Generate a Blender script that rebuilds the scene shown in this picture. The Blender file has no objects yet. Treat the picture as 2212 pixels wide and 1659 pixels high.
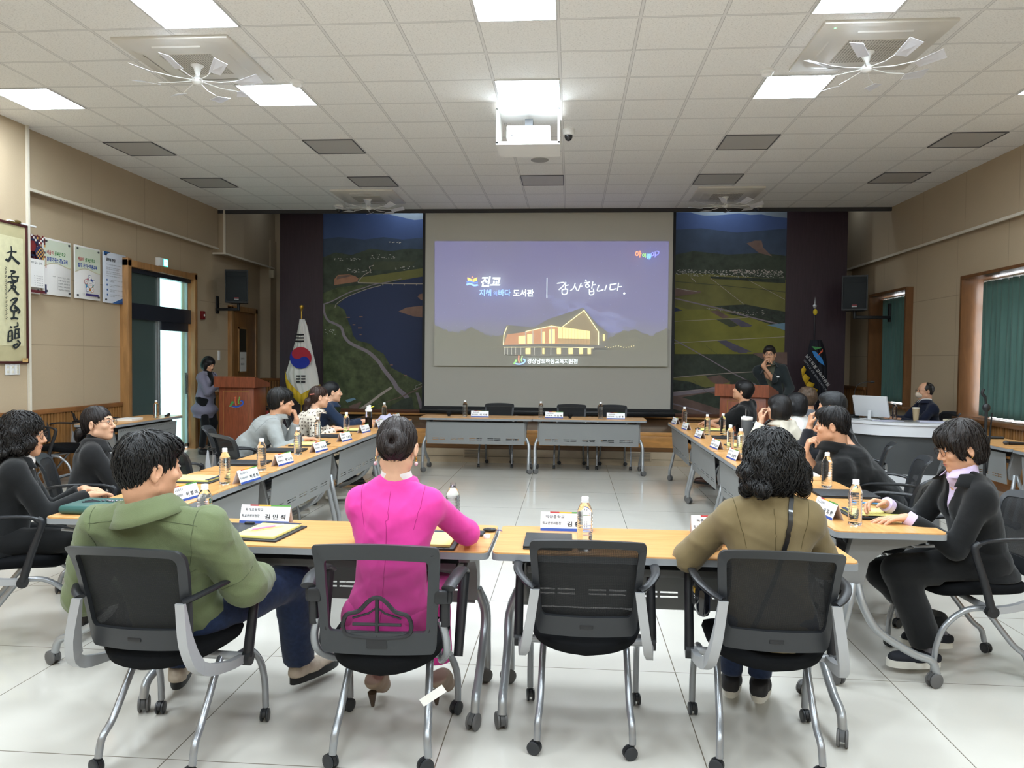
import bpy, bmesh, math, random
import numpy as np
from mathutils import Vector, Matrix
SC = bpy.context.scene
COL = SC.collection
R = math.radians

# ------------------------------------------------------------------ camera
FPX, YAW, PITCH, ROLL = 1667.84, .0756369, .0323220, .0101191
CAM = Vector((0, 0, 1.5))
_fw = Vector((-math.sin(YAW)*math.cos(PITCH), math.cos(YAW)*math.cos(PITCH), -math.sin(PITCH)))
_r = Vector((math.cos(YAW), math.sin(YAW), 0)); _u = _r.cross(_fw)
_r2 = _r*math.cos(ROLL)+_u*math.sin(ROLL); _u2 = -_r*math.sin(ROLL)+_u*math.cos(ROLL)
cd = bpy.data.cameras.new('camera'); cam = bpy.data.objects.new('camera', cd); COL.objects.link(cam)
cd.sensor_width = 36; cd.lens = FPX/2212*36; cd.clip_start = .05
M = Matrix((_r2, _u2, -_fw)).transposed().to_4x4(); M.translation = CAM
cam.matrix_world = M; SC.camera = cam

def at(px, py, **k):
    """the point of the room that a spot of the photograph shows on the plane x=, y= or z="""
    d = _fw + _r2*((px-1106)/FPX) - _u2*((py-829.5)/FPX)
    (a, v), = k.items(); i = 'xyz'.index(a)
    return CAM + d*((v-CAM[i])/d[i])

# ------------------------------------------------------------------ world, lights, exposure
w = bpy.data.worlds.new('world'); SC.world = w; w.use_nodes = True
w.node_tree.nodes['Background'].inputs[0].default_value = (.88, .94, 1, 1)
w.node_tree.nodes['Background'].inputs[1].default_value = 2.2
SC.view_settings.view_transform = 'Standard'; SC.view_settings.look = 'None'
SC.view_settings.gamma = 1; SC.view_settings.use_curve_mapping = False
SC.view_settings.exposure = 2.25
LAMP = 10.5                      # radiance of every lit ceiling panel
GX, GY, ZC = -.124, 5.765, 4.0  # origin of the ceiling grid, 0.6 m pitch
XL, XR, YB, YN = -6.15, 5.18, 15.2, -4.0
def area(x, y, s, z, p):
    l = bpy.data.lights.new('panel_and_fill_lamp', 'AREA'); l.shape = 'SQUARE'; l.size = s; l.energy = p
    l.color = (.80, .91, 1)
    o = bpy.data.objects.new('panel_and_fill_lamp', l); COL.objects.link(o); o.location = (x, y, z)
for r in (-4, -7, -10, -13):    # the lit panels above and behind the photographer
    for k in ((-5, -1, 3) if r > -9 else (-9, -5, -1, 3, 7)):
        area(GX+.6*k+.3, GY+.6*r+.3, .56, ZC-.02, LAMP*math.pi*.56*.56)

for x, e in ((-5.3, 1.2), (-2.9, 8), (2.6, 8), (4.7, 1.2)):     # fill lamps added to brighten the dim stage end, out of sight behind the header
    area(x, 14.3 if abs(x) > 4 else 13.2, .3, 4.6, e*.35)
# ------------------------------------------------------------------ colours and materials
def lin(c):
    if isinstance(c, str): c = tuple(int(c[i:i+2], 16) for i in (0, 2, 4))
    f = lambda v: v/12.92 if v <= .04045 else ((v+.055)/1.055)**2.4
    return tuple(f(v/255) for v in c)+(1,)
MATS = {}
def mat(name, c, rough=.5, metal=0, bump=0, bscale=200, noise=0, nscale=8, spec=.5, emit=None, es=1, trans=0, ior=1.45, alpha=1, stretch=None, sheen=0, aniso=0, coat=0):
    if name in MATS: return MATS[name]
    m = bpy.data.materials.new(name); m.use_nodes = True; MATS[name] = m
    nt = m.node_tree; b = nt.nodes['Principled BSDF']; I = b.inputs
    col = lin(c); I['Base Color'].default_value = col; I['Roughness'].default_value = rough
    I['Metallic'].default_value = metal; I['Specular IOR Level'].default_value = spec; I['IOR'].default_value = ior
    I['Transmission Weight'].default_value = trans; I['Alpha'].default_value = alpha
    if sheen: I['Sheen Weight'].default_value = sheen
    if coat: I['Coat Weight'].default_value = coat
    if emit: I['Emission Color'].default_value = lin(emit); I['Emission Strength'].default_value = es
    if noise or bump:
        tc = nt.nodes.new('ShaderNodeTexCoord'); mp = nt.nodes.new('ShaderNodeMapping')
        nt.links.new(tc.outputs['Object'], mp.inputs[0])
        if stretch: mp.inputs['Scale'].default_value = stretch
    if noise:
        n = nt.nodes.new('ShaderNodeTexNoise'); n.inputs['Scale'].default_value = nscale; n.inputs['Detail'].default_value = 5
        nt.links.new(mp.outputs[0], n.inputs['Vector'])
        r = nt.nodes.new('ShaderNodeValToRGB'); nt.links.new(n.outputs[0], r.inputs[0])
        r.color_ramp.elements[0].position = .3; r.color_ramp.elements[1].position = .7
        r.color_ramp.elements[0].color = tuple(v*(1-noise) for v in col[:3])+(1,)
        r.color_ramp.elements[1].color = tuple(min(1, v*(1+noise)) for v in col[:3])+(1,)
        nt.links.new(r.outputs[0], I['Base Color'])
    if bump:
        n = nt.nodes.new('ShaderNodeTexNoise'); n.inputs['Scale'].default_value = bscale; n.inputs['Detail'].default_value = 3
        nt.links.new(mp.outputs[0], n.inputs['Vector'])
        bp = nt.nodes.new('ShaderNodeBump'); bp.inputs['Strength'].default_value = bump; bp.inputs['Distance'].default_value = .004
        nt.links.new(n.outputs[0], bp.inputs['Height']); nt.links.new(bp.outputs[0], I['Normal'])
    return m
class NT:
    """small helper for hand-wired materials"""
    def __init__(s, name, rough=.5):
        s.m = bpy.data.materials.new(name); s.m.use_nodes = True; MATS[name] = s.m
        s.nt = s.m.node_tree; s.b = s.nt.nodes['Principled BSDF']; s.b.inputs['Roughness'].default_value = rough
    def n(s, t, ins=None, **kw):
        x = s.nt.nodes.new('ShaderNode'+t)
        for k, v in kw.items(): setattr(x, k, v)
        for k, v in (ins or {}).items():
            if hasattr(v, 'bl_idname') or hasattr(v, 'is_output'): s.nt.links.new(v if hasattr(v, 'is_output') else v.outputs[0], x.inputs[k])
            else: x.inputs[k].default_value = v
        return x
    def to(s, a, name, o=0): s.nt.links.new(a.outputs[o], s.b.inputs[name])
    def math(s, op, a, b=0., c=0.): return s.n('Math', {0: a, 1: b, 2: c}, operation=op)
    def pos(s): 
        g = s.n('NewGeometry'); return s.n('SeparateXYZ', {0: g.outputs['Position']})
    def obj(s):
        g = s.n('TexCoord'); return g
    def mix(s, f, a, b):
        x = s.n('Mix', data_type='RGBA'); 
        for i, v in ((0, f), (6, a), (7, b)):
            if hasattr(v, 'is_output'): s.nt.links.new(v, x.inputs[i])
            elif hasattr(v, 'outputs'): s.nt.links.new(v.outputs[2] if v.bl_idname == 'ShaderNodeMix' else v.outputs[0], x.inputs[i])
            else: x.inputs[i].default_value = v
        return x

# ------------------------------------------------------------------ object helpers
def tag(o, label=None, cat=None, group=None, kind=None):
    for k, v in (('label', label), ('category', cat), ('group', group), ('kind', kind)):
        if v: o[k] = v
    return o
def thing(name, loc, label, cat, group=None, rz=0):
    o = bpy.data.objects.new(name, None); COL.objects.link(o); o.empty_display_size = .05
    o.location = loc; o.rotation_euler.z = rz
    return tag(o, label, cat, group)
def link(name, me, m, parent=None, loc=None):
    o = bpy.data.objects.new(name, me); COL.objects.link(o)
    if m is not None: me.materials.append(m)
    if parent is not None: o.parent = parent
    if loc is not None: o.location = loc
    return o
def dup(root, loc, rz=None, label=None, group=None, cat=None):
    kids = {}
    for o in COL.objects: kids.setdefault(o.parent, []).append(o)
    def cp(o, par):
        c = o.copy(); COL.objects.link(c); c.parent = par
        for ch in kids.get(o, ()): cp(ch, c)
        return c
    r = cp(root, None); r.location = loc
    if rz is not None: r.rotation_euler.z = rz
    return tag(r, label, cat, group)
def spline(pts, n=6):
    P = [Vector(p) for p in pts]; out = []
    Q = [2*P[0]-P[1]]+P+[2*P[-1]-P[-2]]
    for i in range(1, len(Q)-2):
        a, b, c, d = Q[i-1:i+3]
        for j in range(n):
            t = j/n
            out.append(.5*((2*b)+(c-a)*t+(2*a-5*b+4*c-d)*t*t+(3*b-a-3*c+d)*t**3))
    out.append(P[-1]); return out
class MB:
    def __init__(s): s.v = []; s.f = []
    def add(s, vs, fs, M=None):
        o = len(s.v)
        s.v += [tuple(M @ Vector(v)) if M else tuple(v) for v in vs]; s.f += [tuple(i+o for i in f) for f in fs]; return s
    def box(s, c, d, bev=0, rot=None, seg=2):
        bm = bmesh.new(); bmesh.ops.create_cube(bm, size=1)
        for v in bm.verts: v.co = Vector((v.co.x*d[0], v.co.y*d[1], v.co.z*d[2]))
        if bev: bmesh.ops.bevel(bm, geom=bm.edges[:], offset=bev, segments=seg, affect='EDGES', profile=.5)
        T = Matrix.Translation(c)
        if rot is not None: T = T @ (rot.to_4x4() if not isinstance(rot, tuple) else Matrix.Rotation(rot[2], 4, 'Z') @ Matrix.Rotation(rot[1], 4, 'Y') @ Matrix.Rotation(rot[0], 4, 'X'))
        bm.verts.index_update(); s.add([T @ v.co for v in bm.verts], [[v.index for v in f.verts] for f in bm.faces]); bm.free(); return s
    def tube(s, pts, r, n=10, cap=True, up=None, flat=1):
        P = [Vector(p) for p in pts]; L = len(P); rs = r if isinstance(r, (list, tuple)) else [r]*L
        if len(rs) != L: rs = [rs[0]+(rs[-1]-rs[0])*i/(L-1) for i in range(L)]
        t0 = (P[1]-P[0]).normalized(); u = Vector(up) if up else (Vector((0, 0, 1)) if abs(t0.z) < .9 else Vector((1, 0, 0)))
        u = (u-t0*u.dot(t0)).normalized(); o = len(s.v)
        for i in range(L):
            t = (P[min(i+1, L-1)]-P[max(i-1, 0)]).normalized(); u = (u-t*u.dot(t)).normalized(); w_ = t.cross(u)
            for j in range(n):
                a = 2*math.pi*j/n; s.v.append(tuple(P[i]+(u*math.cos(a)*flat+w_*math.sin(a))*rs[i]))
        for i in range(L-1):
            for j in range(n):
                a = o+i*n+j; b = o+i*n+(j+1) % n; s.f.append((a, b, b+n, a+n))
        if cap: s.f.append(tuple(o+j for j in range(n-1, -1, -1))); s.f.append(tuple(o+(L-1)*n+j for j in range(n)))
        return s
    def lathe(s, prof, n=20, M=None, c=(0, 0, 0)):
        o = len(s.v); T = M or Matrix.Translation(c); L = len(prof)
        for r, z in prof:
            for j in range(n):
                a = 2*math.pi*j/n; s.v.append(tuple(T @ Vector((r*math.cos(a), r*math.sin(a), z))))
        for i in range(L-1):
            for j in range(n):
                a = o+i*n+j; b = o+i*n+(j+1) % n; s.f.append((a, b, b+n, a+n))
        s.f.append(tuple(o+j for j in range(n-1, -1, -1))); s.f.append(tuple(o+(L-1)*n+j for j in range(n))); return s
    def cyl(s, a, b, r, n=16): return s.tube([a, b], r, n)
    def prism(s, poly, th, M=None):
        """poly in local XY, extruded along +Z by th, placed by M"""
        k = len(poly); vs = [(x, y, 0) for x, y in poly]+[(x, y, th) for x, y in poly]
        fs = [tuple(range(k-1, -1, -1)), tuple(range(k, 2*k))]+[(i, (i+1) % k, k+(i+1) % k, k+i) for i in range(k)]
        return s.add(vs, fs, M)
    def ell(s, c, r, n=12, rot=None):
        T = Matrix.Translation(c) @ (rot.to_4x4() if rot is not None else Matrix.Identity(4)) @ Matrix.Diagonal((r[0], r[1], r[2], 1))
        m = n//2+1
        return s.lathe([(math.sin(math.pi*(i+.02)/(m+.04)), -math.cos(math.pi*(i+.02)/(m+.04))) for i in range(m+1)], n, M=T)
    def quad(s, a, b, c, d): return s.add([a, b, c, d], [(0, 1, 2, 3)])
    def me(s, name, ang=40):
        me = bpy.data.meshes.new(name); me.from_pydata(s.v, [], s.f); me.validate()
        bm = bmesh.new(); bm.from_mesh(me); bmesh.ops.recalc_face_normals(bm, faces=bm.faces); bm.to_mesh(me); bm.free()
        if ang: me.shade_smooth(); me.set_sharp_from_angle(angle=R(ang))
        return me
    def build(s, name, m, parent=None, loc=None, ang=40): return link(name, s.me(name, ang), m, parent, loc)
_tc = {}
def text_mesh(body, h, M, th=.0006, bold=0, shear=0, spacing=1, align='LEFT', wfit=None):
    """lettering, h = cap height in metres, lying in the XY plane of M, facing its +Z"""
    c = bpy.data.curves.new('lettering', 'FONT'); c.body = body; c.size = 1; c.offset = bold; c.shear = shear; c.space_character = spacing
    c.align_x = align; c.resolution_u = 3
    o = bpy.data.objects.new('lettering', c); COL.objects.link(o); bpy.context.view_layer.update()
    m = bpy.data.meshes.new_from_object(o.evaluated_get(bpy.context.evaluated_depsgraph_get()))
    bpy.data.objects.remove(o); bpy.data.curves.remove(c)
    n = len(m.vertices)
    if n:
        a = np.zeros(n*3, np.float32); m.vertices.foreach_get('co', a); a = a.reshape(-1, 3)
        sx = h/.8; sc = Matrix.Diagonal((sx, sx, 1, 1))
        if wfit: sc = Matrix.Diagonal((wfit/max(1e-6, (a[:, 0].max()-a[:, 0].min())), sx, 1, 1))
        m.transform(M @ sc)
    return m
def text(body, h, M, m, parent=None, name='lettering', **k):
    return link(name, text_mesh(body, h, M, **k), m, parent)
def frame(o, x, y):
    """matrix at o whose X and Y are the given directions"""
    x = Vector(x).normalized(); y = Vector(y); y = (y-x*x.dot(y)).normalized(); z = x.cross(y)
    m = Matrix((x, y, z)).transposed().to_4x4(); m.translation = Vector(o); return m

BLACK = mat('black_plastic', '1c1d1f', .45, bump=.15, bscale=600)
DGREY = mat('dark_grey_plastic', '3a3b3d', .5)
SILV = mat('silver_powder_coat', 'a9abad', .35, metal=.35)
CHROME = mat('satin_steel', 'b4b6b8', .28, metal=.8)
GREY = mat('grey_metal', '8c8d8d', .5, bump=.1, bscale=500)
LGREY = mat('pale_grey_plastic', '9a9b9d', .5)
WHITE = mat('white_plastic', 'e8e8e6', .4)
# ------------------------------------------------------------------ the room
def wall_mat(name, c, seam=None):
    t = NT(name, .75)
    g = t.n('NewGeometry'); n1 = t.n('TexNoise', {'Vector': g.outputs['Position'], 'Scale': 1.3, 'Detail': 4.})
    n2 = t.n('TexNoise', {'Vector': g.outputs['Position'], 'Scale': 90., 'Detail': 3.})
    c = lin(c); a = tuple(v*.9 for v in c[:3])+(1,); b = tuple(v*1.08 for v in c[:3])+(1,)
    x = t.mix(n1.outputs[0], a, b); y = t.mix(n2.outputs[0], tuple(v*.9 for v in c[:3])+(1,), b)
    z = t.mix(.4, x, y)
    s = t.pos(); last = z
    if seam:
        ax, pitch, off, zs = seam
        v = t.math('PINGPONG', t.math('ADD', s.outputs[ax], off), pitch/2); v = t.math('LESS_THAN', v, .004)
        for q in zs:
            h = t.math('LESS_THAN', t.math('ABSOLUTE', t.math('SUBTRACT', s.outputs[2], q)), .0045); v = t.math('MAXIMUM', v, h)
        last = t.mix(t.math('MULTIPLY', v, .45), z, tuple(v*.35 for v in c[:3])+(1,))
    t.to(last, 'Base Color', 2)
    bu = t.n('Bump', {'Height': n2.outputs[0], 'Strength': .25, 'Distance': .003}); t.to(bu, 'Normal')
    return t.m
TAN = 'b9a68a'
WL = wall_mat('tan_wallpaper_left', TAN, (1, 1.22, .42, (1.61, 2.42)))
WRm = wall_mat('tan_wallpaper_right', TAN, (1, 1.22, .1, (2.42, 1.61)))
WF = wall_mat('tan_wallpaper_fascia', 'b2a086', (1, 1.22, .42, ()))
TRIM = mat('cream_trim', 'd8d0c0', .5)
def struct(name, mb, m, ang=40): return tag(mb.build(name, m, ang=ang), kind='structure')

# floor: big glossy porcelain tiles, joints every metre
t = NT('porcelain_floor', .09); s = t.pos()
fx = t.math('PINGPONG', t.math('ADD', s.outputs[0], .48), .5); fy = t.math('PINGPONG', t.math('ADD', s.outputs[1], -2.72), .5)
j = t.math('LESS_THAN', t.math('MINIMUM', fx, fy), .0022)
g = t.n('NewGeometry'); n = t.n('TexNoise', {'Vector': g.outputs['Position'], 'Scale': 1.6, 'Detail': 6., 'Distortion': 1.})
c = t.mix(n.outputs[0], lin('bdb9b0'), lin('cbc7be')); c2 = t.mix(j, c, lin('6d6558')); t.to(c2, 'Base Color', 2)
n3 = t.n('TexNoise', {'Vector': g.outputs['Position'], 'Scale': 3., 'Detail': 3.}); rr = t.n('MapRange', {0: n3.outputs[0], 3: .05, 4: .16}); t.to(rr, 'Roughness')
FLOOR = t.m
struct('floor', MB().box(((XL+XR)/2, (YN+YB)/2, -.05), (XR-XL+.6, YB-YN+.6, .1)), FLOOR)

# ceiling: mineral tiles in a white T-bar grid
t = NT('ceiling_tiles', .8); s = t.pos(); g = t.n('NewGeometry')
fx = t.math('PINGPONG', t.math('SUBTRACT', s.outputs[0], GX), .3); fy = t.math('PINGPONG', t.math('SUBTRACT', s.outputs[1], GY), .3)
d = t.math('MINIMUM', fx, fy); bar = t.math('LESS_THAN', d, .012); edge = t.math('LESS_THAN', t.math('ABSOLUTE', t.math('SUBTRACT', d, .0125)), .0022)
wv = t.n('TexNoise', {'Vector': g.outputs['Position'], 'Scale': 22., 'Detail': 1.}); 
mp = t.n('Mapping', {0: g.outputs['Position'], 'Scale': (1., 2.6, 1.)})
mx = t.n('VectorMath', {0: mp, 1: wv.outputs[1]}, operation='ADD'); 
v = t.n('TexVoronoi', {'Vector': mx, 'Scale': 42.}); fis = t.math('LESS_THAN', v.outputs[0], .17)
v2 = t.n('TexNoise', {'Vector': mp, 'Scale': 60., 'Detail': 2.}); f2 = t.math('GREATER_THAN', v2.outputs[0], .60)
v3 = t.n('TexNoise', {'Vector': mp, 'Scale': 9., 'Detail': 1.}); f3 = t.math('GREATER_THAN', v3.outputs[0], .42); fis = t.math('MULTIPLY', fis, f3)
fx2 = t.math('MAXIMUM', fis, t.math('MULTIPLY', f2, .35))
ca = t.mix(t.math('MULTIPLY', fx2, .75), lin('ecebe8'), lin('77736e')); cb = t.mix(bar, ca, lin('dddcda')); cc = t.mix(t.math('MULTIPLY', edge, .5), cb, lin('6c6a68')); t.to(cc, 'Base Color', 2)
bu = t.n('Bump', {'Height': t.math('MULTIPLY', fis, -1.), 'Strength': .4, 'Distance': .004}); t.to(bu, 'Normal')
CEIL = t.m
YE = 12.9   # the tiled ceiling stops here, the stage recess behind it is higher
hx0, hx1, hy0, hy1 = -.724, -.124, 7.565, 8.165   # hatch the projector box hangs in
mb = MB()
for x0, x1, y0, y1 in ((XL-.2, hx0, YN-.2, YE), (hx1, XR+.2, YN-.2, YE), (hx0, hx1, YN-.2, hy0), (hx0, hx1, hy1, YE)):
    mb.box(((x0+x1)/2, (y0+y1)/2, ZC+.03), (x1-x0, y1-y0, .06))
struct('ceiling', mb, CEIL)
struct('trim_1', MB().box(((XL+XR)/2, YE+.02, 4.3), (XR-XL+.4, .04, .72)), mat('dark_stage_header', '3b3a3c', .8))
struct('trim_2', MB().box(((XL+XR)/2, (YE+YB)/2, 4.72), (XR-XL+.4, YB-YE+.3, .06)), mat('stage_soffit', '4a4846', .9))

# left wall with the opening of the glass door
D0, D1, DZ = 10.22, 12.02, 2.72
W0, W1, WZ = 13.55, 14.55, 2.32      # small wooden door
mb = MB()
for y0, y1, z0, z1 in ((YN, D0, 0, ZC+.7), (D0, D1, DZ, ZC+.7), (D1, YB, 0, ZC+.7)):
    mb.box((XL-.06, (y0+y1)/2, (z0+z1)/2), (.12, y1-y0, z1-z0))
struct('wall_left', mb, WL)
mb = MB().box((XL+.085, (YN+8.1)/2, 2), (.17, 8.1-YN, 4)); struct('wall_left_pier', mb, WL)
struct('wall_left_fascia', MB().box((XL+.06, (8.1+12.82)/2, 3.67), (.12, 4.72, .66)), WF)
struct('wall_left_stage_fascia', MB().box((XL+.09, (12.9+15.2)/2, 3.8), (.2, 2.3, 1.06)), WF)
struct('wall_left_return', MB().box((XL+.03, 15.05, 1.9), (.38, .3, 3.8)), WF)
mb = MB().box((XL+.13, (8.1+12.82)/2, 3.33), (.03, 4.72, .03)).box((XL+.19, 8.1, 2), (.03, .03, 4)).box((XL+.2, 12.9, 3.66), (.03, .03, .8)) \
    .box((XL+.21, 14, 3.26), (.03, 2.2, .03)).box((XL+.09, 12.89, 3.26), (.26, .03, .03))
struct('trim_3', mb, TRIM)
struct('wall_back', MB().box(((XL+XR)/2, YB+.06, 2.4), (XR-XL+.4, .12, 4.8)), wall_mat('tan_wallpaper_back', TAN, (0, 1.22, .3, (1.61,))))
struct('wall_near', MB().box(((XL+XR)/2, YN-.06, 2), (XR-XL+.4, .12, 4.2)), WL)
# right wall with two deep windows
wins = ((12.2, 13.68, .83, 2.66), (8.15, 10.56, .80, 2.64), (3.2, 6.4, .80, 2.64))
mb = MB(); ys = [YN]
for a, b, z0, z1 in sorted(wins): 
    mb.box((XR+.15, (ys[-1]+a)/2, 2.35), (.3, a-ys[-1], 4.7)); mb.box((XR+.15, (a+b)/2, z0/2), (.3, b-a, z0)); mb.box((XR+.15, (a+b)/2, (z1+4.7)/2), (.3, b-a, 4.7-z1)); ys.append(b)
mb.box((XR+.15, (ys[-1]+YB)/2, 2.35), (.3, YB-ys[-1], 4.7))
struct('wall_right', mb, WRm)
struct('wall_right_fascia', MB().box((XR-.02, (YN+YB)/2, 3.98), (.1, YB-YN, 1.5)), WF)
struct('trim_4', MB().box((XR-.08, (YN+YB)/2, 3.22), (.03, YB-YN, .035)), TRIM)
struct('wall_right_return', MB().box((XR-.02, 15.0, 1.6), (.2, .35, 3.2)), WF)

# slatted wood wainscot, rail and plinth
def wood(name, c, rough=.4, sc=(1, 1, 1), dark=.72, grain=14.):
    t = NT(name, rough); g = t.n('TexCoord'); mp = t.n('Mapping', {0: g.outputs['Object'], 'Scale': sc})
    n = t.n('TexNoise', {'Vector': mp, 'Scale': grain, 'Detail': 6., 'Distortion': .6}); r = t.n('ValToRGB', {0: n})
    c = lin(c); e = r.color_ramp.elements; e[0].position = .35; e[1].position = .68
    e[0].color = tuple(v*dark for v in c[:3])+(1,); e[1].color = tuple(min(1, v*1.12) for v in c[:3])+(1,)
    t.to(r, 'Base Color'); return t.m
SLAT = wood('wainscot_slats', 'a87744', .35, (1, 1, .15), .6); RAIL = wood('wainscot_rail', '8f5f35', .35, (1, .3, 1), .7)
SLATB = mat('wainscot_backing', '5a3a1e', .6)
def wains(name, side, y0, y1, h):
    x = XL if side < 0 else XR-.07; sg = 1 if side < 0 else -1
    root = MB(); n = int((y1-y0)/.055)
    for i in range(n): root.box((x+sg*.02 if side < 0 else x-.01, y0+(i+.5)*(y1-y0)/n, h/2), (.025, (y1-y0)/n*.62, h-.04))
    o = struct(name, root, SLAT)
    b = MB().box((x+sg*.004, (y0+y1)/2, h/2), (.012, y1-y0, h)).build('backing', SLATB, o)
    MB().box((x+sg*.02, (y0+y1)/2, h), (.06, y1-y0, .055), .006).build('rail', RAIL, o)
    MB().box((x+sg*.02, (y0+y1)/2, .05), (.05, y1-y0, .1), .004).build('plinth', RAIL, o)
wains('wall_left_wainscot', -1, 8.1, D0-.1, .83); wains('wall_left_stage_wainscot', -1, D1+.1, W0-.1, .85); wains('wall_left_corner_wainscot', -1, W1+.1, YB, 1.02)
def wainsx(name, x0, x1, y, h):
    mb = MB(); n = int((x1-x0)/.055)
    for i in range(n): mb.box((x0+(i+.5)*(x1-x0)/n, y-.02, h/2), ((x1-x0)/n*.62, .025, h-.04))
    o = struct(name, mb, SLAT); MB().box(((x0+x1)/2, y-.004, h/2), (x1-x0, .012, h)).build('backing', SLATB, o)
    MB().box(((x0+x1)/2, y-.02, h), (x1-x0, .06, .055), .006).build('rail', RAIL, o)
wainsx('wall_back_wainscot', XL+.03, -5.0, YB-.32, 1.05); wainsx('wall_back_right_wainscot', 4.4, XR, YB-.4, 1.05)
mb = MB(); n = 210
for i in range(n): mb.box((XL+.19, YN+(i+.5)*(8.08-YN)/n, .42), (.025, (8.08-YN)/n*.62, .8))
o = struct('wall_left_pier_wainscot', mb, SLAT); MB().box((XL+.176, (YN+8.08)/2, .42), (.012, 8.08-YN, .84)).build('backing', SLATB, o)
MB().box((XL+.19, (YN+8.08)/2, .85), (.06, 8.08-YN, .055), .006).build('rail', RAIL, o); MB().box((XL+.19, (YN+8.08)/2, .05), (.05, 8.08-YN, .1), .004).build('plinth', RAIL, o)
wains('wall_right_wainscot', 1, YN, 12.1, .78); wains('wall_right_stage_wainscot', 1, 13.78, YB-.4, 1.05)

# ---- windows: wooden reveal, aluminium sash with bright glass, green pleated curtains
FRW = wood('window_frame_wood', '6f4a2a', .35, (1, 1, .2), .8)
PANE = mat('window_glass', 'ffffff', .02, trans=1, ior=1.1)
GREEN = mat('green_curtain_cloth', '4b6b63', .85, noise=.12, nscale=3, sheen=.2, stretch=(1, 12, .6))
for i, (a, b, z0, z1) in enumerate(wins):
    cy, cz, dy, dz = (a+b)/2, (z0+z1)/2, b-a, z1-z0
    mb = MB().box((XR+.09, a+.02, cz), (.4, .04, dz)).box((XR+.09, b-.02, cz), (.4, .04, dz)).box((XR+.09, cy, z1-.02), (.4, dy-.08, .04)).box((XR+.08, cy, z0-.02), (.46, dy+.1, .05), .008)
    o = struct('window_%d' % (i+1), mb, FRW)
    s = MB(); 
    for y in (a+.06, cy, b-.06): s.box((XR+.27, y, cz), (.04, .05, dz-.08))
    s.box((XR+.27, cy, z0+.04), (.04, dy-.08, .05)).box((XR+.27, cy, z1-.06), (.04, dy-.08, .05)).box((XR+.27, cy, z1-.4), (.04, dy-.08, .04)); s.build('sash', SILV, o)
    MB().box((XR+.27, cy, cz), (.008, dy-.1, dz-.1)).build('pane', PANE, o)
    # pleated curtain hung from a rail inside the reveal
    N = int(dy/.012); M_ = 14; vs = []; fs = []; rnd = random.Random(i)
    ph = [rnd.uniform(0, 6) for _ in range(6)]
    y0c = a+.02 if i else a+.08; y1c = b-.02 if i != 1 else b-.12; ztop = z1-.10; zb = z0+.03
    for k in range(M_+1):
        f = k/M_; z = ztop+(zb-ztop)*f
        for q in range(N+1):
            y = y0c+(y1c-y0c)*q/N
            am = .016+.016*f; x = XR+.13+am*math.sin(2*math.pi*y/.115+ph[0]+.8*math.sin(y*3+ph[1])+.4*f*math.sin(y*7+ph[2]))+.012*math.sin(y*21+ph[3]+f*1.5)
            vs.append((x, y, z+(.012*abs(math.sin(math.pi*y/.11)) if k == 0 else 0)))
    for k in range(M_):
        for q in range(N):
            p = k*(N+1)+q; fs.append((p, p+1, p+N+2, p+N+1))
    lab = ('dark green pleated curtain drawn over the narrow window beside the masked man', 'green pleated curtain over the wide window behind the microphone stand', 'green pleated curtain over the window nearest the photographer')[i]
    c = thing('window_curtain', (0, 0, 0), lab, 'curtain', 'green window curtains')
    o2 = link('cloth', MB().add(vs, fs).me('cloth', 60), GREEN, c)
    sm = o2.modifiers.new('thick', 'SOLIDIFY'); sm.thickness = .003
    MB().cyl((XR+.13, y0c, z1-.075), (XR+.13, y1c, z1-.075), .010).build('rail', WHITE, c)
    h = MB()
    for q in range(int(dy/.11)): h.tube([(XR+.13, y0c+.05+q*.11, z1-.075), (XR+.13, y0c+.05+q*.11, z1-.11)], .004, 5)
    h.build('hook', WHITE, c)
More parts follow.
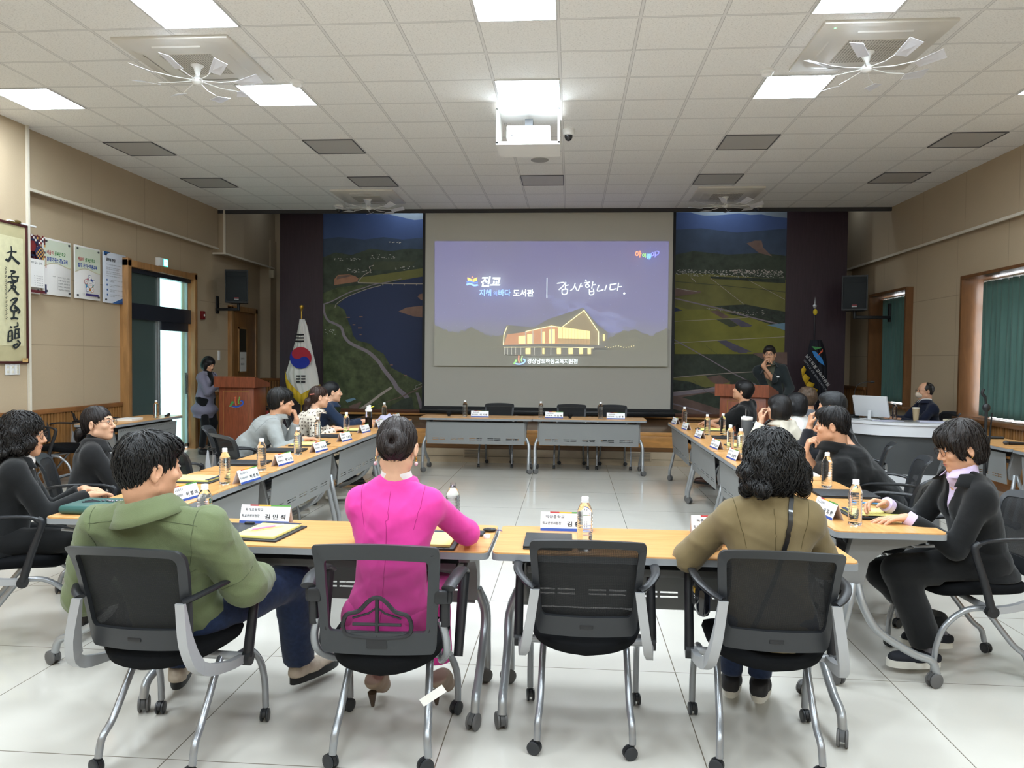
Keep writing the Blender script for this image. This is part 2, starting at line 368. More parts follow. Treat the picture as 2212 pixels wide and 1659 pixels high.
# ------------------------------------------------------------------ flat printed / projected pictures
class Art:
    """coloured shapes printed on one flat face, kept in one mesh; each later shape lies a hair above the earlier"""
    def __init__(s, P, step): s.P = P; s.step = Vector(step); s.k = 0; s.v = []; s.f = []; s.mi = []; s.mats = []
    def _m(s, m):
        if m not in s.mats: s.mats.append(m)
        return s.mats.index(m)
    def poly(s, pts, m, lift=1):
        s.k += lift; o = len(s.v)
        for p in pts: s.v.append(tuple(s.P(*p)+s.step*s.k))
        s.f.append(tuple(range(o, o+len(pts)))); s.mi.append(s._m(m)); return s
    def line(s, pts, wd, m, n=0):
        q = [Vector((a, b, 0)) for a, b in pts]
        if n: q = spline(q, n)
        s.k += 1; L = len(q); ws = wd if isinstance(wd, (list, tuple)) else [wd]*L
        if len(ws) != L: ws = [ws[0]+(ws[-1]-ws[0])*i/(L-1) for i in range(L)]
        o = len(s.v)
        for i in range(L):
            t = (q[min(i+1, L-1)]-q[max(i-1, 0)]).normalized(); nn = Vector((-t.y, t.x, 0))*ws[i]/2
            for e in (q[i]+nn, q[i]-nn): s.v.append(tuple(s.P(e.x, e.y)+s.step*s.k))
        for i in range(L-1): s.f.append((o+2*i, o+2*i+1, o+2*i+3, o+2*i+2)); s.mi.append(s._m(m))
        return s
    def disc(s, x, y, r, m, n=20, ry=None): return s.poly([(x+r*math.cos(2*math.pi*i/n), y+(ry or r)*math.sin(2*math.pi*i/n)) for i in range(n)], m)
    def ring(s, x, y, r, wd, m, n=24): return s.line([(x+r*math.cos(2*math.pi*i/n), y+r*math.sin(2*math.pi*i/n)) for i in range(n+1)], wd, m)
    def rect(s, x0, y0, x1, y1, m): return s.poly([(x0, y0), (x1, y0), (x1, y1), (x0, y1)], m)
    def text(s, body, x, y, h, m, X, Y, **k):
        """baseline start at picture spot x,y; X and Y are world directions, h metres"""
        s.k += 1; me = text_mesh(body, h, frame(s.P(x, y)+s.step*s.k, X, Y), **k); o = len(s.v)
        s.v += [tuple(v.co) for v in me.vertices]
        for p in me.polygons: s.f.append(tuple(i+o for i in p.vertices)); s.mi.append(s._m(m))
        bpy.data.meshes.remove(me); return s
    def build(s, name, parent=None):
        me = bpy.data.meshes.new(name); me.from_pydata(s.v, [], s.f)
        for m in s.mats: me.materials.append(m)
        me.polygons.foreach_set('material_index', s.mi)
        o = bpy.data.objects.new(name, me); COL.objects.link(o)
        if parent: o.parent = parent
        return o
def pmat(name, c, n=.0, sc=6., st=None): return mat(name, c, .5, noise=n, nscale=sc, stretch=st, spec=.3)

# ---- stage platform, back panelling and the two aerial landscape prints beside the screen
SX0, SX1, SY = -3.6, 2.35, 11.08
STW = wood('stage_step_wood', 'c08a4e', .3, (.2, 1, 1), .75); STD = wood('stage_floor_wood', '6e5138', .22, (.3, 1, 1), .8)
MARB = mat('stage_base_marble', 'b7a68d', .2, noise=.12, nscale=3)
o = struct('stage_platform', MB().box(((SX0+SX1)/2, (SY+13.6)/2, .245), (SX1-SX0, 13.6-SY, .47), .004), STD)
MB().box(((SX0+SX1)/2, SY-.012, .10), (SX1-SX0+.02, .03, .2)).build('marble_base', MARB, o)
MB().box(((SX0+SX1)/2, SY-.02, .345), (SX1-SX0+.02, .045, .17), .004).box(((SX0+SX1)/2, SY-.025, .455), (SX1-SX0+.02, .055, .05), .006).build('front_boards', STW, o)
MB().box(((SX0+SX1)/2, SY-.016, .23), (SX1-SX0+.02, .035, .06), .006).build('nosing', mat('nosing_wood', '6b4a2a', .35), o)
MB().box(((SX0+SX1)/2, SY-.029, .09), (SX1-SX0, .004, .005)).build('joint', mat('dark_joint', '4c4436', .6), o)
for xc in (-1.35, .98):
    v = thing('floor_vent', (xc, SY-.03, .13), 'slatted air vent in the marble base of the stage, '+('left' if xc < 0 else 'right')+' of centre', 'vent', 'vents in the stage base')
    MB().box((0, 0, 0), (.36, .012, .13), .003).build('frame', MARB, v)
    mb = MB()
    for i in range(7): mb.box((0, -.008, -.05+i*.0165), (.33, .006, .006))
    mb.build('slat', mat('vent_slats', '6f665a', .5), v)
struct('trim_5', MB().box((.05, 13.56, .555), (8.3, .06, .06), .006), mat('mural_frame_wood', '5b3826', .4))
struct('trim_6', MB().box((.05, 13.53, .505), (8.3, .08, .035), .006), STW)
PAN = wood('dark_stage_panel', '33222c', .5, (6, 1, .25), .75)
struct('wall_stage_panel_left', MB().box(((-5.24-4.46)/2, 13.75, 2.25), (.78, .3, 4.5)), PAN)
struct('wall_stage_panel_right', MB().box(((3.66+4.67)/2, 13.75, 2.25), (1.01, .3, 4.5)), PAN)
struct('wall_stage_backing', MB().box((-.4, 13.8, 2.4), (8.2, .28, 4.7)), mat('mural_backing', '2a2c30', .8))
YM = 13.62
P0 = lambda x, y: at(x, y, y=YM)
m1 = lambda x, y: (690+x*.13865, 440+y*.13865); m2 = lambda x, y: (690+x*.1447, 660+y*.1447)
m3 = lambda x, y: (1450+x*.12054, 560+y*.12054); m4 = lambda x, y: (1450+x*.11452, 740+y*.11452)
A = Art(P0, (0, -.0006, 0))
SKYP = pmat('print_sky', '7b8691', .06); MT = pmat('print_far_mountain', '3f5078', .1, 2.); MD = pmat('print_near_hills', '39465a', .16, 5.)
LO = pmat('print_lowland', '3b4338', .28, 9.); RIV = pmat('print_river', '2d3858', .06, 1.); GRN = pmat('print_green_slope', '4a5337', .42, 9.)
RD = pmat('print_road', '867c84', .1); RDP = pmat('print_road_pale', 'a59a90', .1); SAND = pmat('print_sandbank', '8a6a5c', .18); EARTH = pmat('print_bare_earth', '9a6f58', .15)
HS = pmat('print_houses', 'a7a49c', .3, 60.); FLD = pmat('print_field', '6f6d3c', .15, 4.); FLD2 = pmat('print_field_bright', '7c7a34', .14, 4.); FDK = pmat('print_field_dark', '444a38', .2, 6.)
PUR = pmat('print_covered_field', '585464', .14); BRN = pmat('print_fallow_field', '6f5a52', .2, 6.); BLU = pmat('print_blue_roof', '6f8fa4', .1); DKV = pmat('print_tree_rows', '333a33', .4, 14.)
L0, L1, T0, B0 = 690, 925, 420, 890
A.poly([(L0, T0), (L1, T0), (L1, B0), (L0, B0)], SKYP)
ridge = [(0, 135), (100, 150), (250, 148), (400, 155), (500, 150), (580, 130), (700, 145), (830, 150), (900, 165), (1040, 152), (1120, 175), (1280, 210), (1400, 240), (1480, 255), (1600, 245), (1700, 240)]
A.poly([m1(*p) for p in ridge]+[(L1, B0), (L0, B0)], MT)
A.poly([m1(*p) for p in ((0, 560), (300, 520), (700, 560), (1000, 520), (1300, 560), (1700, 520))]+[(L1, B0), (L0, B0)], MD)
A.poly([m1(*p) for p in ((0, 860), (250, 760), (500, 800), (800, 700), (1100, 740), (1400, 700), (1700, 720))]+[(L1, B0), (L0, B0)], LO)
A.poly([m1(*p) for p in ((620, 1150), (900, 1110), (1250, 1060), (1700, 990), (1700, 1160), (1250, 1190), (900, 1240), (600, 1240))], FLD)
A.poly([m1(*p) for p in ((850, 900), (1500, 900), (1450, 960), (1150, 1040), (800, 1040))], FDK)
rnd = random.Random(5)
def houses(A, f, box, n, m=HS, s=1):
    for _ in range(n):
        x = rnd.uniform(box[0], box[2]); y = rnd.uniform(box[1], box[3]); w_ = rnd.uniform(8, 30)*s; h = rnd.uniform(6, 14)*s
        A.poly([f(x, y), f(x+w_, y), f(x+w_, y+h), f(x, y+h)], m, .02)
houses(A, m1, (230, 845, 640, 880), 16); houses(A, m1, (780, 780, 1150, 850), 18); houses(A, m1, (430, 1000, 800, 1070), 22); houses(A, m1, (990, 590, 1250, 610), 10); houses(A, m1, (1180, 960, 1460, 1030), 14)
A.poly([m1(*p) for p in ((230, 1180), (290, 1110), (460, 1100), (560, 1130), (610, 1165), (590, 1215), (230, 1270))], EARTH)
A.poly([m1(*p) for p in ((280, 1130), (460, 1110), (520, 1125), (270, 1180))], BRN)
# river
A.poly([m1(*p) for p in ((1700, 1120), (1350, 1180), (1000, 1260), (830, 1300), (500, 1420), (400, 1480), (270, 1590), (240, 1700))]+[m2(*p) for p in ((370, 60), (400, 130), (440, 260), (480, 330), (500, 440), (560, 520), (760, 570), (830, 650), (960, 720), (1020, 830), (1080, 930), (1290, 1040), (1500, 1140), (1640, 1180))]+[(L1, 800)], RIV)
A.poly([m1(*p) for p in ((1700, 1380), (1560, 1410), (1530, 1450), (1580, 1500), (1700, 1520))], SAND)
A.poly([m2(*p) for p in ((1180, 90), (1300, 30), (1640, -10), (1640, 190), (1400, 160))], SAND)
A.line([m1(*p) for p in ((600, 1232), (1000, 1242), (1700, 1250))], 2.2, RDP)
for x in (990, 1140, 1325, 1515): A.line([m1(x, 1250), m1(x, 1275)], 2, RDP)
# green slope under the river, the winding road
A.poly([m1(*p) for p in ((50, 1400), (300, 1300), (840, 1250), (500, 1400), (360, 1480), (60, 1560))], GRN)
A.poly([m2(*p) for p in ((0, -20), (240, -20), (370, 60), (400, 130), (440, 260), (480, 330), (500, 440), (560, 520), (760, 570), (830, 650), (960, 720), (1020, 830), (1080, 930), (1290, 1040), (1500, 1140), (1640, 1180))]+[(L1, B0), (L0, B0)], GRN)
A.line([m1(*p) for p in ((60, 1570), (200, 1520), (350, 1440), (500, 1370), (700, 1310), (850, 1260), (1100, 1215), (1280, 1170))], (2.8, 1.2), RD, 4)
A.line([m1(*p) for p in ((245, 1620), (270, 1560), (400, 1470), (560, 1400), (780, 1320), (960, 1275))], 1.2, RDP, 4)
A.line([m1(*p) for p in ((600, 1220), (700, 1110), (800, 1050), (780, 990), (850, 960))], 1.5, RDP, 4)
A.line([m2(*p) for p in ((70, -10), (75, 100), (130, 220), (230, 270), (330, 330), (370, 450), (450, 550), (600, 630), (740, 700), (880, 830), (960, 950), (1040, 1050), (1110, 1140), (1170, 1240), (1270, 1330), (1320, 1400), (1290, 1480), (1180, 1560))], (4, 11), RD, 5)
A.line([m2(*p) for p in ((600, 1560), (760, 1450), (900, 1340), (1080, 1220))], (6, 5), RDP)
A.line([m2(*p) for p in ((880, 1480), (1200, 1370), (1430, 1270), (1600, 1160))], (1, 3.4), BRN)
A.line([m2(1440, 1240), m2(1440, 1200), m2(1560, 1150)], .8, HS); A.line([m2(1410, 1255), m2(1560, 1195)], .8, HS)
A.poly([m2(*p) for p in ((390, 1410), (520, 1375), (550, 1400), (420, 1450))], BLU); A.poly([m2(*p) for p in ((440, 1500), (640, 1430), (560, 1570), (480, 1570))], BRN)
A.poly([m2(*p) for p in ((1060, 1500), (1240, 1400), (1380, 1360), (1420, 1570), (1060, 1570))], LO); A.poly([m2(*p) for p in ((1440, 1300), (1480, 1300), (1580, 1570), (1510, 1570))], RD)
houses(A, m2, (70, 350, 230, 430), 14)
for x, y, w_ in ((400, 170, 60), (500, 280, 40), (600, 160, 50), (580, 330, 60), (605, 428, 30), (1060, 880, 40), (1270, 1035, 40)): A.rect(*m2(x, y), *m2(x+w_, y+14), SAND)
A.line([(698, 420), (698, 895)], 2, PAN)
th = thing('aerial_mural', (0, 0, 0), 'dark aerial photograph mural of a river and winding coast road, left of the projection screen', 'mural', 'aerial murals')
A.build('print', th)
# right print
A = Art(P0, (0, -.0006, 0)); L0, L1, B0 = 1445, 1700, 897
A.poly([(L0, T0), (L1, T0), (L1, B0), (L0, B0)], SKYP)
r2 = lambda x, y: (1440+x*.18987, 440+y*.18987)
A.poly([r2(*p) for p in ((0, 110), (110, 100), (270, 98), (340, 120), (430, 135), (560, 133), (700, 122), (830, 110), (950, 128), (1080, 122), (1200, 145), (1400, 165))]+[(L1, B0), (L0, B0)], MT)
A.poly([r2(*p) for p in ((0, 300), (400, 280), (800, 330), (1400, 280))]+[(L1, B0), (L0, B0)], MD)
A.poly([r2(*p) for p in ((0, 600), (300, 540), (700, 580), (1100, 560), (1400, 600))]+[(L1, B0), (L0, B0)], LO)
A.poly([r2(*p) for p in ((910, 450), (1000, 420), (1080, 420), (1100, 500), (1200, 600), (1050, 560))], BRN)
A.poly([r2(*p) for p in ((90, 800), (280, 790), (480, 800), (900, 830), (1400, 870), (1400, 1250), (90, 1250))]+[], FLD)
houses(A, m3, (70, 180, 800, 300), 90, HS, 1.1); houses(A, m3, (800, 200, 2030, 330), 150, HS, 1.1); houses(A, m3, (1060, 180, 2000, 250), 60, mat('print_tower_blocks', 'b8aca4', .5), 1.2)
A.poly([m3(*p) for p in ((700, 310), (1300, 330), (2040, 360), (2040, 430), (1500, 400), (1200, 370), (720, 345))], DKV)
A.line([m3(710, 345), m3(1330, 830)], .9, RDP); A.line([m3(1400, 385), m3(2030, 720)], .9, RDP); A.line([m3(350, 330), m3(440, 410)], 1.4, RDP)
A.line([m3(70, 400), m3(900, 470), m3(1700, 550), m3(2040, 590)], 1.2, FDK)
A.poly([m3(*p) for p in ((60, 520), (250, 540), (540, 580), (500, 610), (60, 670))], BRN); A.line([m3(90, 520), m3(300, 560), m3(460, 580)], 1.2, HS); A.line([m3(60, 700), m3(400, 780), m3(760, 860), m3(1100, 950), m3(1500, 1060), m3(2030, 1190)], 2.8, RD)
A.poly([m3(*p) for p in ((760, 840), (1330, 810), (1800, 900), (2040, 940), (2040, 1130), (1560, 1010), (1100, 930))], DKV); houses(A, m3, (560, 850, 1000, 920), 14); houses(A, m3, (1100, 910, 1650, 1000), 26)
A.poly([m3(*p) for p in ((60, 830), (300, 900), (600, 900), (900, 960), (1450, 1060), (1900, 1210), (2040, 1290), (2040, 1700), (60, 1700))], FLD2)
A.poly([m3(*p) for p in ((690, 930), (830, 920), (1050, 1040), (920, 1060))], BRN); A.poly([m3(*p) for p in ((1030, 1070), (1200, 1070), (1450, 1190), (1400, 1215), (1250, 1215))], PUR)
A.poly([m3(*p) for p in ((60, 860), (200, 920), (60, 940))], RIV); A.poly([m3(*p) for p in ((1700, 1180), (2040, 1140), (2040, 1280), (1880, 1220))], BLU)
A.poly([m3(*p) for p in ((800, 1080), (1030, 1070), (1200, 1190), (1060, 1220))], FDK)
A.line([m3(50, 1115), m3(760, 1078), m3(1380, 1045)], .9, RDP); A.line([m3(40, 1505), m3(900, 1450), m3(2030, 1390)], 1.2, RDP); A.line([m3(40, 1435), m3(440, 1659), m4(600, 250), m4(1180, 590), m4(1600, 800)], 2.2, RD)
A.poly([m3(*p) for p in ((820, 1465), (980, 1455), (1440, 1659), (1130, 1659))]+[], PUR)
A.poly([m4(*p) for p in ((900, -10), (1070, -10), (1440, 190), (1290, 205))], PUR); A.poly([m4(*p) for p in ((1530, 205), (1800, 180), (2180, 180), (2180, 420), (1750, 330))], BRN)
A.line([m4(30, 660), m4(600, 610), m4(1100, 575), m4(1600, 548)], 1.6, RDP)
A.poly([m4(*p) for p in ((20, 670), (640, 620), (720, 700), (1100, 740), (1100, 790), (640, 850), (20, 870))], FLD); A.poly([m4(*p) for p in ((660, 650), (920, 610), (1110, 740), (900, 800), (760, 740))], BRN)
A.poly([m4(*p) for p in ((20, 700), (350, 740), (630, 850), (300, 900), (20, 890))], DKV)
A.poly([m4(*p) for p in ((20, 930), (700, 860), (900, 800), (1250, 780), (1250, 900), (700, 930), (20, 1010))], RD); A.line([m4(20, 940), m4(700, 870), m4(1250, 800)], 1, RDP)
A.poly([m4(*p) for p in ((20, 1010), (700, 930), (2200, 1040), (2200, 1400), (20, 1400))], BRN); A.poly([m4(*p) for p in ((200, 1030), (700, 940), (1150, 1060), (900, 1250))], LO)
A.line([m4(20, 1150), m4(400, 1250), m4(850, 1380)], 3, RD); A.poly([m4(*p) for p in ((20, 1250), (600, 1390), (20, 1400))], DKV)
for (x0, y0, x1, y1) in ((300, 250, 560, 420), (120, 380, 420, 590), (900, 200, 1150, 380), (650, 60, 900, 250), (400, 700, 760, 1020)): A.line([m4(x0, y0), m4(x1, y1)], .5, FDK)
th = thing('aerial_mural', (0, 0, 0), 'dark aerial photograph mural of rice fields and a town, right of the projection screen', 'mural', 'aerial murals')
A.build('print', th)

# ---- projection screen with the projected slide
YS = 12.97
PS = lambda x, y: at(x, y, y=YS)
scr = thing('projection_screen', (0, 0, 0), 'wide pull-down projection screen showing a night picture of a gabled library', 'screen')
a_, b_ = at(912, 440, y=YS), at(1458, 895, y=YS)
sb = MB().box(((at(918, 600, y=YS).x+at(1453, 600, y=YS).x)/2, YS+.012, 2.42), (at(1453, 600, y=YS).x-at(918, 600, y=YS).x, .006, 3.5)).build('screen_fabric', mat('screen_fabric', 'bdbbb2', .85), scr)
BK = mat('screen_border', '101216', .6)
xl, xr = at(918, 600, y=YS).x, at(1453, 600, y=YS).x
MB().box((xl-.02, YS+.010, 2.42), (.045, .010, 3.5)).box((xr+.02, YS+.010, 2.42), (.045, .010, 3.5)).box(((xl+xr)/2, YS+.008, .665), (xr-xl+.085, .014, .05)).build('border', BK, scr)
MB().box(((xl+xr)/2, YS+.02, .60), (xr-xl+.16, .06, .08), .015).build('weight_bar', mat('screen_bar', '0d0f12', .35), scr)
def emat(name, c, s=1., n=0, sc=3., c2=None, grad=None):
    """what the projector throws on the screen: light, on top of the fabric"""
    t = NT(name, .85); t.b.inputs['Base Color'].default_value = lin('bdbbb2'); col = lin(c)
    t.b.inputs['Emission Strength'].default_value = s*.62; t.b.inputs['Emission Color'].default_value = col
    if c2:
        g = t.n('TexCoord'); p = t.n('NewGeometry'); sp = t.n('SeparateXYZ', {0: p.outputs['Position']})
        nn = t.n('TexNoise', {'Vector': p.outputs['Position'], 'Scale': sc, 'Detail': 5.})
        mr = t.n('MapRange', {0: sp.outputs[2], 1: grad[0], 2: grad[1]}); 
        f = t.math('ADD', mr, t.math('MULTIPLY', t.math('SUBTRACT', nn.outputs[0], .5), n))
        x = t.mix(t.math('MINIMUM', t.math('MAXIMUM', f, 0.), 1.), lin(c2), col); t.to(x, 'Emission Color', 2)
    return t.m
ES = .42
A = Art(PS, (0, -.0006, 0)); A.k = 2
E_SKY = emat('slide_sky', '3a3a78', ES, .5, 1.2, '4a4f2e', (1.45, 2.25)); E_SKY2 = emat('slide_dusk', '4d5c9c', ES*.9)
A.poly([(939, 521), (1445, 521), (1441, 792), (939, 790)], E_SKY)
gm = lambda x, y: (900+x*.26221, 440+y*.26221); g5 = lambda x, y: (990+x*.17179, 580+y*.17179)
# milky way glow: soft layered clouds
for i in range(60):
    f = rnd.random(); x = 1180+f*190+rnd.gauss(0, 10); y = 640+f*70+rnd.gauss(0, 9); r = rnd.uniform(3, 14)*(.5+f*.5)
    A.poly([(x+r*1.7*math.cos(q/7*6.283)*rnd.uniform(.7, 1.2), y+r*.7*math.sin(q/7*6.283)*rnd.uniform(.7, 1.2)) for q in range(7)], emat('slide_nebula_%d' % (i % 3), ('41467e', '474d86', '50568c')[i % 3], ES), .01)
WST = emat('slide_star', 'b9c4f0', .6)
for i in range(90):
    x = rnd.uniform(945, 1435); y = rnd.uniform(530, 730); A.rect(x, y, x+.7, y+.7, WST)
TR = emat('slide_trees', '33361f', ES*.6); TR2 = emat('slide_trees_lighter', '3c4026', ES*.6)
def treeline(x0, x1, yb, h, m, seed):
    r = random.Random(seed); pts = [(x0, yb)]; n = int((x1-x0)/3)
    for i in range(n+1): x = x0+(x1-x0)*i/n; pts.append((x, h(x)+r.uniform(-3, 3)))
    pts.append((x1, yb)); A.poly(pts, m)
treeline(939, 1090, 770, lambda x: 700+22*abs(math.sin((x-939)/26))*.6+(x-939)*.10, TR, 1)
treeline(1310, 1441, 775, lambda x: 735-18*abs(math.sin((x-1310)/30))-(x-1310)*.08, TR, 2)
A.poly([(939, 757), (1441, 757), (1441, 792), (939, 790)], emat('slide_lawn', '34362a', ES*.55))
RF = emat('slide_roof', '35373a', ES*.75); RF2 = emat('slide_roof_dark', '2b2d30', ES*.7); WD = emat('slide_gable_wood', '6b5a34', ES*.95); GLOW = emat('slide_lit_glass', 'd8bd74', .62); ORG = emat('slide_lit_brick', '9a5f34', .5)
LED = emat('slide_led_line', 'f0dc96', .9); SLB = emat('slide_slab', '32343a', ES*.7)
A.poly([g5(*p) for p in ((610, 710), (950, 745), (1130, 640), (1570, 495), (1760, 720), (1875, 800), (1875, 1010), (560, 1000), (565, 830))], RF)
A.poly([g5(*p) for p in ((575, 960), (620, 830), (850, 800), (1170, 725), (1320, 740), (1320, 950))], ORG)
A.poly([g5(*p) for p in ((1310, 735), (1580, 530), (1760, 800), (1760, 965), (1310, 950))], WD)
for x0, x1, y0, y1 in ((760, 850, 850, 945), (870, 930, 830, 945), (1060, 1090, 800, 940), (1140, 1215, 770, 940), (1255, 1310, 745, 945)): A.poly([g5(x0, y0), g5(x1, y0-6), g5(x1, y1), g5(x0, y1)], GLOW)
A.poly([g5(*p) for p in ((1315, 740), (1655, 790), (1655, 955), (1315, 945))], GLOW)
A.poly([g5(*p) for p in ((1255, 885), (1655, 890), (1655, 957), (1255, 945))], emat('slide_room_inside', '8a6a3c', .55))
for x in range(1350, 1655, 38): A.line([g5(x, 742+(x-1315)*.147), g5(x, 955)], .5, SLB)
A.line([g5(1255, 883), g5(1655, 890)], .6, SLB)
for x, y in ((850, 795), (940, 775), (1048, 750), (1172, 725)): A.line([g5(x, y), g5(x, 955)], 2.2, emat('slide_column', '8f8d82', .5))
for a, b in (((1310, 735), (1580, 530)), ((1580, 530), (1762, 800)), ((1762, 800), (1762, 965)), ((570, 960), (580, 830)), ((580, 830), (620, 730)), ((850, 795), (1172, 725)), ((1172, 725), (1275, 740))): A.line([g5(*a), g5(*b)], 1.1, LED)
A.poly([g5(*p) for p in ((560, 965), (1170, 945), (1770, 965), (1875, 990), (1700, 1005), (1160, 985), (560, 990))], SLB)
A.poly([g5(*p) for p in ((575, 990), (1700, 1000), (1690, 1090), (1000, 1105), (575, 1080))], RF2)
A.line([g5(575, 990), g5(1160, 988), g5(1700, 1000)], .8, LED)
for x in (585, 625, 675, 725, 790, 880, 905, 960, 1045, 1165): A.line([g5(x, 995), g5(x, 1085)], 1.2, emat('slide_column', '8f8d82', .5))
for x, w_ in ((850, 60), (1060, 25), (1240, 50), (1385, 55), (1520, 45), (1625, 40)): A.rect(*g5(x, 1003), *g5(x+w_, 1075), GLOW)
A.rect(*g5(1815, 830), *g5(1840, 910), GLOW)
for i in range(12): A.disc(*g5(1850+i*32, 985+10*math.sin(i)), .7, LED, 6)
for i in range(16): A.disc(*g5(220+i*23, 990+8*math.sin(i*.8)), .5, emat('slide_string_lights', '8d8660', .5), 6)
XD, ZD = (1, 0, 0), (0, 0, 1)
WT = emat('slide_white_letters', 'd4e6ea', .75); BT = emat('slide_blue_letters', '6f9be8', .75)
k = 12.97/FPX   # one picture pixel on the screen plane, in metres
A.text('진교', *g5(280, 225), 19*k, WT, XD, ZD, bold=.03, shear=.2)
A.text('지혜', *g5(270, 345), 12*k, BT, XD, ZD, bold=.02); A.text('의', *g5(445, 345), 8.5*k, BT, XD, ZD); A.text('바다', *g5(505, 345), 12*k, BT, XD, ZD, bold=.02); A.text('도서관', *g5(692, 350), 13*k, WT, XD, ZD, bold=.02)
A.line([g5(1118, 125), g5(1116, 378)], 1.2, WT)
# handwritten thank-you line, drawn as strokes
for st in ((((1245, 195), (1330, 185), (1320, 225), (1265, 275)),), (((1352, 178), (1345, 260)), ((1350, 222), (1388, 215))), (((1305, 275), (1370, 270), (1362, 325), (1310, 328), (1305, 275)),),
           (((1470, 190), (1450, 250), (1408, 288)), ((1462, 222), (1495, 290))), (((1545, 190), (1505, 290)), ((1520, 235), (1560, 228))),
           (((1595, 150), (1612, 172)), ((1580, 190), (1650, 180))), (((1628, 200), (1600, 215), (1612, 245), (1645, 232), (1628, 200)),), (((1690, 175), (1675, 262)), ((1684, 215), (1725, 210))), (((1645, 270), (1650, 335), (1700, 325), (1695, 262)), ((1650, 300), (1698, 292))),
           (((1765, 215), (1745, 290), (1822, 275)),), (((1862, 215), (1838, 285)),), (((1900, 212), (1985, 200)), ((1910, 215), (1905, 275), (1985, 262))), (((2010, 190), (1995, 290)), ((2003, 238), (2050, 235)))):
    for s_ in st: A.line([g5(*p) for p in s_], 2.0, WT, 4)
A.disc(*g5(2080, 322), 2.2, WT)
YL = emat('slide_book', 'e0b24c', .7)
A.poly([g5(*p) for p in ((125, 120), (185, 145), (185, 180), (130, 165))], YL); A.poly([g5(*p) for p in ((250, 120), (192, 145), (192, 180), (245, 165))], YL)
A.line([g5(*p) for p in ((115, 182), (160, 170), (210, 190), (258, 180))], 3, emat('slide_deep_blue', '3c6cb8', .7), 4); A.line([g5(*p) for p in ((115, 212), (160, 200), (210, 222), (258, 215))], 4, BT, 4); A.disc(*g5(188, 118), 1.6, emat('slide_orange', 'd8704c', .7))
A.text('경상남도하동교육지원청', *g5(870, 1188), 9.6*k, WT, XD, ZD, bold=.01, wfit=107*k)
def emblem(A, f, G, O, B, LG):
    A.poly([f(*p) for p in ((0, 100), (35, 40), (55, 55), (22, 100))], G); A.line([f(*p) for p in ((30, 96), (85, 102), (140, 80), (150, 50), (125, 38))], f(16, 0)[0]-f(0, 0)[0], B, 5)
    A.line([f(*p) for p in ((72, 15), (70, 45), (78, 85))], f(13, 0)[0]-f(0, 0)[0], O, 3); A.disc(*f(72, 3), (f(8, 0)[0]-f(0, 0)[0]), O, 12)
    A.line([f(*p) for p in ((112, 18), (103, 45), (108, 70))], f(12, 0)[0]-f(0, 0)[0], LG, 3); A.disc(*f(115, 5), (f(7, 0)[0]-f(0, 0)[0]), LG, 12)
emblem(A, lambda x, y: g5(695+x, 1100+y), emat('slide_green', '6fae5a', .6), emat('slide_orange', 'd8704c', .7), BT, emat('slide_lime', '8fcf78', .6))
for ch, x, y, h, c in (('아', 1370, 557, 12, 'e07a4e'), ('이', 1385, 558, 8, '7cc85c'), ('좋', 1394, 561, 10, '5c9cf0'), ('아', 1404, 557, 10, '6a6ef0')):
    A.text(ch, x, y, h*k, emat('slide_corner_'+c, c, .7), XD, ZD, bold=.03)
A.line([(1414, 555), (1420, 551), (1421, 546), (1416, 545)], 1.8, emat('slide_corner_6a6ef0', '6a6ef0', .7), 4)
A.build('projected_slide', scr)

# ---- glass double door in the left wall
OAK = wood('door_frame_wood', 'a97c4c', .35, (1, 1, .2), .75); NAVY = mat('dark_blue_metal', '22262f', .35); ALU = mat('aluminium', 'a8adae', .3, metal=.5)
FROST = NT('frosted_film', .45); FROST.b.inputs['Base Color'].default_value = lin('86aaa6'); FROST.b.inputs['Transmission Weight'].default_value = .75; FROST.b.inputs['IOR'].default_value = 1.05; FROST = FROST.m
FROSTD = mat('dark_frosted_film', '4a5a56', .35)
mb = MB().box((XL+.02, D0-.04, 1.4), (.2, .09, 2.86), .006).box((XL+.02, D1+.04, 1.4), (.2, .09, 2.86), .006).box((XL+.02, (D0+D1)/2, DZ+.045), (.2, D1-D0+.17, .09), .006)
dr = struct('door_1', mb, OAK)
MB().box((XL+.0, (D0+D1)/2, 2.12), (.1, D1-D0, .22)).box((XL, (D0+D1)/2, DZ-.03), (.1, D1-D0, .06)).box((XL-.01, (D0+D1)/2+.45, 1.95), (.08, .8, .14)).build('header', NAVY, dr)
mb = MB()
for y in (D0+.03, (D0+D1)/2-.06, (D0+D1)/2+.0, D1-.05): mb.box((XL-.005, y, 1.02), (.05, .04, 2.0))
for y in (D0+.03, (D0+D1)/2, D1-.05): mb.box((XL-.005, y, 2.45), (.05, .03, .5))
mb.box((XL-.005, (D0+D1)/2, .07), (.05, D1-D0, .05)).build('mullion', ALU, dr)
MB().box((XL-.01, D0+.45, 1.05), (.012, .82, 1.95)).box((XL-.01, D0+.45, 2.45), (.012, .86, .46)).build('dark_leaf', FROSTD, dr)
MB().box((XL-.02, D1-.45, 1.0), (.012, .84, 1.85)).box((XL-.02, D1-.45, 2.45), (.012, .86, .46)).build('glass_leaf', FROST, dr)
MB().tube([(XL+.05, D1-.14, .92), (XL+.05, D1-.14, 1.2)], .012, 8).box((XL+.03, D1-.14, 1.06), (.02, .03, .34)).build('pull_handle', mat('handle_steel', '6e6f70', .3, metal=.7), dr)
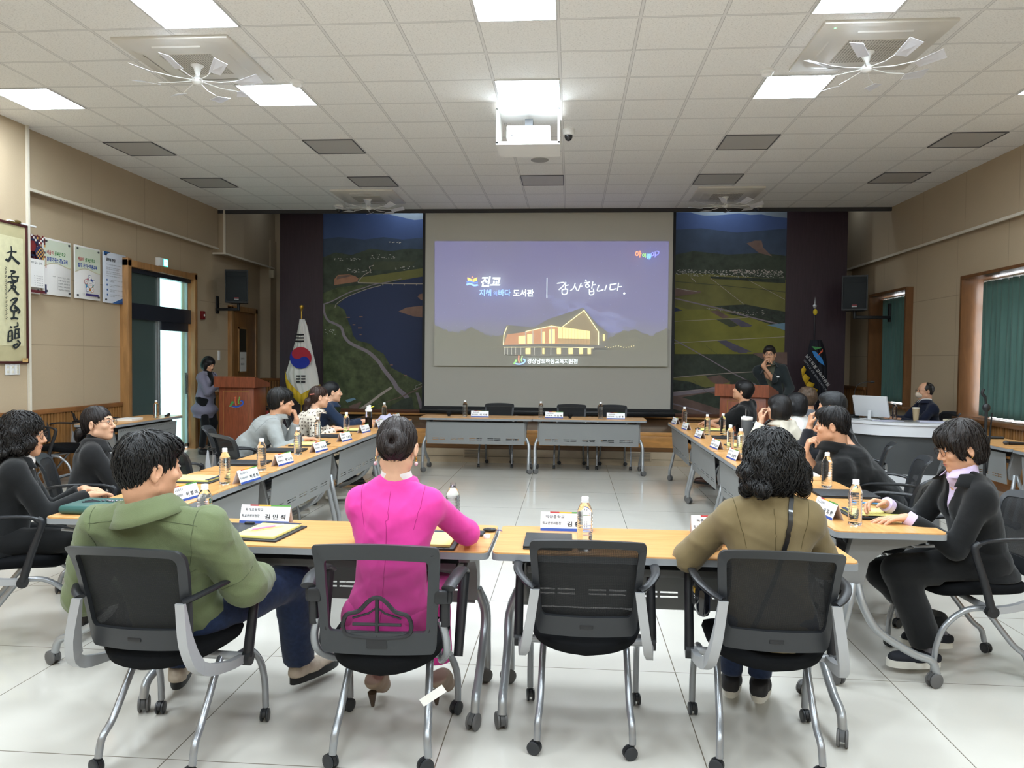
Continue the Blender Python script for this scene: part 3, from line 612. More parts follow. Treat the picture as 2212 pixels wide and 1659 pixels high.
# ---- narrow wooden door by the stage
DW = wood('door_wood', '8d6238', .35, (1, 1, .2), .75)
dr = struct('door_2', MB().box((XL+.02, W0-.04, 1.18), (.1, .09, 2.44), .006).box((XL+.02, W1+.04, 1.18), (.1, .09, 2.44), .006).box((XL+.02, (W0+W1)/2, WZ+.05), (.1, W1-W0+.17, .1), .006), OAK)
lf = MB().box((XL+.02, (W0+W1)/2, WZ/2), (.05, W1-W0, WZ), .004).build('leaf', DW, dr)
MB().box((XL+.055, W0+.42, 1.62), (.012, .30, .78)).build('glass', mat('door_glass_dark', '1e211f', .15), lf)
MB().box((XL+.052, W0+.26, 1.62), (.02, .03, .84)).box((XL+.052, W0+.585, 1.62), (.02, .03, .84)).box((XL+.052, W0+.42, 2.02), (.02, .35, .03)).box((XL+.052, W0+.42, 1.21), (.02, .35, .03)).build('glazing_bead', OAK, lf)
MB().cyl((XL+.05, W0+.08, 1.0), (XL+.10, W0+.08, 1.0), .012).cyl((XL+.10, W0+.08, 1.0), (XL+.10, W0+.22, 1.0), .010).build('lever', mat('handle_steel', '6e6f70'), lf)
pn = tag(MB().box((XL+.064, W0+.42, 1.40), (.002, .28, .36)).build('paper_notice', mat('paper', 'e9e7e1', .8)), 'white paper notice taped in the window of the narrow wooden door', 'notice')
text('관계자외', .035, frame((XL+.067, W0+.31, 1.44), (0, 1, 0), (0, 0, 1)), mat('print_ink', '2a2a2c', .7), pn)
text('출입금지', .035, frame((XL+.067, W0+.31, 1.34), (0, 1, 0), (0, 0, 1)), mat('print_ink', '2a2a2c'), pn)
# corridor wall behind the glass door
struct('wall_corridor', MB().box((XL-1.6, 11.0, 1.5), (.1, 5, 3.4)), mat('corridor_paint', 'dfe3e2', .8))
# ------------------------------------------------------------------ ceiling fittings
LIT = mat('lit_diffuser', 'ffffff', .5, emit='e6f4ff', es=LAMP); OFFP = mat('unlit_diffuser', 'b3b1ae', .5); ALF = mat('panel_rim', 'cfcfcf', .4)
def lamp(kc, r, lit, label):
    x, y = GX+.6*kc+.3, GY+.6*r+.3
    o = thing('ceiling_light', (x, y, ZC), label, 'ceiling light', 'lit square ceiling panels' if lit else 'unlit square ceiling panels')
    MB().box((0, .291, -.004), (.594, .012, .012)).box((0, -.291, -.004), (.594, .012, .012)).box((.291, 0, -.004), (.012, .57, .012)).box((-.291, 0, -.004), (.012, .57, .012)).build('rim', ALF if lit else mat('panel_rim_dark', '55565a', .5), o)
    MB().box((0, 0, -.002), (.57, .57, .006)).build('diffuser', LIT if lit else OFFP, o)
lamp(-5, -1, 1, 'lit ceiling panel cut by the top edge, above the left air conditioner')
lamp(-1, -1, 1, 'lit ceiling panel cut by the top edge, in line with the projector')
lamp(3, -1, 1, 'lit ceiling panel cut by the top edge, above the right air conditioner')
lamp(-9, 2, 1, 'lit ceiling panel at the left edge, over the hanging scroll')
lamp(-5, 2, 1, 'lit ceiling panel just right of the left spinning fan')
lamp(-1, 2, 1, 'lit ceiling panel touching the front of the projector box')
lamp(3, 2, 1, 'lit ceiling panel just left of the right spinning fan')
lamp(7, 2, 1, 'lit ceiling panel barely showing at the right edge')
for kc, r, lb in ((-9, 5, 'nearest the left wall, beyond the lit panels'), (-5, 5, 'between the left fan and the projector'), (3, 5, 'between the projector and the right fan'), (7, 5, 'nearest the right wall, beyond the lit panels'),
                  (-9, 8, 'close to the left wall near the far end'), (-5, 8, 'just in front of the far left air conditioner'), (-1, 8, 'straight behind the projector box'), (3, 8, 'just in front of the far right air conditioner'), (7, 8, 'close to the right wall near the far end')):
    lamp(kc, r, 0, 'switched-off grey ceiling panel '+lb)
# cassette air conditioners, each with a spinning air-circulator hung below
ACW = mat('ac_ivory', 'd6d2ca', .35); ACD = mat('ac_slot_dark', '2c3038', .4); CLR = mat('clear_white_blade', 'e4e4ea', .3, alpha=.8)
t = NT('ac_grille', .5); g = t.n('TexCoord'); s_ = t.n('SeparateXYZ', {0: g.outputs['Object']})
fa = t.math('PINGPONG', s_.outputs[0], .011); fb = t.math('PINGPONG', s_.outputs[1], .011); gg = t.math('GREATER_THAN', t.math('MINIMUM', fa, fb), .0042)
t.to(t.mix(gg, lin('c9c4ba'), lin('7d786f')), 'Base Color', 2); GRL = t.m
def rrect(w_, h, r, n=6):
    out = []
    for cx, cy, a0 in ((w_/2-r, h/2-r, 0), (-w_/2+r, h/2-r, 90), (-w_/2+r, -h/2+r, 180), (w_/2-r, -h/2+r, 270)):
        for i in range(n+1): a = R(a0+90*i/n); out.append((cx+r*math.cos(a), cy+r*math.sin(a)))
    return out
def aircon(x, y, label, led=False, rot=0.):
    o = thing('ceiling_air_conditioner', (x, y, ZC), 'square ceiling air conditioner '+label, 'air conditioner', 'ceiling air conditioners')
    MB().box((0, 0, -.012), (.95, .95, .03), .008).build('panel', ACW, o)
    f = MB(); a = rrect(.84, .84, .16); b = rrect(.66, .66, .10); n = len(a)
    vs = [(p[0], p[1], -.026) for p in a]+[(p[0], p[1], -.046) for p in b]
    f.add(vs, [(i, (i+1) % n, n+(i+1) % n, n+i) for i in range(n)]+[tuple(range(n, 2*n))]); f.build('raised_face', ACW, o)
    MB().box((0, 0, -.047), (.44, .44, .006)).build('grille', GRL, o)
    for i in range(4):
        M_ = Matrix.Rotation(math.pi/2*i, 4, 'Z'); m = MB(); m.add(*(lambda p: ([(u, v, -.030-.006*(v < .355)) for u, v in p], [tuple(range(len(p)))]))([(q[0], q[1]+.365) for q in rrect(.44, .048, .023)]), M_)
        sl = m.build('air_slot', ACD, o)
        MB().add([(-.2, .372, -.034), (.2, .372, -.034), (.2, .352, -.046), (-.2, .352, -.046)], [(0, 1, 2, 3)], M_).build('louver', ACW, sl)
    if led: MB().cyl((-.38, -.40, -.026), (-.38, -.40, -.030), .008, 8).build('status_light', mat('green_led', '59e06a', .5, emit='59e06a', es=1.5), o)
    fn = thing('air_circulator_fan', (x, y, ZC-.05), 'white bladed air-spreading fan hanging under the '+label.split(',')[0].replace('at the ', '')+' air conditioner', 'fan', 'fans under the air conditioners', rot)
    MB().lathe([(.05, 0), (.055, -.006), (.03, -.03), (.016, -.09), (.03, -.11), (.045, -.12), (.045, -.145), (.03, -.16), (.0, -.165)], 16).build('hub', WHITE, fn)
    for i in range(8):
        a = 2*math.pi*i/8; M_ = Matrix.Rotation(a, 4, 'Z'); m = MB()
        m.tube([M_ @ Vector(p) for p in ((.03, 0, -.13), (.2, .01, -.145), (.34, 0, -.14))], .004, 6); bl = m.build('arm', WHITE, fn)
        q = [(.33, -.02, -.15), (.53, -.05, -.10), (.55, .05, -.135), (.36, .065, -.165)]
        vs = q+[(u, v, z-.003) for u, v, z in q]
        MB().add(vs, [(0, 1, 2, 3), (7, 6, 5, 4), (0, 4, 5, 1), (1, 5, 6, 2), (2, 6, 7, 3), (3, 7, 4, 0)], M_).build('blade', CLR, bl)
aircon(-3.17, 6.37, 'front left, left of the projector'); aircon(2.30, 6.36, 'front right, right of the projector', True, .3)
aircon(-3.15, 11.84, 'far left, above the river mural', rot=.2); aircon(2.27, 11.80, 'far right, above the rice field mural', rot=.5)
for (x, y), lb in (((-2.51, 6.92), 'beside the left lit panel'), ((1.65, 6.86), 'beside the right lit panel')):
    o = thing('smoke_detector', (x, y, ZC), 'small round white smoke detector on the ceiling '+lb, 'smoke detector', 'ceiling smoke detectors')
    MB().lathe([(.062, 0), (.062, -.014), (.055, -.02), (.048, -.022)], 24).build('base', WHITE, o); MB().lathe([(.046, -.020), (.044, -.04), (.03, -.05), (.0, -.052)], 24).build('sensor_head', WHITE, o)
DOME = mat('smoked_dome', '1a1d24', .08, coat=.5)
for (x, y), lb in (((-.055, 8.5), 'just right of the projector box'), ((2.94, 12.6), 'by the far right air conditioner'), ((-3.84, 12.55), 'by the far left air conditioner')):
    o = thing('dome_camera', (x, y, ZC), 'small security camera with a dark dome, '+lb, 'security camera', 'dome security cameras')
    MB().lathe([(.065, 0), (.068, -.02), (.062, -.055), (.05, -.065)], 24).build('housing', WHITE, o); MB().ell((0, 0, -.07), (.045, .045, .055), 20).build('dome', DOME, o)
o = tag(MB().lathe([(.11, ZC), (.11, ZC-.008), (.10, ZC-.012), (0, ZC-.012)], 28, c=(-.42, 9.76, 0)).build('ceiling_speaker', mat('speaker_grille', '9a9894', .6)), 'round grey flush speaker in the ceiling behind the projector box', 'speaker')
# projector in its lift box
px, pw = -.445, .62
o = thing('projector_lift_box', (px, 7.58, 3.59), 'white open-fronted box hanging from the ceiling around the projector', 'projector lift')
MB().box((0, .23, .01), (pw, .46, .02)).box((0, .23, .36), (pw, .46, .014)).box((-pw/2+.01, .23, .19), (.018, .46, .36)).box((pw/2-.01, .23, .19), (.018, .46, .36)).build('box', mat('lift_white', 'e4e2dc', .4), o)
MB().box((0, -.002, .014), (pw, .012, .03)).box((0, -.002, .352), (pw, .012, .03)).box((-pw/2+.01, -.002, .18), (.02, .012, .34)).box((pw/2-.01, -.002, .18), (.02, .012, .34)).build('front_edge', WHITE, o)
m = MB()
for sx in (-.25, .25): 
    for sy in (.05, .4): m.cyl((sx, sy, .36), (sx, sy, .7), .012)
m.build('lift_rod', CHROME, o)
o = thing('projector', (px, 7.65, 3.64), 'white video projector mounted inside the ceiling box', 'projector')
MB().box((0, .15, .09), (.43, .32, .13), .015).build('body', mat('projector_white', 'f0f1f2', .35), o); MB().box((0, .15, .2), (.08, .1, .1)).build('mount', DGREY, o)
MB().box((-.16, -.012, .052), (.02, .004, .012)).build('sensor', ACD, o); MB().cyl((.12, .30, .09), (.12, .33, .09), .04).build('lens', DOME, o)
text('EPSON', .014, frame((-.03, -.0115, .115), (1, 0, 0), (0, 0, 1)), mat('print_ink_grey', '6a6c70', .6), o, bold=.02)

# ------------------------------------------------------------------ things on the left wall
YX = lambda X: (lambda x, y: at(x, y, x=X))
def wallboard(name, y0, y1, z0, z1, X, label, c='eceae6', th=.018):
    o = thing(name, (0, 0, 0), label, 'poster', 'acrylic wall posters')
    MB().box((X, (y0+y1)/2, (z0+z1)/2), (th, y1-y0, z1-z0), .002).build('board', mat('poster_white_'+c, c, .25), o)
    m = MB()
    for y in (y0+.04, y1-.04):
        for z in (z0+.04, z1-.04): m.cyl((X, y, z), (X+.022, y, z), .013, 12)
    m.build('standoff', mat('standoff_steel', '5d5d60', .3, metal=.6), o); return o
XP = XL+.03; XF = XP+.010
def P2(y0, z1): return lambda u, v: Vector((XF, y0+u, z1-v))   # u right, v down, metres
YD = (0, 1, 0)
INK = mat('print_ink', '2a2a2c', .7); RED = mat('print_red', 'b8363c', .6); GR = mat('print_green', '3f8a45', .6); BL = mat('print_blue', '3350a0', .6)
# map the measured spots to this plane: y grows to the right, spots were measured on x = XP
def spot(px, py): p = at(px, py, x=XF); return p.y, p.z
yz = [spot(*p) for p in ((94, 518), (153, 535), (162, 535), (216, 549), (224, 550), (272, 563), (60, 514), (86, 518))]
ztop = 2.86; zbot = 2.20
y0 = yz[0][0]; W = yz[1][0]-y0
def band(A, W, H):
    pts = [(0, .0), (W, .0)]+[(W*(1-i/10), H*(.50+.07*math.sin(i/10*5.2+.4)+.06*i/10)) for i in range(11)]
    A.poly([(0, .02), (W, .02)]+[(W*(1-i/12), H*(.42+.05*math.cos(i/12*4.6+.2)+.075*i/12)) for i in range(13)], mat('poster_pale_green', 'd3dac6', .5))
    A.line([(W*i/12, H*(.43+.05*math.cos((1-i/12)*4.6+.2)+.075*(1-i/12))) for i in range(13)], .012, mat('poster_sand', 'c9c3a6', .5))
def head(A, W, l2):
    A.text('배움이', .10*W, .185, .042, RED, YD, ZD, bold=.02, shear=.15, wfit=.24*W); A.text('즐거운 학교', .38*W, .185, .042, GR, YD, ZD, bold=.02, shear=.15, wfit=.40*W)
    A.text('함께 가꾸는 '+l2, .10*W, .265, .046, BL, YD, ZD, bold=.03, shear=.15, wfit=.76*W)
o = wallboard('wall_poster', y0, y0+W, zbot, ztop, XP, 'white acrylic poster with red, green and blue lettering over a list of lines')
A = Art(P2(y0, ztop), (.0005, 0, 0)); band(A, W, ztop-zbot); head(A, W, '경남교육')
A.line([(.47*W, .43), (.47*W, .59)], .003, INK); A.text('주요정책', .30*W, .445, .012, INK, YD, ZD)
for i, tx in enumerate(('미래 학교 교육', '소통과 공감 교육', '안전한 교육환경', '함께하는 교육공동체', '책임지는 지원행정')): A.text(tx, .50*W, .45+i*.036, .016, INK, YD, ZD, wfit=.42*W)
A.build('print', o)
y0 = yz[2][0]; W = yz[3][0]-y0
o = wallboard('wall_poster', y0, y0+W, zbot, ztop, XP, 'white acrylic poster with a ring of five linked coloured circles')
A = Art(P2(y0, ztop), (.0005, 0, 0)); band(A, W, ztop-zbot); head(A, W, '하동교육')
cc = [(.55*W+.085*math.cos(R(-90+72*i)), .465+.085*math.sin(R(-90+72*i))) for i in range(5)]
for i, c_ in enumerate(('3350a0', '3f8a7a', 'c9803a', '4a90b8', 'c77a84')):
    a, b = cc[i], cc[(i+1) % 5]; A.line([a, b], .03, mat('poster_link_'+c_, c_, .6))
for i, c_ in enumerate(('3350a0', '3350a0', 'c9683a', '3350a0', 'b8505a')):
    A.disc(*cc[i], .033, mat('poster_rim_'+c_, c_, .6)); A.disc(*cc[i], .028, mat('poster_white', 'eceae6', .5)); A.text('교육', cc[i][0]-.014, cc[i][1]+.006, .012, INK, YD, ZD)
A.disc(.55*W, .465, .048, mat('poster_white', 'eceae6')); A.text('행복교육', .55*W-.034, .462, .014, INK, YD, ZD); A.text('함께성장', .55*W-.034, .484, .014, RED, YD, ZD)
A.ring(.28*W, .60, .016, .002, INK, 16); A.rect(.36*W, .588, .88*W, .615, mat('poster_violet', '3a2f6e', .6)); A.build('print', o)
y0 = yz[4][0]; W = yz[5][0]-y0
o = wallboard('wall_poster', y0, y0+W, zbot-.01, ztop, XP, 'pale blue acrylic poster with four round blue bullet points', 'd9dfe9')
A = Art(P2(y0, ztop), (.0005, 0, 0)); DB = mat('poster_blue', '2c5f9c', .5); A.poly([(0, 0), (.30*W, 0), (0, .06)], DB); A.poly([(.35*W, .67), (W, .56), (W, .67)], DB); A.poly([(.6*W, .67), (W, .60), (W, .67)], mat('poster_deep_blue', '1c3f78', .5))
A.text('공무원 헌장', .10*W, .115, .034, INK, YD, ZD, bold=.03)
for i, (v, wf) in enumerate(((.16, .66), (.20, .62), (.222, .56), (.255, .60), (.278, .74), (.31, .66))): A.text('우리는 자랑스러운 대한민국의 공무원이다', .10*W, v+.01, .012, INK, YD, ZD, wfit=wf*W)
for i in range(4): A.disc(.12*W, .37+i*.065, .014, DB, 14); A.text('공익을 우선시하며 투명하고 공정하게', .22*W, .372+i*.065, .011, INK, YD, ZD, wfit=.66*W); A.text('책임을 다한다', .22*W, .392+i*.065, .011, INK, YD, ZD, wfit=.22*W)
A.build('print', o)
y1 = yz[7][0]; y0 = y1-.5; 
o = wallboard('wall_poster', y0, y1, zbot-.01, ztop-.005, XP, 'poster with a mosaic of red, navy and ochre squares beside the scroll')
A = Art(P2(y0, ztop-.005), (.0005, 0, 0)); rnd = random.Random(11); cs = [mat('mosaic_'+c, c, .6) for c in ('5c1f26', '232a4a', 'c99a52', 'e4e0da', '2a2f55', '7a2a2a')]
A.rect(0, 0, .5, .30, cs[0])
for i in range(20):
    for j in range(12):
        u, v = i*.025, j*.025
        if rnd.random() < .55: A.rect(u, v, u+.025, v+.025, rnd.choice(cs))
A.disc(.40, .20, .075, cs[4]); A.disc(.28, .14, .06, cs[5])
for i in range(6):
    for j in range(6):
        if (i+j) % 2 and math.hypot(i*.022-.06, j*.022-.06) < .07: A.rect(.34+i*.022, .14+j*.022, .362+i*.022, .162+j*.022, cs[2])
A.rect(0, .28, .46, .60, mat('poster_white', 'eceae6')); A.rect(.485, .25, .5, .36, mat('poster_orange', 'b8643a', .6)); A.rect(0, .63, .5, .66, cs[0]); A.rect(.47, .55, .5, .65, cs[1])
A.text('의미 있는 변화,', .24, .335, .024, INK, YD, ZD)
for i in range(5): A.disc(.30, .47+i*.026, .005, cs[1], 10); A.text('함께 성장하는 교육', .325, .475+i*.026, .011, INK, YD, ZD)
A.build('print', o)
# hanging scroll on the pier
XS = XL+.19
o = thing('hanging_scroll', (0, 0, 0), 'framed tall calligraphy scroll of four black brush characters at the left edge', 'scroll')
sy1 = at(56, 600, x=XS).y; sy0 = sy1-.72; z0, z1 = 1.41, 2.89
MB().box((XS, (sy0+sy1)/2, (z0+z1)/2), (.012, sy1-sy0-.02, z1-z0-.02)).build('backing', mat('scroll_silk', 'b5ab84', .8, noise=.06), o)
MB().box((XS+.004, sy0, (z0+z1)/2), (.03, .025, z1-z0+.02), .003).box((XS+.004, sy1, (z0+z1)/2), (.03, .025, z1-z0+.02), .003).box((XS+.004, (sy0+sy1)/2, z0), (.03, sy1-sy0, .025), .003).box((XS+.004, (sy0+sy1)/2, z1), (.03, sy1-sy0, .025), .003).build('frame', mat('scroll_frame', '45201e', .4), o)
A = Art(lambda u, v: Vector((XS+.007, sy1-u, z1-v)), (.0005, 0, 0)); PAP = mat('scroll_paper', 'cbc59f', .85, noise=.06, nscale=20)
A.rect(.05, .14, .67, 1.30, PAP); SUM = mat('brush_ink', '22282a', .7)
# brush strokes traced on the paper, spots of the picture mapped to its plane
bs = Art(lambda a, b: at(a, b, x=XS+.0085), (.0005, 0, 0)); q = lambda x, y: (x*.19893, 460+y*.19893)
for pts, wd in ((((120, 360), (125, 420), (115, 480)), (3, 7)), (((70, 435), (120, 420), (180, 425)), (3, 5)), (((115, 480), (90, 520), (60, 500)), (8, 6)), (((125, 470), (160, 510), (210, 555)), (5, 8)),
                (((110, 630), (165, 640), (120, 665)), (6, 4)), (((85, 705), (110, 690), (205, 695)), (4, 4)), (((120, 665), (130, 720), (170, 740)), (3, 6)), (((190, 700), (175, 745), (110, 760)), (4, 5)), (((75, 755), (130, 740), (190, 745)), (3, 3)),
                (((150, 745), (130, 800), (80, 860)), (5, 3)), (((110, 790), (165, 800), (150, 850)), (4, 5)), (((130, 810), (170, 860), (200, 890)), (4, 6)),
                (((105, 955), (150, 930), (180, 935), (140, 985)), (4, 7)), (((140, 985), (110, 1040), (145, 1070), (190, 1040), (150, 1025)), (5, 7)), (((150, 1000), (205, 1060), (190, 1090)), (4, 6)), (((150, 1060), (140, 1150)), (6, 4)), (((110, 1150), (150, 1140), (190, 1150)), (6, 5)),
                (((100, 1235), (125, 1245)), (5, 6)), (((180, 1185), (185, 1225), (140, 1240)), (3, 5)), (((85, 1290), (80, 1400)), (4, 5)), (((85, 1290), (120, 1280), (125, 1380)), (4, 5)), (((85, 1340), (120, 1335)), (3, 3)), (((85, 1395), (125, 1385)), (4, 3)), (((150, 1265), (205, 1260)), (4, 4)), (((155, 1265), (150, 1370)), (4, 4)), (((190, 1265), (195, 1350)), (4, 5)), (((155, 1310), (195, 1305)), (3, 3)), (((155, 1360), (205, 1350)), (4, 4)), (((175, 1380), (205, 1415), (160, 1465), (135, 1440), (180, 1420)), (4, 6))):
    bs.line([q(*p) for p in pts], tuple(w_*.8 for w_ in wd), SUM, 4)
for i in range(13): y = 585+i*45; bs.line([q(45, y), q(60, y+12), q(42, y+22), q(58, y+34)], (1.2, 1), SUM, 3)
bs.rect(*q(225, 1578), *q(285, 1622), mat('scroll_tag_paper', 'd2ab6e', .7)); bs.text('장은배', *q(232, 1600), .022, INK, YD, ZD, wfit=.05)
A.build('paper', o); bs.build('brushwork', o)
m = MB().box((XL+.185, sy1-.05, 2.915), (.035, .42, .02), .004); r_ = m.build('hanging_rail', WHITE, o); MB().ell((XS+.01, sy1-.13, 2.92), (.02, .05, .02)).box((XS+.01, sy1-.2, 2.905), (.02, .12, .015)).build('cord_knot', mat('black_gold_cord', '5b4a20', .6), o)
# switches, exit sign, alarm and small fixtures
y0 = at(11, 800, x=XL+.18).y; o = thing('switch_plate', (XL+.175, y0+.11, 1.335), 'row of three white light switch plates under the scroll', 'light switch')
for i in range(3):
    pl = MB().box((.004, -.075+i*.073, 0), (.012, .07, .118), .003).build('plate', WHITE, o)
    for z in (-.025, .025) if i < 2 else (-.03, 0, .03): MB().box((.012, -.075+i*.073, z), (.006, .03, .026), .002).build('rocker', mat('rocker_ivory', 'd9d2bf', .4), pl)
p = at(352, 567, x=XL+.05); o = thing('exit_sign', (XL+.03, p.y, p.z), 'small lit green running-man exit sign above the glass door', 'exit sign')
MB().box((.0, 0, 0), (.07, .24, .125), .006).build('housing', WHITE, o)
t_ = Art(lambda u, v: Vector((.0365, u, v)), (.0005, 0, 0)); t_.rect(-.01, -.055, .115, .055, mat('exit_green_light', '2fae8c', .5, emit='35d0a8', es=.9)); t_.rect(.005, -.045, .1, .045, mat('exit_white_light', 'c8f4e8', .5, emit='d8fff4', es=.8))
EG = mat('exit_figure', '1d8f6c', .5, emit='1d8f6c', es=.5); t_.disc(.055, .03, .009, EG, 10); t_.line([(.05, .018), (.045, -.005)], .012, EG); t_.line([(.05, .012), (.03, .0)], .006, EG); t_.line([(.05, .014), (.072, .006)], .006, EG); t_.line([(.045, -.005), (.06, -.022), (.055, -.038)], .007, EG); t_.line([(.045, -.005), (.03, -.022), (.018, -.024)], .007, EG); t_.build('sign_face', o)
p = at(438, 681, x=XL+.02); o = thing('fire_alarm', (XL+.02, p.y, p.z), 'small dark red fire alarm box on the left wall', 'fire alarm'); MB().box((0, 0, 0), (.05, .1, .14), .006).build('box', mat('alarm_red', '7a1c1e', .4), o); MB().cyl((.02, 0, 0), (.032, 0, 0), .02).build('button', WHITE, o)
p = at(474, 768, x=XL+.02); tag(MB().box((XL+.01, p.y, p.z), (.02, .07, .17), .004).build('wall_intercom', WHITE), 'slim white intercom panel left of the narrow wooden door', 'intercom')
p = at(584, 598, x=XL+.02); tag(MB().box((XL+.25, 14.9, p.z), (.1, .1, .16), .01).build('motion_sensor', mat('beige_plastic', 'b9ae94', .5)), 'small beige sensor box high in the left corner by the stage', 'sensor')
tag(MB().box((5.06, 14.75, 2.78), (.06, .1, .14), .01).build('motion_sensor', mat('beige_plastic', 'b9ae94')), 'small beige sensor box high in the right corner by the stage', 'sensor')
# loudspeakers on brackets
def pa(x, y, z, rz, side, label):
    o = thing('wall_loudspeaker', (x, y, z), label, 'loudspeaker', 'black wall loudspeakers', rz)
    a = [(-.19, -.15), (.19, -.15), (.13, .17), (-.13, .17)]
    MB().prism(a, .56, Matrix.Translation((0, 0, -.28))).build('cabinet', mat('speaker_black', '14181c', .5), o)
    g_ = MB().box((0, -.153, -.04), (.34, .008, .42), .01).box((0, -.153, .20), (.34, .008, .10), .01).build('grille', mat('speaker_mesh', '1c2226', .7, bump=.3, bscale=900), o)
    MB().box((0, -.159, -.20), (.075, .004, .022)).build('badge', mat('badge_red', '7a2024', .5), g_); MB().box((0, -.159, -.222), (.075, .004, .012)).build('badge', mat('badge_silver', 'b9b9b9', .4), g_)
    b = thing('speaker_bracket', (0, 0, 0), 'black swivel wall bracket carrying the '+('left' if side < 0 else 'right')+' loudspeaker', 'bracket', 'loudspeaker brackets')
    xw = XL+.02 if side < 0 else XR-.02
    MB().box((xw, y+.12, z-.30), (.03, .08, .30), .004).build('wall_plate', BLACK, b)
    MB().box(((xw+x)/2, y+.06, z-.38), (abs(x-xw), .05, .05), .01).cyl((x, y, z-.40), (x, y, z-.27), .025).build('arm', BLACK, b)
p = at(515, 620, y=12.9); pa(p.x, 12.9, p.z-.0, R(12), -1, 'black loudspeaker on the left wall above the narrow wooden door')
p = at(1843, 634, y=12.9); pa(p.x+.03, 12.9, p.z, R(-22), 1, 'black loudspeaker on the right wall beside the narrow window')

# ------------------------------------------------------------------ lecterns, flags, extinguisher
LW = wood('lectern_wood', '8a4a30', .35, (3, 3, .4), .75); LG = mat('lectern_gold_line', 'a07a3c', .4)
def lectern(x, y, rz, label, w_=.54):
    o = thing('lectern', (x, y, 0), label, 'lectern', 'wooden lecterns', rz)
    MB().box((0, 0, .56), (w_, .42, 1.02), .004).build('body', LW, o)
    MB().box((0, .02, .035), (w_+.06, .48, .07), .006).build('plinth', LW, o)
    MB().add([(-w_/2-.05, -.27, 1.04), (w_/2+.05, -.27, 1.04), (w_/2+.05, .25, 1.04), (-w_/2-.05, .25, 1.04), (-w_/2-.05, -.27, 1.20), (w_/2+.05, -.27, 1.20), (w_/2+.05, .25, 1.10), (-w_/2-.05, .25, 1.10)],
             [(0, 3, 2, 1), (4, 5, 6, 7), (0, 1, 5, 4), (1, 2, 6, 5), (2, 3, 7, 6), (3, 0, 4, 7)]).build('top', LW, o)
    m = MB()
    for a, b in (((-.2, .12), (.2, .12)), ((-.2, .98), (.2, .98)), ((-.2, .12), (-.2, .98)), ((.2, .12), (.2, .98))): m.tube([(a[0], -.212, a[1]), (b[0], -.212, b[1])], .003, 4)
    m.build('inlay_line', LG, o)
    A = Art(lambda u, v: Vector((-.11+u*.00145, -.2125, .90-v*.00145)), (0, -.0006, 0))
    wm = mat('emblem_white', 'd8d8d4', .5); emblem(A, lambda x, y: (x*1.0-2, y*1.0+2), wm, wm, wm, wm); A2 = A
    emblem(A, lambda x, y: (x, y), mat('emblem_green', '3f8a4a', .5), mat('emblem_orange', 'c8552c', .5), mat('emblem_blue', '2a50a8', .5), mat('emblem_lime', '6aa648', .5)); A.build('emblem', o); return o
lectern(-4.93, 11.3, R(-2), 'reddish wooden lectern with a coloured emblem, by the left wall'); l2 = lectern(2.34, 10.45, R(-28), 'reddish wooden lectern in front of the man with the microphone', .6)
GOLD = mat('gold_metal', 'b8923c', .3, metal=.8); FRG = mat('gold_fringe', 'c4a020', .7)
def flagcloth(name, x, y, ztop, prof, depth, m, parent, nfold=5, phase=0.):
    """cloth gathered at a pole: half-widths by height"""
    vs = []; fs = []; N = 40
    for k, (z, xl_, xr_) in enumerate(prof):
        for i in range(N+1):
            f = i/N; xx = xl_+(xr_-xl_)*f; amp = depth*(.3+.7*k/len(prof))
            vs.append((x+xx, y+amp*math.sin(f*nfold*2*math.pi+phase)-.10*math.sin(math.pi*f), z))
    for k in range(len(prof)-1):
        for i in range(N): a = k*(N+1)+i; fs.append((a, a+1, a+N+2, a+N+1))
    o = link(name, MB().add(vs, fs).me(name, 80), m, parent); s_ = o.modifiers.new('t', 'SOLIDIFY'); s_.thickness = .004; return o
fx_, fy_ = -4.56, 12.75
fl = thing('national_flag', (0, 0, 0), 'white flag with a red and blue circle, left of the stage', 'flag', 'stage flags')
MB().cyl((fx_, fy_+.06, .05), (fx_, fy_+.06, 2.3), .012).build('pole', GOLD, fl); MB().lathe([(.005, 0), (.02, .01), (.012, .03), (.03, .05), (.036, .075), (.03, .1), (.0, .115)], 16, c=(fx_, fy_+.06, 2.27)).build('finial', GOLD, fl)
MB().lathe([(.17, 0), (.17, .03), (.05, .05), (.02, .12)], 20, c=(fx_, fy_+.06, 0)).build('stand', GOLD, fl)
fpx = lambda px, py: at(px, py, y=fy_)
edges = ((690, 648, 658), (705, 645, 664), (730, 640, 669), (770, 629, 678), (805, 618, 686), (830, 622, 690), (850, 632, 690), (864, 641, 681), (872, 645, 675))
prof = []
for py, a, b in edges: p, q_ = fpx(a, py), fpx(b, py); prof.append((p.z, p.x-fx_, q_.x-fx_))
FC = mat('flag_white', 'd6d3cc', .8); flagcloth('cloth', fx_, fy_, 0, prof, .015, FC, fl)
A = Art(lambda a, b: Vector((at(a, b, y=fy_-.125).x, fy_-.135, at(a, b, y=fy_-.125).z)), (0, -.0008, 0)); RD_ = mat('flag_red', '9c1c2c', .75); BU_ = mat('flag_blue', '12268a', .75)
cx, cy, r_ = 650, 773, 23.5
cir = lambda a, rr=r_, ox=0, oy=0: (cx+ox+rr*math.cos(R(a)), cy+oy+rr*math.sin(R(a)))
A.poly([cir(a) for a in range(0, 360, 10)], BU_)
th = 50   # the wave between the two halves
d1 = (math.cos(R(th)), math.sin(R(th)))
h = r_/2
up = [cir(a) for a in range(th-180, th+1, 10)]
arc1 = [(cx+d1[0]*h+h*math.cos(R(a)), cy+d1[1]*h+h*math.sin(R(a))) for a in range(th, th-181, -15)]
arc2 = [(cx-d1[0]*h+h*math.cos(R(a)), cy-d1[1]*h+h*math.sin(R(a))) for a in range(th, th+181, 15)]
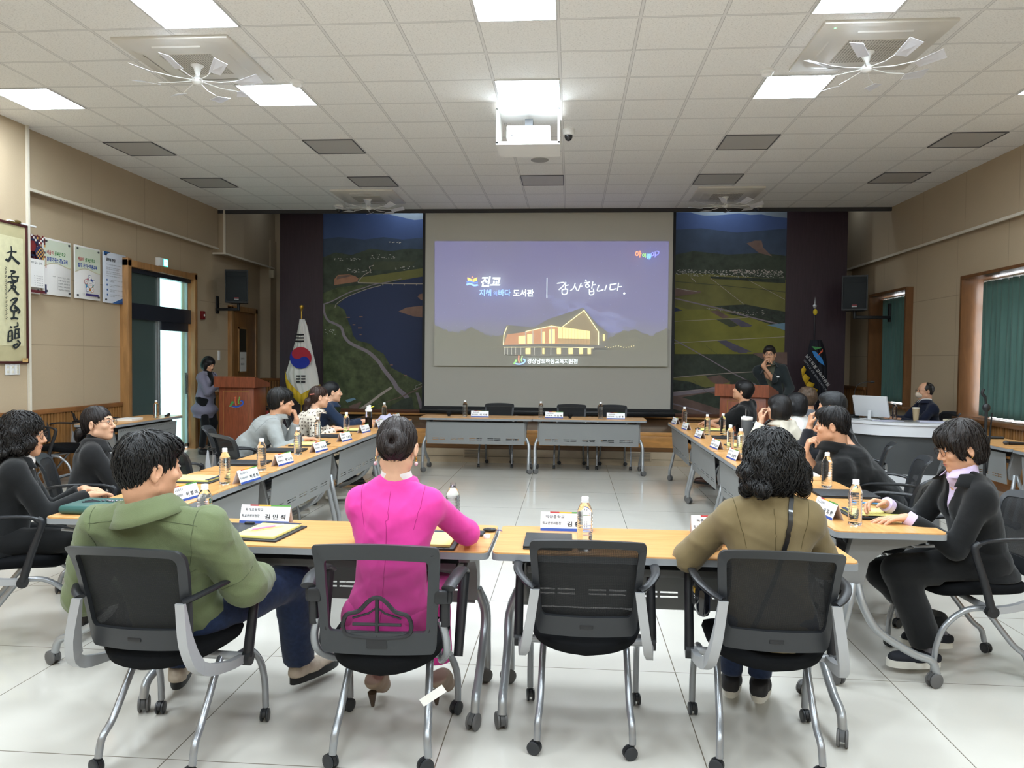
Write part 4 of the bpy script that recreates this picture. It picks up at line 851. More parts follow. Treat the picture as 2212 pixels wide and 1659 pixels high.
A.poly(up+arc1[1:]+arc2[1:], RD_)
BKB = mat('flag_black', '15151a', .8)
for yy in (723, 730, 737): A.line([(637.5, yy), (657, yy)], 3.2, BKB)
for yy in (812, 818.5, 825): A.line([(640.5, yy), (649, yy)], 3, BKB); A.line([(651, yy), (660.5, yy)], 3, BKB)
A.build('emblem', fl)
p0 = [fpx(617, 803), fpx(624, 822), fpx(640, 845), fpx(651, 858), fpx(665, 848), fpx(681, 838)]
m = MB(); pts = [(616, 800), (620, 818), (630, 832), (640, 842), (650, 852), (662, 845), (676, 838), (692, 830)]
for (a, b), (c_, d_) in zip(pts, pts[1:]):
    a1, a2 = at(a, b, y=fy_-.13), at(c_, d_, y=fy_-.13); b1, b2 = at(a+1, b+24, y=fy_-.12), at(c_+1, d_+24, y=fy_-.12)
    m.quad(a1, a2, b2, b1)
o = link('fringe', m.me('fringe', 60), FRG, fl); o.modifiers.new('t', 'SOLIDIFY').thickness = .006
MB().tube(spline([fpx(655, 692), fpx(648, 705), fpx(651, 716)]), (.012, .03), 8).tube(spline([fpx(656, 690), fpx(661, 702), fpx(659, 712)]), (.012, .022), 8).build('tassel', mat('gold_tassel', 'c08c20', .7), fl)
# the dark office flag on the right
fl = thing('office_flag', (0, 0, 0), 'dark navy flag with white lettering and a yellow fringe, right of the stage', 'flag', 'stage flags')
fy_ = 12.8; fx_ = at(1762, 700, y=fy_).x; fpx = lambda px, py: at(px, py, y=fy_)
MB().cyl((fx_, fy_+.06, .05), (fx_, fy_+.06, 2.38), .012).build('pole', mat('dark_pole', '1b1a22', .4), fl); MB().lathe([(.012, 0), (.03, .04), (.034, .055), (.012, .08), (.0, .2)], 4, c=(fx_, fy_+.06, 2.36)).build('finial', SILV, fl)
MB().ell(fpx(1761, 674), (.035, .03, .05)).build('tassel', mat('yellow_tassel', 'c8b02c', .7), fl); MB().lathe([(.17, 0), (.17, .03), (.05, .05), (.02, .12)], 20, c=(fx_, fy_+.06, 0)).build('stand', GOLD, fl)
prof = []
for py, a, b in ((735, 1750, 1775), (760, 1745, 1783), (790, 1736, 1786), (815, 1740, 1786), (840, 1752, 1786), (870, 1762, 1784), (900, 1768, 1782)): p, q_ = fpx(a, py), fpx(b, py); prof.append((p.z, p.x-fx_, q_.x-fx_))
flagcloth('cloth', fx_, fy_, 0, prof, .02, mat('flag_navy', '10121c', .8), fl, 4)
A = Art(lambda a, b: Vector((at(a, b, y=fy_-.12).x, fy_-.145, at(a, b, y=fy_-.12).z)), (0, -.0008, 0))
A.poly([(1752, 748), (1775, 751), (1760, 756)], mat('emblem_green', '3f8a4a')); A.poly([(1753, 758), (1762, 760), (1775, 775), (1780, 790), (1768, 782), (1758, 770)], mat('flag_sky_blue', '2f7cc0', .7)); A.poly([(1776, 754), (1776, 760), (1763, 770)], mat('emblem_orange', 'c8552c'))
KF = FPX/12.7; sl = (math.cos(R(54)), 0, -math.sin(R(54))); su = (math.sin(R(54)), 0, math.cos(R(54)))
A.text('남도하동교육지원청', 1738, 768, .050, mat('flag_letter_white', 'cfcfcf', .7), sl, su, wfit=.60); A.text('OFFICE OF EDUCATION', 1734, 778, .034, mat('flag_letter_grey', '8f9298', .7), sl, su, wfit=.62)
A.build('lettering', fl)
m = MB(); pts = [(1731, 798), (1733, 815), (1741, 832), (1751, 845), (1758, 858)]
for (a, b), (c_, d_) in zip(pts, pts[1:]): m.quad(at(a, b, y=fy_-.13), at(c_, d_, y=fy_-.13), at(c_+9, d_-16, y=fy_-.12), at(a+6, b-8, y=fy_-.12))
o = link('fringe', m.me('fringe', 60), FRG, fl); o.modifiers.new('t', 'SOLIDIFY').thickness = .006
p = at(577, 885, y=12.2); o = thing('fire_extinguisher', (p.x, 12.2, 0), 'red fire extinguisher with a black hose standing behind the man in grey', 'fire extinguisher')
EX = mat('extinguisher_red', 'a01c1c', .3); MB().lathe([(.06, 0.02), (.085, .03), (.088, .06), (.088, .48), (.07, .54), (.03, .58), (.025, .62)], 24).build('cylinder', EX, o)
MB().lathe([(.0895, .22), (.0895, .38)], 24).build('label', mat('paper', 'e9e7e1'), o); MB().box((0, 0, .65), (.04, .03, .05)).box((-.03, 0, .69), (.14, .02, .015)).build('valve', BLACK, o)
MB().tube(spline([(0, 0, .65), (-.12, -.02, .66), (-.22, -.02, .52), (-.27, -.02, .42)], 5), .013, 8).build('hose', BLACK, o); MB().tube([(-.27, -.02, .42), (-.33, -.02, .36)], (.014, .03), 8).build('nozzle', mat('beige_plastic', 'b9ae94'), o)
# ------------------------------------------------------------------ folding tables
TOPW = NT('table_beech', .3); g = TOPW.n('TexCoord'); mp = TOPW.n('Mapping', {0: g.outputs['Object'], 'Scale': (.6, 9., 1.)})
n = TOPW.n('TexNoise', {'Vector': mp, 'Scale': 5., 'Detail': 6., 'Distortion': .5}); r_ = TOPW.n('ValToRGB', {0: n}); e = r_.color_ramp.elements
e[0].position = .3; e[1].position = .7; e[0].color = lin('c68f52'); e[1].color = lin('dca86c'); TOPW.to(r_, 'Base Color'); TOPW = TOPW.m
EDGE = mat('table_edge_grey', '85888b', .45); HOUS = mat('table_bracket_grey', '7b7a78', .45); LEG = mat('table_leg_silver', 'a3a6a8', .3, metal=.5); CW = mat('caster_grey', '605f5e', .5); CWD = mat('caster_grey_dark', '4c4c4c', .5)
PANM = mat('modesty_panel_grey', '7e7f7e', .45, bump=.1, bscale=400)
def caster(parent, p, r, m1_, m2_, rz=0, ht=.0):
    x, y, z = p
    M_ = Matrix.Translation((x, y, 0)) @ Matrix.Rotation(rz, 4, 'Z')
    b = MB(); b.tube([M_ @ Vector((0, 0, z)), M_ @ Vector((0, 0, r*2.0))], .011, 10)
    hood = []
    for i in range(9): a = R(-20+i*200/8); hood.append((-.012*r/.03+r*1.02*math.cos(a), r+r*1.02*math.sin(a)))
    b.prism([(u, v) for u, v in hood], r*.5, M_ @ Matrix.Rotation(math.pi/2, 4, 'X') @ Matrix.Translation((0, 0, -r*.25)))
    o = b.build('caster', m1_, parent)
    w_ = MB()
    for sg in (-1, 1):
        for (rr, wd) in ((r, .30),): w_.lathe([(rr*.55, -r*.2), (rr*.9, -r*.18), (rr, -r*.1), (rr, r*.12), (rr*.9, r*.18), (rr*.5, r*.2)], 20, M=M_ @ Matrix.Translation((-.012*r/.03, sg*r*.45, r)) @ Matrix.Rotation(math.pi/2, 4, 'X'))
    w_.build('wheel', m2_, o); return o
_tm = {}
def table_proto(L, holes=False):
    """long axis X, user side -Y, modesty panel on +Y"""
    o = thing('folding_table', (0, 0, 0), '', 'table')
    W_ = .50; z = .725
    MB().prism(rrect(L, W_, .03, 4), .006, Matrix.Translation((0, 0, z-.0055))).build('tabletop', TOPW, o)
    MB().prism(rrect(L+.006, W_+.006, .033, 4), .026, Matrix.Translation((0, 0, z-.032))).build('edge_band', EDGE, o)
    for sx in (-1, 1):
        x = sx*(L/2-.10)
        h = MB(); X90 = Matrix.Translation((x-.022, 0, 0)) @ Matrix.Rotation(math.pi/2, 4, 'Z') @ Matrix.Rotation(math.pi/2, 4, 'X')
        h.prism([(-.20, .69), (.14, .69), (.15, .66), (.19, .50), (.18, .42), (.10, .42), (.07, .56), (0, .62), (-.19, .665)], .044, X90)
        br = h.build('bracket', HOUS, o)
        MB().tube([(x, -.08, .665), (x, -.15, .64), (x, -.23, .645)], (.006, .012), 8, flat=.6).build('release_lever', LGREY, br)
        xo = sx*(L/2-.045)
        m = MB(); m.tube(spline([(x+sx*.02, .12, .46), (xo, .10, .36), (xo, .03, .25), (xo, -.12, .155), (xo, -.21, .12), (xo, -.235, .06)], 5), .0185, 14); m.build('leg', LEG, o)
        m = MB(); m.tube(spline([(x+sx*.02, .14, .46), (xo, .17, .36), (xo, .205, .2), (xo, .225, .12), (xo, .225, .06)], 4), .0185, 14); m.build('leg', LEG, o)
        caster(o, (xo, -.235, .075), .034, CWD, CW, R(70)*sx); caster(o, (xo, .225, .075), .034, CWD, CW, R(30))
    MB().box((0, .10, .575), (L-.24, .05, .03), .004).build('cross_beam', mat('beam_grey', '8c8c8d', .35, metal=.4), o)
    m = MB().box((0, -.03, .625), (L-.28, .25, .008)).box((0, -.155, .635), (L-.28, .008, .03)).box((0, .09, .64), (L-.28, .008, .045)); m.build('book_shelf', mat('shelf_dark', '5a5a59', .5), o)
    # modesty panel with real slots
    pl, z0, z1 = L-.20, .375, .665; m = MB(); T_ = Matrix.Translation((0, .215, .66)) @ Matrix.Rotation(R(-4), 4, 'X') @ Matrix.Translation((0, 0, -.66))
    rows = ((.428, .436), (.448, .456)); xs = []
    if not holes:
        for i in range(5): c = -pl/2+pl*(i+.5)/5*.94+.03*pl; xs += [(c-.085, c-.006), (c+.006, c+.085)]
        zs = [z0, rows[0][0], rows[0][1], rows[1][0], rows[1][1], z1]
        for a, b in ((0, 1), (2, 3), (4, 5)): m.box((0, 0, (zs[a]+zs[b])/2), (pl, .003, zs[b]-zs[a]))
        ends = [-pl/2]+[v for s_ in xs for v in s_]+[pl/2]
        for za, zb in rows:
            for i in range(0, len(ends), 2): m.box(((ends[i]+ends[i+1])/2, 0, (za+zb)/2), (ends[i+1]-ends[i], .003, zb-za))
    else: m.box((0, 0, (z0+z1)/2), (pl, .003, z1-z0))
    me = m.me('modesty_panel'); me.transform(T_); pn = link('modesty_panel', me, PANM, o)
    if holes:
        d = MB()
        for i in range(34):
            for zz in (.43, .5, .57, .64): d.cyl(T_ @ Vector((-pl/2+.03+i*(pl-.06)/33, .0018, zz)), T_ @ Vector((-pl/2+.03+i*(pl-.06)/33, .0024, zz)), .0045, 6)
        d.build('perforation', mat('hole_dark', '3c3c3c', .8), pn)
    return o
t150 = table_proto(1.49); t153 = None; used = []
def table(x, y, rz, label, group, L=1.49, holes=False):
    key = (L, holes)
    if key not in _tm: _tm[key] = t150 if key == (1.49, False) else table_proto(L, holes); o = _tm[key]; o.location = (x, y, 0); o.rotation_euler.z = rz; return tag(o, label, 'table', group)
    return dup(_tm[key], (x, y, 0), rz, label, group)
G1 = 'folding tables of the meeting rectangle'
table(-1.235, 10.25, math.pi, 'left one of the two tables under the projection screen', G1); table(.245, 10.28, math.pi, 'right one of the two tables under the projection screen', G1)
table(-1.07, 3.305, 0, 'front table before the man in olive green and the woman in pink', G1); table(.41, 3.305, 0, 'front table at the empty mesh chair, right of the woman in pink', G1, 1.43)
for y, lb in ((4.235, 'nearest, carrying the teal pouch'), (5.77, 'second from the photographer, before the two empty chairs'), (7.32, 'third, where the man in grey leans'), (8.87, 'farthest, with the iced coffee bottle')):
    table(-2.24, y, -math.pi/2, 'table of the left row, '+lb, G1, 1.52)
for y, lb in ((4.39, 'nearest, where the woman in a black suit writes'), (5.935, 'second, where the man in a black polo leans'), (7.48, 'third, with the grey tumbler'), (9.03, 'farthest, by the man in a black T-shirt')):
    table(1.475, y, math.pi/2, 'table of the right row, '+lb, G1, 1.52)
table(-5.27, 8.93, -math.pi/2, 'side table along the left wall with a perforated front and a white book', 'side tables', 1.49, True)
table(4.27, 8.15, math.pi/2, 'side table by the right wall with two black microphones on it', 'side tables', 1.49); table(4.27, 6.6, math.pi/2, 'side table by the right wall, mostly hidden behind the woman in a black suit', 'side tables', 1.49)

# ------------------------------------------------------------------ chairs
MESH2 = mat('chair_open_mesh', '121214', .8, alpha=.5)
t = NT('chair_mesh_fabric', .8); t.b.inputs['Base Color'].default_value = lin('101113'); g = t.n('TexCoord'); s_ = t.n('SeparateXYZ', {0: g.outputs['Object']})
fa = t.math('PINGPONG', s_.outputs[0], .0016); fb = t.math('PINGPONG', s_.outputs[2], .0016); hole = t.math('GREATER_THAN', t.math('MINIMUM', fa, fb), .00088)
t.to(t.math('SUBTRACT', 1., t.math('MULTIPLY', hole, .30)), 'Alpha'); MESH = t.m
SEAT = mat('seat_fabric_black', '131416', .95, bump=.5, bscale=900, spec=.15); CFR = mat('chair_plastic_black', '1e1f22', .42); CFG = mat('chair_plastic_charcoal', '2b2d30', .4)
CSV = mat('chair_bracket_silver', 'a6a7a9', .4, metal=.3); CLG = mat('chair_leg_silver', '9c9fa3', .25, metal=.6)
def backframe(o, kind, xw1, xw2, z0, z1, yb, yt, bulge=.03):
    """rounded frame with a see-through mesh; curved like a shallow bowl"""
    def P(u, v, dy=0):   # u -1..1, v 0..1
        hw = xw2+(xw1-xw2)*v; x = u*hw; y = yb+(yt-yb)*v**1.3 + bulge*u*u - (.035*max(0, v-.8)**2/.04) + dy
        return Vector((x, y, z0+(z1-z0)*v - .012*u*u*(v > .5)))
    out = []; inn = []; N = 12
    corner = lambda w_, h, r: rrect(w_, h, r, 5)
    a = corner(2, 1, .10 if kind == 'B' else .07)
    def dens(q):
        r = []
        for i in range(len(q)):
            p0, p1 = q[i], q[(i+1) % len(q)]; d = math.hypot(p1[0]-p0[0], p1[1]-p0[1]); k = max(1, int(d/.12))
            for j in range(k): r.append((p0[0]+(p1[0]-p0[0])*j/k, p0[1]+(p1[1]-p0[1])*j/k))
        return r
    oc = dens([(u, v+.5) for u, v in a]); tw, bw, sw = (.085, .20, .13) if kind == 'B' else (.15, .20, .17)
    ic = [(max(-1+sw, min(1-sw, u*(1-.02))), bw+(1-tw-bw)*min(1, max(0, (v-.02)/.96))) for u, v in oc]
    # inner loop: shrink outer loop
    ic = [((1-sw)*u, bw+(1-tw-bw)*v) for u, v in oc]
    n = len(oc); m = MB(); th = .018
    vs = [P(u, v, -th/2) for u, v in oc]+[P(u, v, -th/2-.006) for u, v in ic]+[P(u, v, th/2) for u, v in oc]+[P(u, v, th/2) for u, v in ic]
    fs = []
    for i in range(n):
        j = (i+1) % n; fs += [(i, j, n+j, n+i), (2*n+j, 2*n+i, 3*n+i, 3*n+j), (j, i, 2*n+i, 2*n+j), (n+i, n+j, 3*n+j, 3*n+i)]
    fr = m.add(vs, fs).build('backrest_frame', CFG if kind == 'B' else mat('chair_plastic_grey', '303336', .42), o)
    q = MB(); NU, NV = 12, 10; vs = []; fs = []
    for k in range(NV+1):
        for i in range(NU+1):
            u = (-1+2*i/NU)*(1-sw+.03); v = bw-.03+(1-tw-bw+.06)*k/NV; 
            vs.append(P(u, v, .006+.0*math.sin(v*3)))
    for k in range(NV):
        for i in range(NU): a_ = k*(NU+1)+i; fs.append((a_, a_+1, a_+NU+2, a_+NU+1))
    q.add(vs, fs).build('backrest_mesh', MESH if kind == 'B' else MESH2, o); return fr, P
def seatpad(o, w1, w2, y0, y1, z, th, name='seat'):
    m = MB(); N = 28; rings = []
    for k, (dz, sc) in enumerate(((-th, .82), (-th*.8, .95), (-th*.3, 1.0), (-.1*th, .98), (0, .9), (.004, .55))):
        ring = []
        for i in range(N):
            a = 2*math.pi*i/N; cx, cy = math.cos(a), math.sin(a); ex = 2.8
            sx = math.copysign(abs(cx)**(2/ex), cx); sy = math.copysign(abs(cy)**(2/ex), cy)
            hw = (w1+w2)/2+(w2-w1)/2*sy; y = (y0+y1)/2+(y1-y0)/2*sy*sc; zz = z+dz-.03*max(0, sy-.5)*2*.6-.012*(1-abs(sx))*(dz < 0)+(.012*sx*sx)
            ring.append((sx*hw*sc, y, zz))
        rings.append(ring)
    vs = [p for r in rings for p in r]; fs = []
    for k in range(len(rings)-1):
        for i in range(N): a_ = k*N+i; b_ = k*N+(i+1) % N; fs.append((a_, b_, b_+N, a_+N))
    fs.append(tuple(range(N-1, -1, -1))); fs.append(tuple(range((len(rings)-1)*N, len(rings)*N)))
    return m.add(vs, fs).build(name, SEAT, o, ang=60)
def chair_b():
    """nesting chair with silver side plates; faces +Y, origin on the floor under the seat"""
    o = thing('mesh_back_chair', (0, 0, 0), '', 'chair')
    backframe(o, 'B', .215, .185, .475, .86, -.275, -.355)
    MB().box((0, -.292, .515), (.05, .006, .016), .003).build('logo_recess', CFR, o)
    seatpad(o, .205, .235, -.27, .19, .455, .06)
    for sx in (-1, 1):
        m = MB()   # silver side plate: sweeps from the back down to the pivot
        pts = [(.195, -.325, .66), (.215, -.32, .52), (.235, -.27, .42), (.25, -.12, .37), (.255, 0.0, .355)]; wd = [.012, .045, .05, .034, .03]
        vs = []
        sp_ = spline(pts, 4); ws = [wd[min(4, i//4)]+(wd[min(4, i//4+1)]-wd[min(4, i//4)])*(i % 4)/4 for i in range(len(sp_))]
        for i, p in enumerate(sp_):
            t_ = (sp_[min(i+1, len(sp_)-1)]-sp_[max(i-1, 0)]).normalized(); nn = Vector((0, -t_.z, t_.y)).normalized() if i < 8 else Vector((0, 0, 1))
            for dx in (-.022 if i < 8 else -.014, .012):
                for dn in (-1, 1): vs.append((sx*(p.x+dx), p.y+nn.y*ws[i]*.5*dn, p.z+nn.z*ws[i]*.5*dn))
        fs = []
        for i in range(len(sp_)-1): a_ = 4*i; fs += [(a_, a_+1, a_+5, a_+4), (a_+1, a_+3, a_+7, a_+5), (a_+3, a_+2, a_+6, a_+7), (a_+2, a_, a_+4, a_+6)]
        fs += [(0, 2, 3, 1), tuple(4*(len(sp_)-1)+j for j in (0, 1, 3, 2))]
        m.add(vs, fs).build('side_bracket', CSV, o)
        a = MB().tube(spline([(sx*.19, -.31, .66), (sx*.225, -.28, .675), (sx*.262, -.18, .69), (sx*.268, .0, .685), (sx*.268, .075, .665)], 4), .018, 10, up=(0, 0, 1), flat=.55)
        a.tube(spline([(sx*.268, .065, .67), (sx*.270, .085, .64), (sx*.270, .04, .50), (sx*.270, .0, .36)], 4), (.016, .02), 10, up=(0, 1, 0), flat=1.0)
        ar = a.build('armrest', CFR, o); MB().cyl((sx*.255, 0, .355), (sx*.285, 0, .355), .027, 18).build('pivot_cap', BLACK, ar)
        MB().tube(spline([(sx*.165, 0, .36), (sx*.168, -.05, .31), (sx*.172, -.16, .17), (sx*.178, -.215, .12), (sx*.18, -.235, .055)], 5), .0135, 12).build('leg', CLG, o)
        MB().tube(spline([(sx*.225, .0, .36), (sx*.228, .1, .345), (sx*.228, .19, .27), (sx*.23, .23, .17), (sx*.23, .24, .055)], 5), .0135, 12).build('leg', CLG, o)
        caster(o, (sx*.18, -.235, .065), .026, BLACK, CFG, R(20)*sx); caster(o, (sx*.23, .24, .065), .026, BLACK, CFG, R(100))
    MB().cyl((-.255, 0, .36), (.255, 0, .36), .016, 12).build('cross_tube', CSV, o); return o
def chair_a():
    """tube-armed chair with a screwed back shell and a lumbar support"""
    o = thing('lumbar_mesh_chair', (0, 0, 0), '', 'chair')
    fr, P = backframe(o, 'A', .225, .205, .45, .86, -.29, -.33, .02)
    m = MB()
    for u, v in ((-.88, .93), (.88, .93), (-.86, .22), (.86, .22)): p = P(u, v, -.012); m.cyl(p+Vector((0, -.001, 0)), p+Vector((0, .01, 0)), .008, 12)
    m.build('screw', BLACK, fr)
    L_ = MB(); f = lambda u, v: (u*.00072, -.302, .60-v*.00072)
    lp = [(-170, 60), (-150, 10), (-90, -10), (-40, -60), (0, -78), (40, -60), (90, -10), (150, 10), (170, 60), (150, 105), (60, 120), (-60, 120), (-150, 105), (-170, 60)]
    L_.tube([f(*p) for p in spline([(a, b, 0) for a, b in lp], 4) for p in [(p.x, p.y)]], .008, 8); L_.tube([f(-120, 55), f(120, 55)], .006, 8); L_.tube([f(0, -70), f(0, 118)], .007, 8)
    L_.tube([f(*q) for q in ((-120, 25), (-40, 0), (0, -30), (40, 0), (120, 25))], .004, 6); L_.tube([f(-130, 95), f(130, 95)], .004, 6); L_.box((0, -.300, .505), (.075, .014, .06), .004); L_.build('lumbar_support', CFR, o)
    seatpad(o, .20, .235, -.29, .2, .45, .085)
    for sx in (-1, 1):
        MB().tube(spline([(sx*.222, -.265, .57), (sx*.238, -.25, .50), (sx*.235, -.21, .43), (sx*.205, -.10, .36), (sx*.19, .0, .335)], 5), .0145, 12).build('side_tube', CLG, o)
        a = MB().box((sx*.243, -.262, .655), (.04, .05, .05), .01).tube([(sx*.235, -.27, .66), (sx*.235, -.262, .55)], .019, 12).box((sx*.225, -.29, .66), (.05, .03, .05), .01)
        a.tube(spline([(sx*.25, -.29, .69), (sx*.262, -.2, .70), (sx*.268, -.02, .685), (sx*.268, .07, .65)], 4), .026, 12, up=(0, 0, 1), flat=.45).tube([(sx*.272, .06, .66), (sx*.262, -.06, .36)], (.022, .018), 10); a.build('armrest', CFR, o)
        MB().tube(spline([(sx*.15, -.02, .37), (sx*.155, -.08, .30), (sx*.165, -.17, .18), (sx*.17, -.225, .12), (sx*.175, -.235, .055)], 5), .0145, 12).build('leg', CLG, o)
        MB().tube(spline([(sx*.19, .0, .335), (sx*.205, .12, .30), (sx*.225, .21, .2), (sx*.23, .235, .12), (sx*.23, .24, .055)], 5), .0145, 12).build('leg', CLG, o)
        caster(o, (sx*.175, -.235, .065), .028, BLACK, CFG, R(35)*sx); caster(o, (sx*.23, .24, .065), .028, BLACK, CFG, R(60))
    MB().cyl((-.19, 0, .345), (.19, 0, .345), .016, 12).build('cross_tube', CLG, o); return o
CB = chair_b(); CA = chair_a(); first = [True]
GC = 'black mesh chairs round the meeting tables'
def chair(x, y, face, label, group=GC):
    """face = compass angle of the way it faces, 0 = +Y, positive to the left"""
    if first[0]: first[0] = False; CB.location = (x, y, 0); CB.rotation_euler.z = R(face); return tag(CB, label, 'chair', group)
    return dup(CB, (x, y, 0), R(face), label, group)
chair(.07, 3.12-.0, 0, 'empty chair at the front table between the woman in pink and the woman in brown')
chair(-1.48, 2.83, -3, 'chair the man in the olive green jacket leans back in'); chair(.75, 3.04, -3, 'chair under the woman in the olive brown blazer')
CA.location = (-.68, 2.95, 0); CA.rotation_euler.z = R(2); tag(CA, 'chair with a moulded lumbar support under the woman in the pink suit', 'chair', GC)
ct = MB().box((0, 0, 0), (.1, .002, .03)).build('care_label', mat('paper', 'e9e7e1'), CA); ct.location = (.19, -.23, .28); ct.rotation_euler = (0, R(-35), 0); ct['label'] = 'white printed care label'
chair(1.94, 3.96, 93, 'chair under the woman in the black suit writing at the right'); chair(-2.87, 3.87, -58, 'chair under the curly haired woman in the black blazer at the left edge')
chair(-3.06, 4.84, -62, 'chair under the woman with a low bun in a black jacket'); chair(-2.62, 5.48, -32, 'empty chair at the left row, nearer one of the pair'); chair(-2.64, 6.42, -42, 'empty chair at the left row, farther one just before the man in grey')
chair(-2.97, 6.93, -72, 'chair under the man in the light grey jacket'); chair(-2.85, 7.78, -76, 'chair under the woman in the dotted blouse'); chair(-2.90, 8.66, -74, 'chair under the woman in the denim shirt')
chair(1.80, 4.78, 52, 'empty chair between the man in a black polo and the woman in a black suit'); chair(2.10, 5.60, 74, 'chair under the man in the black polo shirt'); chair(2.25, 6.55, 68, 'chair under the person just behind the man in a black polo')
chair(2.11, 7.45, 66, 'chair under the woman in the cream shirt'); chair(2.35, 8.14, 72, 'chair under the woman with a black bob in a white shirt'); chair(2.68, 8.83, 80, 'chair under the person with curly brown hair'); chair(2.0, 9.22, 64, 'chair under the man in the black T-shirt')
for x, lb in ((-1.02, 'left'), (.02, 'middle'), (.6, 'right')): chair(x, 10.78, 180, 'empty chair behind the tables under the screen, '+lb+' of three')
chair(4.72, 10.68, 94, 'chair under the masked man at the white control desk'); chair(-5.83, 8.45, -85, 'empty chair behind the side table at the left wall, nearer one'); chair(-5.83, 9.3, -85, 'empty chair behind the side table at the left wall, farther one beside the book')

# ------------------------------------------------------------------ bottles
PET = mat('bottle_clear', 'fdfdff', .02, trans=1, ior=1.33); CAPM = mat('bottle_cap_white', 'eeeef0', .4)
def bottle_proto(cap=True):
    o = thing('water_bottle', (0, 0, 0), '', 'bottle'); pr = [(.0, .006), (.012, .008), (.022, .002), (.029, .004), (.0315, .012)]
    z = .014
    for i in range(9): pr += [(.0315, z+.003), (.0300, z+.009), (.0315, z+.015)]; z += .015
    pr += [(.0315, z+.004), (.029, z+.018), (.022, z+.035), (.0155, z+.045), (.0135, z+.05), (.0135, z+.056)]
    b = MB().lathe(pr, 28).build('bottle_body', PET, o, ang=80)
    if cap:
        m = MB().lathe([(.0145, z+.052), (.0150, z+.054), (.0150, z+.068), (.0135, z+.070), (0, z+.070)], 24); m.build('cap', CAPM, o)
        MB().lathe([(.016, z+.048), (.016, z+.0515)], 24).build('neck_ring', CAPM, o)
    else: MB().lathe([(.0125, z+.05), (.0125, z+.068), (.0105, z+.068), (.0105, z+.05)], 24).lathe([(.0155, z+.048), (.0155, z+.052)], 24).build('bottle_neck', PET, o)
    return o
BP = bottle_proto(); BO = bottle_proto(False); bf = [True]; TZ = .7255
def bottle(x, y, label, z=TZ):
    if bf[0]: bf[0] = False; BP.location = (x, y, z); return tag(BP, label, 'bottle', 'plastic water bottles')
    return dup(BP, (x, y, z), None, label, 'plastic water bottles')
for x, y, lb in ((-2.08, 4.51, 'nearest capped water bottle of the left row, beside the first tent card'), (-2.085, 5.08, 'water bottle of the left row before the nearer empty chair'), (-2.14, 5.93, 'water bottle of the left row before the farther empty chair'),
                 (-2.33, 6.98, 'water bottle at the forearm of the man in grey'), (-2.26, 7.66, 'water bottle before the woman in the dotted blouse'), (-2.30, 9.42, 'water bottle by the white bag at the far end of the left row'), (-5.12, 9.2, 'water bottle on the side table by the left wall'),
                 (-1.40, 10.22, 'water bottle on the far tables, left of three'), (-.385, 10.17, 'water bottle on the far tables, middle of three'), (.40, 10.22, 'water bottle on the far tables, right of three'),
                 (1.375, 9.42, 'water bottle at the far corner of the right row'), (1.43, 8.18, 'water bottle of the right row near the elbow of the man in a black T-shirt'), (1.62, 8.33, 'water bottle in front of the man in a black T-shirt'),
                 (1.40, 6.86, 'left bottle of the touching pair on the right row'), (1.415, 6.52, 'right bottle of the touching pair on the right row'), (1.585, 4.88, 'water bottle under the chin of the man in a black polo'),
                 (1.36, 3.77, 'nearest water bottle of the right row, beside the notepad'), (.065, 3.13, 'water bottle behind the back of the empty front chair'), (-1.575, 3.22, 'water bottle half hidden by the shoulder of the man in olive green')): bottle(x, y, lb)
bottle(4.20, 10.35, 'water bottle on the white control desk', .766)
BO.location = (-.52, 3.42, TZ); tag(BO, 'opened capless water bottle by the elbow of the woman in pink', 'bottle', 'plastic water bottles')
tag(MB().lathe([(.0145, 0), (.015, .002), (.015, .013), (.0135, .015), (0, .015)], 24, c=(-.352, 3.30, TZ)).build('bottle_cap', CAPM), 'loose white bottle cap on the table edge by the woman in pink', 'bottle cap')

